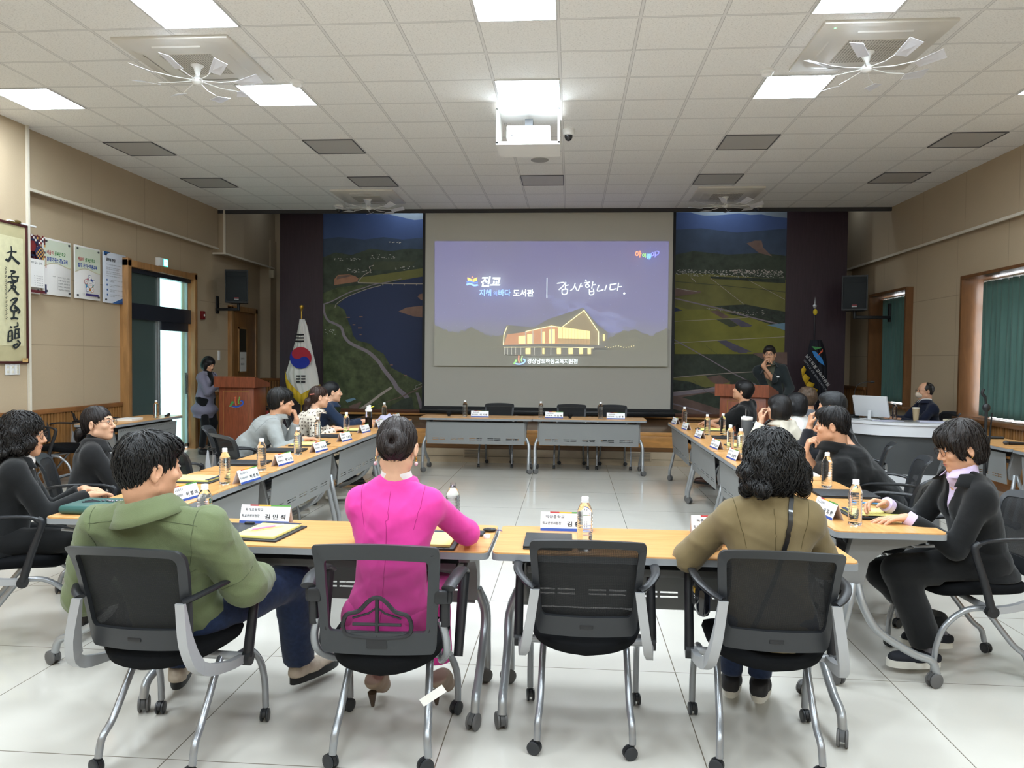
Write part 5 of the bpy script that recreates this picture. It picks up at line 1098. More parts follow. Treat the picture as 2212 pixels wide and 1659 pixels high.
# ------------------------------------------------------------------ name cards
CARD = mat('card_white', 'f2f2f4', .45); CARDB = mat('card_back', 'd9cfd2', .5); cR, cY, cG, cB = (mat('card_'+n_, c_, .5) for n_, c_ in (('red', 'b23a3a'), ('yellow', 'e0a830'), ('green', '4f8f3c'), ('blue', '2f4c9c')))
def card(x, y, rz, lines, name, label, w_=.235, h=.082):
    """tent card, printed side faces local -Y"""
    o = thing('name_card', (x, y, TZ), label, 'name card', 'printed tent name cards', rz); d = .030; sl = math.hypot(d, h)
    MB().add([(-w_/2, -d, .0), (w_/2, -d, 0), (w_/2, 0, h), (-w_/2, 0, h), (-w_/2, -d+.0015, 0), (w_/2, -d+.0015, 0), (w_/2, .0008, h-.002), (-w_/2, .0008, h-.002)], [(0, 1, 2, 3), (7, 6, 5, 4), (0, 4, 5, 1), (1, 5, 6, 2), (3, 2, 6, 7), (0, 3, 7, 4)]).build('front_face', CARD, o)
    MB().add([(-w_/2, d, .0), (w_/2, d, 0), (w_/2, 0, h), (-w_/2, 0, h), (-w_/2, d-.0015, 0), (w_/2, d-.0015, 0), (w_/2, -.0008, h-.002), (-w_/2, -.0008, h-.002)], [(3, 2, 1, 0), (4, 5, 6, 7), (1, 5, 4, 0), (2, 6, 5, 1), (7, 6, 2, 3), (4, 7, 3, 0)]).build('back_face', CARDB, o)
    nrm = Vector((0, -h, d)).normalized()
    A = Art(lambda u, v: Vector((-w_/2+u, -d, 0))+Vector((0, d, h))*(v/h)+nrm*.0004, nrm*.0003)
    A.rect(0, 0, w_, .012, cB)
    for a, b, m_ in ((.18, .36, cR), (.36, .60, cY), (.60, 1, cG)): A.rect(w_*a, h-.006, w_*b, h, m_)
    X, Y = (1, 0, 0), (0, d, h)
    A.text(lines[0], .022, .055, .012, INK, X, Y, wfit=.085, bold=.01); A.text(lines[1], .008, .028, .012, INK, X, Y, wfit=.085, bold=.015); A.text(name, .118, .022, .020, INK, X, Y, wfit=.098, bold=.025)
    A.build('print', o); return o
SW = '학교운영위원장'
for args in ((-1.41, 3.49, 0, ('화개초등학교', SW), '김 민 석', 'name card standing by the yellow pad on the front table'), (-.01, 3.50, 0, ('악양중학교', SW), '김 환 호', 'name card partly behind the water bottle of the empty front chair'),
             (.665, 3.50, 0, ('옥종중학교', SW), '정 미 라', 'name card almost hidden by the arm of the woman in olive brown'),
             (-2.07, 3.98, R(82), ('노교초등학교', SW), '이 영 이', 'name card nearest the photographer on the left row, behind the man in olive green'), (-1.99, 4.62, R(84), ('옥종초등학교', SW), '박 경 희', 'name card of the left row beside the nearest capped bottle'),
             (-2.06, 5.40, R(84), ('화개중학교', SW), '박 나 리', 'name card of the left row between the second and third bottles'), (-2.06, 6.20, R(84), ('북천중학교', SW), '이 숙 희', 'name card of the left row before the yellow pad of the man in grey'),
             (-2.09, 7.02, R(84), ('하동중학교', SW), '최 홍 진', 'name card of the left row right of the man in grey'), (-2.13, 7.85, R(84), ('고전초등학교', SW), '강 영 수', 'name card of the left row before the iced coffee bottle'), (-2.13, 8.50, R(84), ('양보초등학교', SW), '정 해 숙', 'name card of the left row just behind the bun of the woman in pink'),
             (-2.16, 9.45, R(84), ('진정초등학교', SW), '하 정 우', 'name card at the far end of the left row'),
             (1.30, 3.98, R(-84), ('진교고등학교', SW), '오 지 현', 'name card nearest the photographer on the right row'), (1.31, 4.95, R(-84), ('진교중학교', SW), '서 은 주', 'name card of the right row hidden behind the curly hair in front'),
             (1.30, 6.2, R(-84), ('금남초등학교', SW), '김 영 주', 'name card of the right row below the bottle pair'), (1.30, 6.95, R(-84), ('하동고등학교', SW), '강 영 숙', 'name card of the right row left of the bottle pair'), (1.31, 7.9, R(-84), ('적량초등학교', SW), '정 재 윤', 'name card of the right row at the bottle beside the elbow'),
             (1.31, 8.82, R(-84), ('하동초등학교', SW), '이 윤 호', 'second name card from the far end of the right row'), (1.29, 9.56, R(-84), ('한다사중학교', SW), '문 상 진', 'farthest name card of the right row'),
             (-1.20, 10.22, 0, ('하동교육지원청', '행정지원과장'), '이 기 명', 'name card on the far tables, left of three'), (-.21, 10.22, 0, ('하동교육지원청', '교육장'), '이 인 애', 'name card on the far tables, middle of three'), (.60, 10.22, 0, ('하동교육지원청', '교육지원과장'), '노 성 훈', 'name card on the far tables, right of three')): card(*args)

# ------------------------------------------------------------------ folders, pads, phones and the other things on the tables
FOL = mat('folder_black', '26282b', .55, bump=.2, bscale=300); YEL = mat('pad_yellow', 'ece38a', .7); NAV = mat('navy_ribbon', '1c2444', .6)
def folder(x, y, rz, label, opened=False, pad=False, w_=.24, h=.32, z=TZ, pen=False):
    o = thing('document_folder', (x, y, z), label, 'folder', 'dark document folders', rz)
    MB().box((0, 0, .004), (w_, h, .007), .002).build('back_cover', FOL, o)
    if opened: MB().box((-w_-.004, 0, .003), (w_, h, .005), .002).build('front_cover', FOL, o)
    elif not pad: MB().box((0, 0, .012), (w_, h, .006), .002).build('front_cover', FOL, o)
    if pad:
        q_ = thing('note_pad', (x, y, z+.0078), 'yellow pad on the '+label, 'note pad', 'yellow note pads', rz)
        MB().box((0, .0, .006), (w_*.82, h*.86, .011), .001).build('sheets', YEL, q_); MB().box((0, h*.41, .0125), (w_*.82, .022, .002)).build('binding', NAV, q_)
        A = Art(lambda u, v: Vector((u, v, .0118)), (0, 0, .0002)); PI = mat('pencil_writing', '8a8556', .8); rr = random.Random(int(x*100))
        for i in range(9): A.line([(-.07, .09-i*.02), (-.07+rr.uniform(.05, .12), .09-i*.02)], .0012, PI)
        A.build('handwriting', q_)
    return o
folder(-1.31, 3.27, R(-6), 'open black folder before the man in olive green', True, True, .22, .30)
folder(-2.33, 4.62, R(-90), 'black folder behind the head of the man in olive green', False, True)
folder(-2.33, 5.38, R(-85), 'closed black folder of the nearer empty chair'); folder(-2.33, 6.15, R(-85), 'closed black folder of the farther empty chair'); folder(-2.28, 6.62, R(-85), 'black folder under the wrist of the man in grey', False, True)
folder(-2.30, 7.35, R(-85), 'closed black folder before the woman in the dotted blouse'); folder(-2.28, 8.0, R(-85), 'black folder before the woman in denim', False, True)
folder(-.56, 3.20, 0, 'black folder under the elbow of the woman in pink', False, True, .2, .28); folder(-.085, 3.24, R(90), 'closed grey-black folder at the empty front chair', w_=.25, h=.20)
folder(1.60, 4.62, R(88), 'closed black folder beyond the pad of the woman in a black suit', w_=.25, h=.33); folder(1.56, 4.02, R(90), 'black folder under the writing hand', False, True, .24, .33)
folder(1.58, 7.15, R(88), 'black folder by the grey tumbler', False, True); folder(1.57, 8.75, R(88), 'black folder before the man in a black T-shirt', False, True); folder(1.60, 7.9, R(88), 'closed navy folder on the third right table')
o = thing('notebook', (1.58, 5.42, TZ), 'open white notebook under the wrist of the man in a black polo', 'notebook', rz=R(88)); MB().box((0, 0, .006), (.17, .22, .012), .002).build('pages', mat('paper', 'e9e7e1'), o)
PINKM = mat('pen_pink', 'c98ac0', .4); 
def pen(p0, p1, m_, label, name='ballpoint_pen', tip=None):
    o = thing(name, (0, 0, 0), label, 'pen'); a, b = Vector(p0), Vector(p1); MB().tube([a, a+(b-a)*.72], .0048, 10).build('barrel', m_, o); MB().tube([a+(b-a)*.70, b], (.0045, .0035), 10).build('upper_barrel', tip or WHITE, o); MB().tube([a-(b-a)*.07, a], (.0008, .0045), 10).build('tip', CHROME, o); return o
pen((-1.365, 3.22, .753), (-1.265, 3.33, .753), PINKM, 'pink and white ballpoint pen lying across the yellow pad'); 
o = tag(MB().box((-1.46, 3.42, .735), (.045, .02, .014), .005).build('pen_clip', BLACK), 'small black pen clip on the open folder', 'clip')
PHG = mat('phone_glass', '0c0d10', .06)
def phone(x, y, rz, label, z=TZ, case='2a2622'):
    o = thing('smartphone', (x, y, z), label, 'phone', 'smartphones', rz); MB().box((0, 0, .005), (.078, .16, .01), .004).build('case', mat('phone_case_'+case, case, .4), o); MB().box((0, 0, .0103), (.070, .152, .001)).build('screen', PHG, o)
phone(-.45, 3.36, R(86), 'black smartphone right of the arm of the woman in pink'); phone(1.50, 3.93, R(92), 'dark blue phone beside the yellow pad of the writing woman', TZ+.008, '16242e'); phone(1.62, 8.05, R(60), 'phone with a green edge before the man in a black T-shirt', TZ, '4b6a58')
o = thing('car_key', (-.352, 3.42, TZ), 'black car key fob with a small strap beside the phone', 'key'); MB().ell((0, 0, .009), (.032, .019, .009), 16).build('fob', BLACK, o); MB().tube(spline([(.03, 0, .008), (.045, .008, .006), (.055, -.004, .005)], 4), .002, 6).build('strap', mat('purple_strap', '6a5590', .6), o); MB().box((-.004, -.006, .018), (.02, .012, .002)).build('button', mat('button_grey', '8a8a90', .5), o)
# teal pouch
TEAL = mat('teal_leather', '2f5954', .45, bump=.2, bscale=150); o = thing('clutch_pouch', (-2.27, 3.66, TZ), 'teal leather pouch with a black tassel charm on the near corner of the left row', 'pouch', rz=R(0))
MB().box((0, 0, .022), (.40, .25, .042), .018, seg=3).build('body', TEAL, o); m = MB()
for i in range(9): m.tube([(-.06, .0, .045), (-.13-.01*math.sin(i*2.2), -.035+.008*i, .044+.002*(i % 3))], .0022, 5)
m.build('tassel', mat('tassel_black', '211f24', .7), o); m = MB()
for i in range(12): m.ell((-.05+i*.014, .01+.012*math.sin(i*1.3), .047), (.008, .008, .006), 8)
m.build('bead_charm', mat('bead_grey', '77757a', .25, metal=.5), o)
# drinks
o = thing('iced_coffee_bottle', (-2.20, 8.30, TZ), 'clear bottle of iced coffee with a white lid and yellow tab on the left row', 'bottle'); MB().lathe([(.0, .002), (.035, .002), (.037, .01), (.037, .155), (.034, .17), (.033, .19)], 24).build('bottle_body', mat('thin_clear', 'f4f4f4', .05, trans=1, ior=1.2), o)
MB().lathe([(.0, .006), (.033, .006), (.033, .12), (0, .12)], 24).build('coffee', mat('coffee', '1d0f08', .1), o); MB().lathe([(.037, .185), (.038, .21), (.03, .215), (0, .215)], 24).cyl((-.012, 0, .215), (-.012, 0, .245), .012).cyl((.012, 0, .215), (.012, 0, .255), .014).build('lid', WHITE, o); MB().tube([(.02, 0, .225), (.06, 0, .245)], .005, 8).build('tab', mat('tab_yellow', 'd9d84a', .5), o)
TG = mat('tumbler_slate', '55595f', .4); o = thing('tumbler', (1.66, 7.4, TZ), 'big slate grey tumbler with a white lid, metal straw and handle', 'tumbler'); MB().lathe([(0, .0), (.036, 0), (.038, .08), (.05, .11), (.052, .22), (.050, .222)], 28).build('cup', TG, o)
MB().lathe([(.051, .220), (.052, .224), (.051, .228), (.050, .23)], 28).build('steel_rim', CHROME, o); MB().lathe([(.053, .228), (.054, .248), (.05, .254), (0, .254)], 28).cyl((-.025, 0, .25), (-.025, 0, .262), .014).build('lid', WHITE, o); MB().cyl((-.012, 0, .2), (-.010, 0, .33), .004, 8).build('straw', CHROME, o); MB().tube(spline([(.05, 0, .20), (.085, 0, .20), (.092, 0, .17), (.088, 0, .11), (.05, 0, .10)], 4), .008, 8).build('handle', TG, o)
o = thing('tote_bag', (-2.20, 9.15, TZ), 'crumpled pale lilac cloth bag lying at the far end of the left row', 'bag'); CLB = NT('lilac_cloth', .9); CLB.b.inputs['Base Color'].default_value = lin('c3bdd6'); m = MB(); vs = []; fs = []
for i in range(15):
    for j in range(13):
        u, v = i/14*2-1, j/12*2-1; r2_ = u*u+v*v; vs.append((u*.12+.015*math.sin(5*v), v*.16, max(.002, .085*(1-r2_*.75)+.012*math.sin(u*9+v*4)+.01*math.sin(v*11))))
for i in range(14):
    for j in range(12): a_ = i*13+j; fs.append((a_, a_+1, a_+14, a_+13))
link('cloth', m.add(vs, fs).me('cloth', 80), CLB.m, o).modifiers.new('t', 'SOLIDIFY').thickness = .004
FOAM = mat('mic_foam', '0c0c0e', .95)
for x, y, lb in ((-1.62, 10.25, 'black foam covered microphone head at the left end of the far tables'), (-.0, 10.2, 'black foam microphone lying between the far name cards')):
    o = thing('table_microphone', (x, y, TZ), lb, 'microphone', 'black table microphones'); MB().lathe([(.02, 0), (.02, .012), (.006, .016)], 16).build('base', BLACK, o); MB().ell((0, 0, .042), (.034, .034, .032), 16).build('foam_head', FOAM, o)
o = thing('book', (-5.22, 8.78, TZ), 'thick white covered book on the left side table', 'book', rz=R(4)); MB().box((0, 0, .012), (.2, .27, .022), .002).build('pages', mat('paper', 'e9e7e1'), o); MB().box((0, 0, .025), (.205, .275, .003), .001).build('cover', WHITE, o)
for x, y, z, rz, lb in ((-5.1, 9.42, TZ, .3, 'black wireless microphone lying on the left side table'), (4.35, 8.3, TZ, 1.3, 'black wireless microphone on the right side table, farther one'), (4.28, 7.72, TZ, 1.5, 'black wireless microphone on the right side table, nearer one')):
    o = thing('hand_microphone', (x, y, z), lb, 'microphone', 'black wireless microphones', rz); MB().tube([(0, -.1, .016), (0, .08, .016)], (.012, .017), 12).build('handle', BLACK, o); MB().ell((0, .105, .02), (.02, .028, .02), 12).build('grille_head', DGREY, o)
# ------------------------------------------------------------------ white control desk with monitor and its things
arc = spline([(3.58, 10.6, 0), (3.63, 10.25, 0), (3.80, 9.95, 0), (4.15, 9.78, 0), (4.8, 9.72, 0)], 6)
def band3(pts, out, th, z0, z1, m_, name, parent):
    vs = []; fs = []; L_ = len(pts)
    for i, p in enumerate(pts):
        t_ = (pts[min(i+1, L_-1)]-pts[max(i-1, 0)]).normalized(); nn = Vector((-t_.y, t_.x, 0)); a = p-nn*out; b = p+nn*(th-out)
        for q_ in (a, b):
            for z in (z0, z1): vs.append((q_.x, q_.y, z))
    for i in range(L_-1): a = 4*i; fs += [(a, a+4, a+5, a+1), (a+2, a+3, a+7, a+6), (a+1, a+5, a+7, a+3), (a, a+2, a+6, a+4)]
    fs += [(0, 1, 3, 2), (4*L_-4, 4*L_-2, 4*L_-1, 4*L_-3)]; return MB().add(vs, fs).build(name, m_, parent)
dk = thing('control_desk', (0, 0, 0), 'curved white and charcoal control desk in front of the masked man', 'desk'); DW_ = mat('desk_white', 'e6e7ea', .3)
band3(arc, 0, .03, .12, .61, mat('desk_charcoal', '4d4f50', .45), 'front_panel', dk); band3(arc, .02, .06, .0, .13, DW_, 'plinth', dk); band3(arc, .05, .1, .60, .735, DW_, 'fascia_band', dk); band3(arc, .07, .62, .735, .765, DW_, 'worktop', dk)
band3(arc, -.12, .40, .7655, .767, mat('desk_mat_grey', '8f9290', .25), 'desk_mat', dk)
DZ_ = .7675
o = thing('monitor', (3.88, 10.30, DZ_), 'white backed monitor turned away on the control desk', 'monitor', rz=R(-50)); MB().box((0, 0, .17), (.46, .035, .28), .008, rot=(R(18), 0, 0)).build('housing', mat('monitor_white', 'd6d8da', .4), o)
MB().box((0, .02, .172), (.44, .004, .26), rot=(R(18), 0, 0)).build('screen', PHG, o); MB().box((0, -.03, .06), (.04, .03, .12), .006).box((0, -.02, .005), (.2, .14, .01), .004).build('stand', mat('monitor_white', 'd6d8da'), o)
o = thing('coffee_cup', (4.40, 10.2, DZ_), 'tall tan paper cup with a pale lid on the control desk', 'cup'); MB().lathe([(0, 0), (.030, 0), (.043, .15), (.043, .155)], 24).build('cup', mat('kraft_cup', 'b09c7c', .6), o); MB().lathe([(.045, .153), (.045, .163), (.04, .17), (0, .172)], 24).build('lid', mat('lid_ivory', 'd8cfbd', .4), o)
for i, (x, y, rz, s_, lb) in enumerate(((4.0, 10.05, .3, (.3, .2, .006), 'loose printed sheets left of the bottle on the control desk'), (4.50, 9.98, -.2, (.32, .2, .012), 'stack of papers right of the tan cup on the control desk'))):
    tag(MB().box((x, y, DZ_+s_[2]/2), s_, rot=(0, 0, rz)).build('paper_sheets', mat('paper_cool', 'c9c9dc', .7)), lb, 'papers', 'papers on the control desk')
tag(MB().box((4.78, 10.0, DZ_+.02), (.2, .16, .035), .006, rot=(0, 0, .3)).build('hardback_book', mat('book_cream', 'd8cfb4', .6)), 'cream edged book beside the papers on the control desk', 'book')
o = thing('desk_microphone', (3.78, 10.62, DZ_), 'thin gooseneck microphone rising behind the monitor', 'microphone'); MB().box((0, 0, .02), (.1, .12, .04), .01).build('base', BLACK, o); MB().tube(spline([(0, 0, .04), (.0, .02, .25), (.03, .0, .42), (.12, -.02, .47), (.2, -.02, .475)], 5), .005, 8).build('gooseneck', BLACK, o); MB().ell((.225, -.02, .478), (.03, .016, .016), 12).build('capsule', BLACK, o)
# microphone stand at the right
sx_, sy_ = 3.79, 7.35
o = thing('microphone_stand', (sx_, sy_, 0), 'black microphone stand with a clip before the green curtain', 'microphone stand'); ms = MB()
for a in (90, 210, 330): ms.tube([(0, 0, .12), (.26*math.cos(R(a)), .26*math.sin(R(a)), .015)], .009, 8)
ms.build('tripod_base', BLACK, o); MB().cyl((0, 0, .1), (0, 0, 1.12), .013).cyl((.02, 0, .5), (.05, 0, 1.05), .007).build('pole', BLACK, o); MB().ell((0, 0, 1.1), (.035, .03, .04)).build('clutch_knob', BLACK, o); MB().cyl((0, 0, 1.1), (-.015, 0, 1.21), .010).tube(spline([(-.015, 0, 1.2), (-.04, 0, 1.23), (-.03, 0, 1.27)], 4), .014, 8).build('microphone_clip', BLACK, o)
# ------------------------------------------------------------------ smooth bodies, garments and hair from blended volumes
f32 = np.float32
V3 = lambda *a: np.array(a, dtype=np.float64)
def nrm(v): v = np.asarray(v, float); return v/max(1e-9, np.linalg.norm(v))
class Sdf:
    def __init__(s, lo, hi, h, fine=()):
        s.ax = []
        for a in range(3):
            x = lo[a]; c = [x]
            while x < hi[a]:
                st = h
                for fl, fh, fs in fine:
                    if fl[a]-h < x < fh[a]: st = min(st, fs)
                x += st; c.append(x)
            s.ax.append(np.array(c, f32))
        s.D = np.full([len(a) for a in s.ax], .3, f32)
    def _b(s, lo, hi):
        sl = []
        for a in range(3):
            i0 = max(0, int(np.searchsorted(s.ax[a], lo[a]))-1); i1 = min(len(s.ax[a]), int(np.searchsorted(s.ax[a], hi[a]))+1)
            if i1 <= i0: return None
            sl.append(slice(i0, i1))
        return tuple(sl)
    def _q(s, sl, c):
        return (s.ax[0][sl[0]]-f32(c[0]))[:, None, None], (s.ax[1][sl[1]]-f32(c[1]))[None, :, None], (s.ax[2][sl[2]]-f32(c[2]))[None, None, :]
    def comb(s, sl, d, k, op):
        A = s.D[sl]; d = d.astype(f32)
        if op == 'u':
            h = np.clip(.5+.5*(A-d)/max(k, 1e-6), 0, 1); s.D[sl] = A*(1-h)+d*h-k*h*(1-h)
        else:      # subtract: max(A, -d)
            d = -d; h = np.clip(.5-.5*(A-d)/max(k, 1e-6), 0, 1); s.D[sl] = A*(1-h)+d*h+k*h*(1-h)
    def cone(s, a, b, ra, rb=None, k=.02, op='u', flat=None):
        """tapered capsule; flat=(direction, factor) squeezes it along one direction"""
        a, b = np.asarray(a, float), np.asarray(b, float); rb = ra if rb is None else rb; m = max(ra, rb)*1.0+k+.03
        sl = s._b(np.minimum(a, b)-m, np.maximum(a, b)+m)
        if sl is None: return s
        X, Y, Z = s._q(sl, a); ba = b-a; L = max(1e-9, ba @ ba)
        t = np.clip((X*f32(ba[0])+Y*f32(ba[1])+Z*f32(ba[2]))/f32(L), 0, 1)
        dx, dy, dz = X-t*f32(ba[0]), Y-t*f32(ba[1]), Z-t*f32(ba[2]); r = ra+(rb-ra)*t
        q2 = dx*dx+dy*dy+dz*dz
        if flat is not None:
            u, f = nrm(flat[0]), flat[1]; p = dx*f32(u[0])+dy*f32(u[1])+dz*f32(u[2]); q2 = q2+p*p*f32(1/f**2-1); d = (np.sqrt(q2)-r)*f32(min(1, .5+.5*f))
        else: d = np.sqrt(q2)-r
        s.comb(sl, d, k, op); return s
    def ell(s, c, r, R_=None, k=.02, op='u'):
        c = np.asarray(c, float); R_ = np.eye(3) if R_ is None else R_; m = max(r)+k+.03
        sl = s._b(c-m, c+m)
        if sl is None: return s
        X, Y, Z = s._q(sl, c); k0 = 0; k1 = 0
        for i in range(3):
            p = X*f32(R_[0, i])+Y*f32(R_[1, i])+Z*f32(R_[2, i]); k0 = k0+(p/f32(r[i]))**2; k1 = k1+(p/f32(r[i]**2))**2
        k0 = np.sqrt(k0); d = k0*(k0-1)/np.maximum(np.sqrt(k1), 1e-6); s.comb(sl, d, k, op); return s
    def cut(s, p, n, k=.006, lo=None, hi=None):
        """remove everything on the side n points to"""
        sl = s._b(lo, hi) if lo is not None else tuple(slice(0, len(a)) for a in s.ax)
        if sl is None: return s
        X, Y, Z = s._q(sl, p); n = nrm(n); d = -(X*f32(n[0])+Y*f32(n[1])+Z*f32(n[2]))*f32(1)+np.zeros_like(s.D[sl]); s.comb(sl, d, k, 's'); return s
    def wob(s, amp, fr, seed=0, ani=None):
        r = np.random.RandomState(seed); X, Y, Z = s._q(tuple(slice(0, len(a)) for a in s.ax), (0, 0, 0)); n = 0; near = np.abs(s.D) < .05
        for i in range(5):
            v = nrm(r.randn(3))*fr*(1+.5*i)
            if ani is not None: v = v*ani
            w_ = nrm(r.randn(3))*fr*.6
            q_ = np.sin(X*f32(v[0])+Y*f32(v[1])+Z*f32(v[2])+f32(r.rand()*6)+1.9*np.sin(X*f32(w_[0])+Y*f32(w_[1])+Z*f32(w_[2]))); n = n+(q_*.5+(.25-.8*np.exp(-(q_/.28)**2))*(i > 1))/(1+.35*i)
        s.D += (n*f32(amp/2)*near).astype(f32); return s
    def val(s, P):
        P = np.asarray(P, float); I = []; T = []
        for a in range(3):
            i = np.clip(np.searchsorted(s.ax[a], P[:, a])-1, 0, len(s.ax[a])-2); x0 = s.ax[a][i]; x1 = s.ax[a][i+1]; I.append(i); T.append(np.clip((P[:, a]-x0)/(x1-x0), 0, 1))
        o = 0
        for dx in (0, 1):
            for dy in (0, 1):
                for dz in (0, 1):
                    w_ = (T[0] if dx else 1-T[0])*(T[1] if dy else 1-T[1])*(T[2] if dz else 1-T[2]); o = o+w_*s.D[I[0]+dx, I[1]+dy, I[2]+dz]
        return o
    def grad(s, P, e=.004):
        g_ = np.stack([s.val(P+np.eye(3)[i]*e)-s.val(P-np.eye(3)[i]*e) for i in range(3)], 1); return g_/np.maximum(np.linalg.norm(g_, axis=1, keepdims=True), 1e-9)
    def snap(s, P, off=0., it=4):
        P = np.array(P, float)
        for _ in range(it): P = P-s.grad(P)*(s.val(P)-off)[:, None]*.9
        return P
    def mesh(s, name, org=(0, 0, 0)):
        D = s.D; I = D < 0; n = D.shape
        c = np.zeros([k-1 for k in n], np.int8); cs = [(i, j, k) for i in (0, 1) for j in (0, 1) for k in (0, 1)]
        sub = lambda A, o: A[o[0]:n[0]-1+o[0], o[1]:n[1]-1+o[1], o[2]:n[2]-1+o[2]]
        for o in cs: c += sub(I, o)
        act = np.argwhere((c > 0) & (c < 8)); 
        if len(act) == 0: act = np.zeros((0, 3), int)
        pos = np.zeros((len(act), 3)); cnt = np.zeros(len(act))
        for o in cs:
            for a in range(3):
                if o[a]: continue
                p = list(o); p[a] = 1; i0 = act+np.array(o); i1 = act+np.array(p)
                d0 = D[i0[:, 0], i0[:, 1], i0[:, 2]]; d1 = D[i1[:, 0], i1[:, 1], i1[:, 2]]; m = (d0 < 0) != (d1 < 0); t = np.where(m, d0/np.where(m, d0-d1, 1), 0)
                for b in range(3):
                    x0 = s.ax[b][i0[:, b]]; x1 = s.ax[b][i1[:, b]]; pos[:, b] += np.where(m, x0+(x1-x0)*t, 0)
                cnt += m
        pos /= np.maximum(cnt, 1)[:, None]
        vid = np.full(c.shape, -1, np.int32); vid[act[:, 0], act[:, 1], act[:, 2]] = np.arange(len(act)); F = []
        for a in range(3):
            b_, c_ = [(1, 2), (2, 0), (0, 1)][a]; sl0 = [slice(None)]*3; sl1 = [slice(None)]*3; sl0[a] = slice(0, -1); sl1[a] = slice(1, None)
            A0 = I[tuple(sl0)]; A1 = I[tuple(sl1)]; e = np.argwhere(A0 != A1); e = e[(e[:, b_] > 0) & (e[:, c_] > 0) & (e[:, b_] < n[b_]-1) & (e[:, c_] < n[c_]-1)]
            inn = A0[e[:, 0], e[:, 1], e[:, 2]]; q = []
            for db, dc in ((-1, -1), (0, -1), (0, 0), (-1, 0)): g_ = e.copy(); g_[:, b_] += db; g_[:, c_] += dc; q.append(vid[g_[:, 0], g_[:, 1], g_[:, 2]])
            q = np.stack(q, 1); q[~inn] = q[~inn][:, ::-1]; F.append(q)
        F = np.concatenate(F); F = F[(F >= 0).all(1)]
        pos = pos-np.asarray(org, float)
        me = bpy.data.meshes.new(name); me.vertices.add(len(pos)); me.vertices.foreach_set('co', pos.astype(f32).ravel())
        me.loops.add(F.size); me.loops.foreach_set('vertex_index', F.ravel().astype(np.int32)); me.polygons.add(len(F))
        me.polygons.foreach_set('loop_start', np.arange(0, F.size, 4, dtype=np.int32)); me.update(calc_edges=True); me.shade_smooth(); return me
    def build(s, name, m, root): return link(name, s.mesh(name, root.location), m, root)

SKIN = mat('skin', 'c99879', .5, noise=.05, nscale=40, bump=.06, bscale=300, spec=.35); SKINF = mat('skin_fair', 'd6a98c', .5, noise=.04, nscale=40, spec=.35)
HAIRM = {}
def hairmat(c):
    if c not in HAIRM: HAIRM[c] = mat('hair_'+c, c, .42, bump=.5, bscale=220, spec=.4, noise=.25, nscale=60)
    return HAIRM[c]
EYEW = mat('eye_white', 'd8d2cc', .3); IRIS = mat('eye_iris', '1a110c', .15); BROW = mat('eyebrow_hair', '241a15', .8); LIPM = mat('lip_skin', 'b26a60', .4); LIPM2 = mat('lip_natural', 'a8705e', .5)
def rotz(a): c, s_ = math.cos(a), math.sin(a); return np.array([[c, -s_, 0], [s_, c, 0], [0, 0, 1.]])
def rotx(a): c, s_ = math.cos(a), math.sin(a); return np.array([[1., 0, 0], [0, c, -s_], [0, s_, c]])
def roty(a): c, s_ = math.cos(a), math.sin(a); return np.array([[c, 0, s_], [0, 1., 0], [-s_, 0, c]])
def ik(S, T, a, b, hint):
    S, T = np.asarray(S, float), np.asarray(T, float); d = T-S; L = np.linalg.norm(d); u = d/L
    if L > (a+b)*.995: L = (a+b)*.995; T = S+u*L
    x = (a*a-b*b+L*L)/(2*L); y = math.sqrt(max(0, a*a-x*x)); h = np.asarray(hint, float); h = h-u*(h @ u); h = nrm(h); return S+u*x+h*y, T
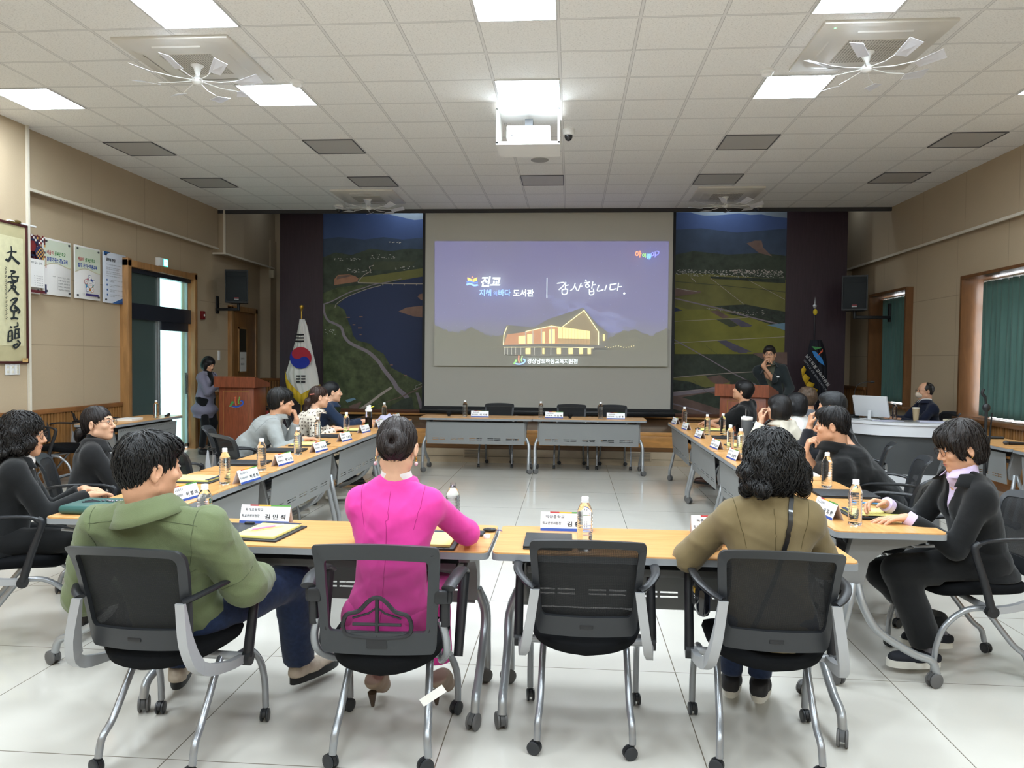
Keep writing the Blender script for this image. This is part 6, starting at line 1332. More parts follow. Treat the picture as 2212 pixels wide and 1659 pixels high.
class Fig:
    """a person; everything is placed in room coordinates, (right, forward, up) offsets are relative to the hips"""
    def __init__(s, pos, face, lean=5, side=0, twist=0, head=(0, 0, 0), sc=1., male=True, hz=.53, hunch=.0, stand=False, res=.012, hres=.006, label='', cat='person', skin=None, hoff=(0, 0, 0), name='person', hc=None):
        s.root = thing(name, (pos[0], pos[1], 0), label, cat); s.sc = sc; s.male = male; s.res = res; s.hres = hres; s.skin = skin or SKIN
        A = rotz(R(face)); s.Z = V3(0, 0, 1); s.F0 = A @ V3(0, 1, 0); s.R0 = A @ V3(1, 0, 0); T = A @ roty(R(side)) @ rotx(R(-lean)); tl = 1.
        if hc is not None:      # lean the trunk so that the head comes to hc
            u = V3(*hc)-V3(0, 0, .135*sc)-s.F0*(.014+hunch)-V3(pos[0], pos[1], hz); tl = min(1.15, max(.85, np.linalg.norm(u)/(.5*sc))); u = nrm(u); f = nrm(s.F0-u*(s.F0 @ u)); T = np.stack([np.cross(f, u), f, u], 1)
        s.T = T
        s.U = T[:, 2]; s.F = T[:, 1]; s.Rt = T[:, 0]; s.Pv = V3(pos[0], pos[1], hz); s.hz = hz; T2 = T @ rotz(R(twist)); s.T2 = T2; s.R2 = T2[:, 0]; s.F2 = T2[:, 1]
        wd = 1 if male else .88; s.wd = wd; hv = s.F0*hunch
        s.W = s.Pv+s.U*.17*sc*tl; s.C = s.Pv+s.U*.33*sc*tl+hv*.3; s.N = s.Pv+s.U*.50*sc*tl+hv; s.S = {k: s.Pv+s.U*.428*sc*tl+hv*.8+s.R2*sg*.165*sc*wd for k, sg in (('R', 1), ('L', -1))}
        H = rotz(R(face+twist+head[0])) @ rotx(R(-head[1])) @ roty(R(head[2])); s.H = H
        nd = nrm(s.U*.5+s.Z*.5+s.F0*.12); s.Hc = s.N+nd*.112*sc+H[:, 2]*.035*sc+H[:, 1]*.012+s.L0(*hoff)
        if hc is not None: s.Hc = V3(*hc)
        s.arm = {}; s.leg = {}; s.face = face
    def L0(s, u, v, w_): return s.R0*u+s.F0*v+s.Z*w_
    def at(s, u, v, w_): """right, forward of the hips, absolute height"""; return V3(s.Pv[0], s.Pv[1], 0)+s.L0(u, v, w_)
    def h(s, x, y, z): return s.Hc+s.H @ (V3(x, y, z)*s.sc)
    def arms(s, k, wrist, hint=(0, -.3, -1), hd=None, pn=None, curl=.35, spread=1., world=False, elbow=None, pinch=False):
        sg = 1 if k == 'R' else -1; T_ = V3(*wrist) if world else s.at(*wrist); h_ = s.L0(*hint) if not world else V3(*hint)
        E, W_ = ik(s.S[k], T_, .285*s.sc, .25*s.sc, h_); fd = nrm(W_-E)
        hd = fd if hd is None else nrm(V3(*hd) if world else s.L0(*hd)); pn = V3(0, 0, -1) if pn is None else nrm(V3(*pn) if world else s.L0(*pn)); pn = nrm(pn-hd*(pn @ hd))
        s.arm[k] = (E, W_, hd, pn, curl, spread, pinch); return s
    def legs(s, k, ankle, toe=None, hint=(0, .6, 1), hip=.09):
        sg = 1 if k == 'R' else -1; J = s.Pv+s.R0*sg*hip*s.sc; A_ = s.at(*ankle); Kn, A_ = ik(J, A_, .43*s.sc, .42*s.sc, s.L0(*hint)); s.leg[k] = (J, Kn, A_, nrm(s.F0 if toe is None else s.L0(*toe))); return s
    def box(s, pts, m): pts = np.array(pts); return pts.min(0)-m, pts.max(0)+m
    # ---- shapes
    def torso(s, d, g=0., pelvis=True, k=.03):
        c, w_ = s.sc, s.wd
        if pelvis: d.ell(s.Pv+s.U*.02, ((.158 if s.male else .160)*c+g, .112*c+g, .115*c+g), s.T, k)
        d.ell(s.W, ((.135 if s.male else .118)*c+g, .097*c+g, .13*c+g), s.T, .035); d.ell(s.C, (.148*c*w_+g, .102*c+g, .160*c+g), s.T2, .035)
        if not s.male:
            for sg in (-1, 1): d.ell(s.C+s.R2*sg*.062*c+s.F2*.075*c-s.U*.01, (.050*c+g*.7, .045*c+g*.7, .050*c+g*.7), s.T2, .035)
        for k_ in 'LR':
            S = s.S[k_]; d.cone(s.N-s.U*.050*c-s.F2*.012, S-s.U*.006*c-s.F2*.004, .048*c+g, .043*c+g, .035); d.cone(s.N+s.U*.004*c-s.F2*.022, S+s.U*.006*c-s.F2*.006, .036*c+g*.8, .032*c+g*.9, .035)
            d.cone(s.C+s.U*.04-s.F2*.02, S-s.U*.035*c-s.F2*.01, .070*c+g, .046*c+g, .035); d.cone(s.C-s.U*.04+s.R2*(.07 if k_ == 'R' else -.07), S-s.U*.05*c, .070*c+g, .040*c+g, .035)
        return s
    def armv(s, d, k_, g=0., r=(.046, .039, .037, .027), t1=1., upper=False, k=.02):
        E, W_ = s.arm[k_][:2]; c = s.sc*(1 if s.male else .9); a = s.S[k_]
        if upper: d.cone(a, a+(E-a)*t1, r[0]*c+g, (r[0]+(r[1]-r[0])*t1)*c+g, k); return
        d.cone(a, E, r[0]*c+g, r[1]*c+g, k); d.cone(E, E+(W_-E)*t1, r[2]*c+g, r[3]*c+g, .02)
    def hand(s, d, k_):
        E, W_, hd, pn, curl, spread, pinch = s.arm[k_]; c = s.sc*(1 if s.male else .92); t = np.cross(hd, pn) if k_ == 'R' else np.cross(pn, hd)
        fd = nrm(W_-E); d.cone(W_-fd*.03, W_+hd*.01, .027*c, .024*c, .012)
        ks = []
        for i, o in enumerate((.030, .0105, -.0095, -.028)):
            K_ = W_+hd*(.088, .092, .088, .080)[i]*c+t*o*c; ks.append(K_); d.cone(W_+hd*.012+t*o*.45*c, K_, .0175*c, .0112*c, .010, flat=(pn, .85))
        ln = ((.044, .026, .021), (.048, .030, .022), (.044, .028, .021), (.034, .021, .018))
        for i in range(4):
            p = ks[i]; dr = nrm(hd+t*(.10, .03, -.04, -.12)[i]*spread); an = 0; cu = curl if not isinstance(curl, (list, tuple)) else curl[i]
            for j in range(3):
                an += cu*(R(65), R(75), R(45))[j]; q = p+(dr*math.cos(an)+pn*math.sin(an))*ln[i][j]*c; d.cone(p, q, (.0092, .0084, .0076)[j]*c, (.0086, .0078, .0070)[j]*c, .004); p = q
        b = W_+hd*.022*c+t*.024*c; dr = nrm(hd*.65+t*.75+pn*(.25 if not pinch else .5)); q = b+dr*.038*c; d.cone(b, q, .0155*c, .0108*c, .012); dr = nrm(hd*.85+t*(.35 if not pinch else -.1)+pn*(.3+.3*(curl if not isinstance(curl, (list, tuple)) else curl[0]))); q2 = q+dr*.030*c; d.cone(q, q2, .0104*c, .0092*c, .006); d.cone(q2, q2+nrm(dr+pn*.3)*.022*c, .0092*c, .0078*c, .004)
    def headv(s, d):
        h, c, H = s.h, s.sc, s.H; r = lambda *a: tuple(x*c for x in a)
        d.ell(h(0, -.014, .034), r(.0745, .093, .084), H, .02); d.ell(h(0, .028, -.022), r(.062, .060, .080), H, .025); d.ell(h(0, .045, -.055), r(.047, .043, .052), H, .02)
        d.cone(h(-.045, .005, -.062), h(0, .062, -.092), .022*c, .019*c, .02); d.cone(h(.045, .005, -.062), h(0, .062, -.092), .022*c, .019*c, .02); d.ell(h(0, .068, -.090), r(.019, .015, .016), H, .015)
        d.cone(h(-.030, .076, .030), h(.030, .076, .030), .011*c, k=.014)
        for sg in (-1, 1):
            d.ell(h(sg*.031, .094, .009), r(.017, .010, .010), H, .010, 's'); d.ell(h(sg*.030, .078, .008), r(.013, .013, .012), H, .004); d.ell(h(sg*.040, .066, -.022), r(.022, .02, .018), H, .016)
            d.ell(h(sg*.0115, .094, -.034), r(.0085, .010, .0075), H, .005)
            E = H @ rotz(sg*R(-18)) @ rotx(R(-12)); e = h(sg*.079, -.010, -.006); d.ell(e, r(.0095, .0185, .031), E, .006); d.ell(e+E @ V3(sg*.007, .004, .002)*c, r(.006, .010, .017), E, .003, 's'); d.ell(e+E @ V3(sg*.001, .004, -.026)*c, r(.006, .008, .009), E, .004)
        d.cone(h(0, .084, .020), h(0, .108, -.024), .0075*c, .0100*c, .010); d.ell(h(0, .106, -.027), r(.0105, .010, .009), H, .006)
        d.ell(h(0, .086, -.058), r(.021, .010, .0062), H, .006); d.ell(h(0, .083, -.067), r(.018, .010, .0065), H, .006); d.cone(h(-.018, .093, -.0625), h(.018, .093, -.0625), .0018*c, k=.003, op='s')
        nr = (.057 if s.male else .047)*c; d.cone(s.N-s.U*.05, h(0, -.032, -.045), nr*1.08, nr, .03); d.cone(h(0, -.02, -.06), h(0, .02, -.075), nr*.8, nr*.55, .025)
    def body(s, g=-.012, legs=True, feet=True):
        pts = [s.Pv, s.N, s.Hc, s.S['L'], s.S['R']]; fine = [(s.Hc-.15*s.sc, s.Hc+.15*s.sc, s.hres)]
        for k_, (E, W_, hd, *_r) in s.arm.items():
            pts += [E, W_, W_+hd*.19]
            c = W_+hd*.08; fine.append((c-.115, c+.115, s.hres*.8))
        for k_, (J, K_, A_, t) in s.leg.items(): pts += [K_, A_, A_+t*.2]
        lo, hi = s.box(pts, .17); d = Sdf(lo, hi, s.res, fine); s.torso(d, g)
        for k_ in s.arm: s.armv(d, k_, -.006); s.hand(d, k_)
        if legs:
            for k_, (J, K_, A_, t) in s.leg.items(): d.cone(J, K_, .07*s.sc, .047*s.sc, .03); d.cone(K_, A_, .045*s.sc, .033*s.sc, .02); d.cone(A_, A_+t*.1-V3(0, 0, .045), .03*s.sc, .022, .02)
        if s.hz < .7: d.cut(V3(0, 0, .468), V3(0, 0, -1), .012, s.Pv-V3(.2, .2, .3), s.Pv+V3(.2, .2, .0))
        s.headv(d); s.bd = d; o = d.build('body', s.skin, s.root); return o
    def features(s, glasses=None, lips=None, eyes=True, closed=False, lipcol=None):
        h, c = s.h, s.sc; rt = s.root; org = V3(*rt.location); v = lambda *a: Vector(h(*a)-org); Hq = Matrix(s.H.tolist())
        if eyes:
            for sg in (-1, 1):
                if not closed: ey = MB().ell(v(sg*.031, .0865, .0095), (.0125*c, .0062*c, .0046*c), 12, Hq).build('eye', EYEW, rt); MB().ell(v(sg*.031, .0895, .0095), (.0052*c, .0042*c, .0047*c), 10, Hq).build('iris', IRIS, ey)
                MB().tube([v(sg*.017, .089, .013), v(sg*.031, .0925, .0155), v(sg*.046, .084, .012)], .0013*c, 5).build('eyelid', IRIS, rt)
                MB().tube([v(sg*.014, .0885, .031), v(sg*.030, .089, .036), v(sg*.049, .077, .032)], (.0026*c, .0015*c), 6).build('eyebrow', BROW, rt)
        if lips is not False: MB().ell(v(0, .0895, -.0582), (.0195*c, .0078*c, .0038*c), 12, Hq).ell(v(0, .087, -.0665), (.0165*c, .0085*c, .0045*c), 12, Hq).build('lips', lipcol or LIPM2, rt)
        if glasses:
            m = MB(); n = 20
            for sg in (-1, 1): m.tube([v(sg*.033+.024*math.cos(2*math.pi*i/n), .104-.005*abs(math.cos(2*math.pi*i/n)), .006+.019*math.sin(2*math.pi*i/n)) for i in range(n+1)], .0013*c, 6); m.tube([v(sg*.056, .097, .012), v(sg*.074, .06, .012), v(sg*.082, -.02, .010)], .0014*c, 6)
            m.tube([v(-.010, .106, .009), v(.010, .106, .009)], .0013*c, 6); m.build('glasses', mat('glasses_frame', '3a2a26', .3, metal=.5), rt)
    # ---- garments
    def top(s, name, m, g=.012, sleeve='long', hem=.10, wr=.004, vneck=None, arm_r=(.048, .044, .042, .032), t1=.97, cuff=None, seed=1, res=None, fl=.0, collar=None, fr=22, neck_cut=True):
        pts = [s.Pv-s.U*(hem+.05), s.N, s.S['L'], s.S['R']]
        for k_, a in s.arm.items(): pts += [a[0], a[1]] if sleeve == 'long' else [a[0]]
        lo, hi = s.box(pts, .16); d = Sdf(lo, hi, res or s.res*.8); s.torso(d, g)
        c = s.sc; d.cone(s.W, s.Pv-s.U*hem, .12*c+g, .13*c+g+fl, .05, flat=(s.F, .78))
        if fl: d.ell(s.Pv-s.U*hem*.6, (.17*c+g+fl, .13*c+g+fl, .10), s.T, .04)
        for k_ in s.arm:
            if sleeve == 'long':
                s.armv(d, k_, g, arm_r, t1)
                E, W_ = s.arm[k_][:2]; fd = nrm(W_-E); p = E+(W_-E)*t1; d.cut(p, fd, .003, p-.07, p+.07+fd*.03)
            elif sleeve == 'short': s.armv(d, k_, g*1.6, arm_r, .66, True)
        if neck_cut: u = nrm(s.h(0, -.03, -.05)-s.N); d.cut(s.N+u*.035*c+s.U*.0, u, .01, s.N-.09*c, s.N+.16*c)
        if vneck:
            depth, wid = vneck; sl = s.D_all(d); X, Y, Z = d._q(sl, s.N+s.F2*0)
            dot = lambda v: X*f32(v[0])+Y*f32(v[1])+Z*f32(v[2]); u = dot(s.R2); f = dot(s.F2); w_ = dot(s.U); q = np.maximum(np.maximum(np.abs(u)*f32(.93)-f32(wid)*(w_+f32(depth))/f32(depth), -f+f32(.0)), -(w_+f32(depth)))
            d.comb(sl, q, .004, 's')
        if hem: d.cut(s.Pv-s.U*hem, -s.U, .006)
        if s.hz < .7: d.cut(V3(0, 0, .462), V3(0, 0, -1), .012, s.Pv-V3(.26, .26, .25), s.Pv+V3(.26, .26, .1))
        d.wob(wr, fr, seed); d.wob(wr*.35, fr*2.6, seed+7); s.gd = d; return d.build(name, m, s.root)
    def D_all(s, d): return tuple(slice(0, len(a)) for a in d.ax)
    def shirt(s, m, g=.004, name='shirt'):
        d = Sdf(*s.box([s.C-s.U*.1, s.N+s.U*.05, s.S['L'], s.S['R']], .10), s.res*.7); s.torso(d, g-.006, False); s.collarv(d, .010, .028); u = nrm(s.h(0, -.03, -.05)-s.N); d.cut(s.N+u*.075*s.sc, u, .004)
        return d.build(name, m, s.root)
    def collarv(s, d, g, hgt, back=.0):
        nr = (.057 if s.male else .048)*s.sc; u = nrm(s.h(0, -.03, -.05)-s.N); b = s.N+u*.0; d.cone(b-u*.01, b+u*hgt*1.3, nr+g+.008, nr+g, .012)
    def collar(s, m, name='collar', g=.012, hgt=.035, fall=.03, spread=.3, th=.004, open_=35):
        """turned-down band round the neck, open at the front"""
        nr = (.057 if s.male else .047)*s.sc; u = nrm(nrm(s.h(0, -.03, -.05)-s.N)+s.F2*.0); b = s.N+u*.01*s.sc; f = nrm(s.F2-u*(s.F2 @ u)); r = np.cross(f, u); org = V3(*s.root.location); N_ = 36; rows = []
        prof = ((nr+g, -.005), (nr+g*.8, hgt*.6), (nr+g*.9, hgt), (nr+g*1.3, hgt*1.02), (nr+g*1.8+fall*.25, hgt*.5), (nr+g*2+fall*spread*2, hgt*.1-fall*.4), (nr+g*2+fall*(spread*2+.5), -fall))
        for rr, zz in prof:
            row = []
            for i in range(N_+1):
                a = R(open_)+(2*math.pi-2*R(open_))*i/N_; e = (abs(i/N_-.5)*2)**3; p = b+(f*math.cos(a)+r*math.sin(a))*(rr+.012*e)+u*(zz-.028*e); row.append(p-org)
            rows.append(row)
        vs = [tuple(p) for r_ in rows for p in r_]; fs = [(k*(N_+1)+i, k*(N_+1)+i+1, (k+1)*(N_+1)+i+1, (k+1)*(N_+1)+i) for k in range(len(rows)-1) for i in range(N_)]
        o = link(name, MB().add(vs, fs).me(name, 80), m, s.root); o.modifiers.new('t', 'SOLIDIFY').thickness = th; return o
    def trousers(s, m, g=.012, r=(.088, .066, .062, .052), t1=.96, wr=.005, name='trousers', seed=3):
        pts = [s.Pv];
        for J, K_, A_, t in s.leg.values(): pts += [K_, A_]
        d = Sdf(*s.box(pts, .19), s.res*.95); c = s.sc; d.ell(s.Pv, (.165*c+g, .12*c+g, .105*c+g), s.T, .03)
        for J, K_, A_, t in s.leg.values():
            d.cone(J, K_, r[0]*c, r[1]*c, .04); p = K_+(A_-K_)*t1; d.cone(K_, p, r[2]*c, r[3]*c, .025); dn = nrm(A_-K_); d.cut(p, dn, .003, p-.09, p+.1+dn*.02)
        d.cut(s.Pv+s.U*.11, s.U, .01)
        if s.hz < .7: d.cut(V3(0, 0, .460), V3(0, 0, -1), .015, s.Pv-V3(.22, .22, .3), s.Pv+V3(.22, .22, .0))
        d.wob(wr, 20, seed); return d.build(name, m, s.root)
    def shoe(s, k_, m, sole, heel=0, L=.26, hi_=.09, name='shoe', solet=.028, socks=None, flatf=True, lift=0):
        J, K_, A_, t = s.leg[k_]; t = nrm(t*V3(1, 1, 0)) if flatf else t; sd_ = np.cross(t, V3(0, 0, 1)); R_ = np.stack([sd_, t, np.cross(sd_, t)], 1); up = R_[:, 2]; z = max(.0, A_[2]-.088-heel)+lift; f0 = V3(A_[0], A_[1], z)-t*.055
        c = s.sc; d = Sdf(*s.box([f0, f0+t*L, A_], .09), .0065 if s.hres < .006 else .009)
        hh = V3(0, 0, heel); b = f0+up*(.045)+hh; tip = f0+t*(L-.045)*c+up*.035
        d.cone(f0+t*.035+up*.045+hh, f0+t*.12*c+up*.045+hh*.6, .036, .040, .03, flat=(sd_, .95)); d.cone(f0+t*.12*c+up*.04+hh*.5, tip, .042, .036, .03); d.cone(f0+t*.04+up*.05+hh, A_*V3(1, 1, 0)+V3(0, 0, z+hi_+heel*.9), .034, .040, .02)
        d.cut(f0+up*(solet-.004), -up, .002) if not heel else d.cut(f0+V3(0, 0, heel)-t*0, -(up+t*heel/.16), .004)
        d.cut(V3(A_[0], A_[1], z+hi_+heel)-t*.02, nrm(up-t*.25), .004); o = d.build(name, m, s.root)
        org = V3(*s.root.location); b = MB()
        if heel: b.tube([Vector(f0+t*.02+up*.0+V3(0, 0, heel)-org), Vector(f0+t*.03+V3(0, 0, .002)-org)], (.020, .007), 10); b.build('heel', sole, o)
        else:
            pl = []
            for i in range(28):
                a = 2*math.pi*i/28; u_ = math.cos(a); v_ = math.sin(a); w_ = .043*(1+.12*math.sin(v_*1.6)); pl.append((w_*(abs(u_)**.8)*math.copysign(1, u_), (L*.5)*v_*c))
            M_ = Matrix(np.stack([sd_, t, up], 1).tolist()).to_4x4(); M_.translation = Vector(f0+t*(L*.5-.0)*c+up*.001-org); b.prism(pl, solet, M_); b.build('sole', sole, o)
        return o
    # ---- hair
    def hair(s, style, col='17120f', res=None, locks=0, lock_r=.0022, lock_len=.10, wave=.0, seed=0, amp=.0028, down=1., groove=42):
        h, c, H = s.h, s.sc, s.H; r = lambda *a: tuple(x*c for x in a); res = res or s.hres; m = hairmat(col); lo, hi = s.box([h(0, 0, 0)], .24 if style in ('pony', 'lowbun', 'curly', 'updo') else .19)
        if style in ('pony', 'lowbun'): lo = lo-V3(.05, .05, .06)
        d = Sdf(lo, hi, res); E = lambda p, q, k=.02, op='u', R_=None: d.ell(h(*p), r(*q), H if R_ is None else R_, k, op); C = lambda a, b, ra, rb, k=.02, op='u': d.cone(h(*a), h(*b), ra*c, rb*c, k, op)
        face = lambda y=.104, rr=(.068, .070, .088), z=-.040: E((0, y, z), rr, .012, 's')
        if style == 'short':        # men's cut, full on top, tapered nape
            E((0, -.016, .040), (.084, .101, .092)); E((0, -.055, -.005), (.066, .052, .066)); E((0, .035, .088), (.062, .055, .034), .03); E((.02, .07, .075), (.045, .025, .025), .02)
            d.cut(h(0, 0, -.058), H @ V3(0, .25, -1), .015); face(.112, (.070, .068, .085), -.032); 
            for sg in (-1, 1): E((sg*.088, .004, -.018), (.020, .024, .036), .01, 's'); E((sg*.08, .05, -.055), (.05, .045, .06), .01, 's')
        elif style == 'fringe':     # round cut with a long fringe
            E((0, -.014, .042), (.092, .108, .098)); E((0, -.05, -.01), (.078, .062, .078)); E((0, .055, .055), (.068, .046, .052), .03)
            d.cut(h(0, 0, -.068), H @ V3(0, .2, -1), .02); E((0, .118, -.058), (.070, .064, .080), .01, 's')
            for sg in (-1, 1): E((sg*.095, .008, -.022), (.022, .026, .034), .01, 's'); E((sg*.09, .06, -.075), (.05, .05, .065), .012, 's')
        elif style == 'balding':
            E((0, -.026, .032), (.082, .096, .086)); E((0, -.05, -.01), (.068, .050, .066)); d.cut(h(0, 0, -.06), H @ V3(0, .2, -1), .015); E((0, .118, .020), (.075, .085, .10), .012, 's')
            for sg in (-1, 1): E((sg*.088, .004, -.018), (.020, .024, .036), .01, 's'); E((sg*.08, .05, -.055), (.05, .045, .06), .01, 's')
        elif style == 'bob':
            E((0, -.014, .040), (.094, .108, .098)); E((0, -.028, -.028), (.102, .095, .105), .03); E((0, .05, .06), (.06, .045, .045), .03); C((-.078, .02, .0), (-.078, .03, -.085), .028, .020); C((.078, .02, .0), (.078, .03, -.085), .028, .020)
            d.cut(h(0, 0, -.108), H @ V3(0, .0, -1), .012); E((0, .116, -.052), (.066, .072, .10), .012, 's'); E((0, .03, -.12), (.052, .075, .075), .012, 's')
        elif style == 'curly':      # big loose waves to the neck
            E((0, -.020, .040), (.100, .110, .100)); E((0, -.035, -.040), (.118, .100, .105), .03)
            rr = np.random.RandomState(seed+4)
            for i in range(34):
                a = rr.uniform(-2.6, 2.6); z = rr.uniform(-.125, .03); w_ = .092+.022*(z < -.03); E((w_*math.sin(a), -.03-w_*math.cos(a)*.95, z), (rr.uniform(.020, .036),)*3, .014)
            E((0, .116, -.050), (.062, .075, .095), .012, 's'); E((0, .03, -.13), (.045, .075, .075), .012, 's')
        elif style == 'curlyshort':
            E((0, -.018, .044), (.098, .108, .100)); E((0, -.045, -.012), (.086, .070, .078), .03); rr = np.random.RandomState(seed+4)
            for i in range(26): a = rr.uniform(-2.8, 2.8); z = rr.uniform(-.05, .12); w_ = .088*math.sqrt(max(.1, 1-(z/.15)**2)); E((w_*math.sin(a), -.02-w_*math.cos(a), z), (rr.uniform(.018, .028),)*3, .012)
            E((0, .116, -.045), (.070, .068, .090), .012, 's')
        elif style == 'wavyshort':  # short set hair swept back, ear free
            E((0, -.016, .046), (.098, .110, .102)); E((0, -.055, -.020), (.084, .066, .085), .03); E((0, .052, .072), (.070, .050, .042), .03); C((-.070, .055, .045), (-.076, .030, -.045), .024, .012); C((.070, .055, .045), (.076, .030, -.045), .024, .012)
            d.cut(h(0, 0, -.092), H @ V3(0, .1, -1), .02); E((0, .122, -.050), (.066, .066, .090), .010, 's')
            for sg in (-1, 1): E((sg*.094, -.006, -.018), (.020, .022, .034), .008, 's'); E((sg*.085, .045, -.082), (.035, .04, .05), .012, 's')
        elif style in ('updo', 'lowbun', 'pony'):
            E((0, -.017, .038), (.081, .100, .090)); E((0, -.058, -.010), (.066, .050, .068), .03); d.cut(h(0, 0, -.070), H @ V3(0, .25, -1), .02); face(.106, (.070, .066, .092), -.036)
            for sg in (-1, 1): E((sg*.088, .000, -.020), (.020, .026, .038), .01, 's'); E((sg*.075, .05, -.07), (.05, .05, .06), .012, 's')
            if style == 'updo':
                n = 16; E((0, -.075, .04), (.055, .04, .05), .03)
                for i in range(n): a = 2*math.pi*i/n; a2 = 2*math.pi*(i+1)/n; C((.030*math.cos(a), -.113, -.012+.030*math.sin(a)), (.030*math.cos(a2), -.113, -.012+.030*math.sin(a2)), .026, .026, .008)
                E((0, -.143, -.012), (.008, .02, .008), .012, 's')
            if style == 'lowbun':
                C((0, -.085, -.05), (0, -.115, -.065), .022, .020); E((0, -.135, -.062), (.036, .034, .038), .012); E((.0, -.15, -.095), (.022, .024, .03), .02)
            if style == 'pony': C((0, -.09, -.02), (.0, -.125, -.05), .028, .034); C((.0, -.125, -.05), (.0, -.135, -.14), .034, .028); C((0, -.135, -.14), (0, -.11, -.21), .028, .014)
        # combed grooves running from the crown
        sl = s.D_all(d); X, Y, Z = d._q(sl, h(0, -.05, .09)); q = [X*f32(H[0, i])+Y*f32(H[1, i])+Z*f32(H[2, i]) for i in range(3)]
        ph = np.arctan2(q[0], q[1] if style != 'updo' else q[2]+.09); near = np.abs(d.D) < .03; wv = np.sin(q[2]*45+seed)*1.2*(1 if wave else .3)
        d.D += ((np.sin(ph*groove+wv+np.sin(q[1]*60)*.8)+.5*np.sin(ph*groove*2.3+wv*2+q[2]*30))*f32(amp)*.6*near).astype(f32)
        me = d.mesh('hair', s.root.location); o = link('hair', me, m, s.root); s.hd = d
        if locks:
            rr = np.random.RandomState(seed); org = V3(*s.root.location); k = int(locks*2.6); u = rr.randn(k, 3); u /= np.linalg.norm(u, axis=1, keepdims=True); P = s.h(0, -.02, .02)+(u*V3(.13, .14, .14)*c) @ H.T
            P = d.snap(P, .0, 6); ok = np.abs(d.val(P)) < .003; P = P[ok]; lc = (P-s.Hc) @ H; P = P[((lc[:, 1] < .075) | (lc[:, 2] > .03))][:locks]; K_ = len(P); n = max(6, int(lock_len/.009)); paths = [P]; crown = h(0, -.05, .11); axv = H[:, 2]
            phs = rr.rand(K_, 1)*6.28; fr = rr.uniform(.8, 1.3, (K_, 1))
            for i in range(n):
                g_ = d.grad(P); dr = nrm2((P-crown)*4-axv*down*.35*(1+i*.15)); dr = dr-g_*np.sum(dr*g_, 1, keepdims=True); dr = nrm2(dr); sidev = np.cross(dr, g_)
                dr = nrm2(dr+sidev*np.sin(phs+i*fr*.9)*wave); P = d.snap(P+dr*.009, .0012+.004*wave*abs(math.sin(i*.6))+.0015*(i/n), 2); paths.append(P)
            paths = np.stack(paths, 1)-org; lm = MB()
            for i in range(K_): rad = lock_r*c*rr.uniform(.7, 1.3); q = [Vector(p) for p in paths[i]]; L_ = len(q); lm.tube(q, [rad*math.sin(math.pi*min(1, (j+1.2)/(L_+.6))**.7) + .0003 for j in range(L_)], 5, flat=.55)
            link('hair_locks', lm.me('hair_locks', 0), m, o).data.shade_smooth()
        return o
    def line_on(s, d, pts, rad, m, name, off=0., n=10, flat=None, up=None):
        """a thin strip laid on a blended surface: pts in room coordinates near it"""
        P = np.array([list(p) for p in spline([tuple(p) for p in pts], n)]); P = d.snap(P, off, 5); org = V3(*s.root.location)
        if flat is None: return MB().tube([Vector(p) for p in P-org], rad, 6).build(name, m, s.root)
        g_ = d.grad(P); vs = []; L_ = len(P)
        for i in range(L_):
            t = nrm(P[min(i+1, L_-1)]-P[max(i-1, 0)]); sv = nrm(np.cross(t, g_[i]))*rad; 
            for a, b in ((-1, 0), (1, 0), (1, 1), (-1, 1)): vs.append(tuple(P[i]-org+sv*a+g_[i]*flat*b))
        fs = []
        for i in range(L_-1):
            for j in range(4): a = 4*i+j; b = 4*i+(j+1) % 4; fs.append((a, b, b+4, a+4))
        fs += [(0, 3, 2, 1), tuple(4*(L_-1)+j for j in range(4))]; return MB().add(vs, fs).build(name, m, s.root)
def nrm2(a): return a/np.maximum(np.linalg.norm(a, axis=1, keepdims=True), 1e-9)
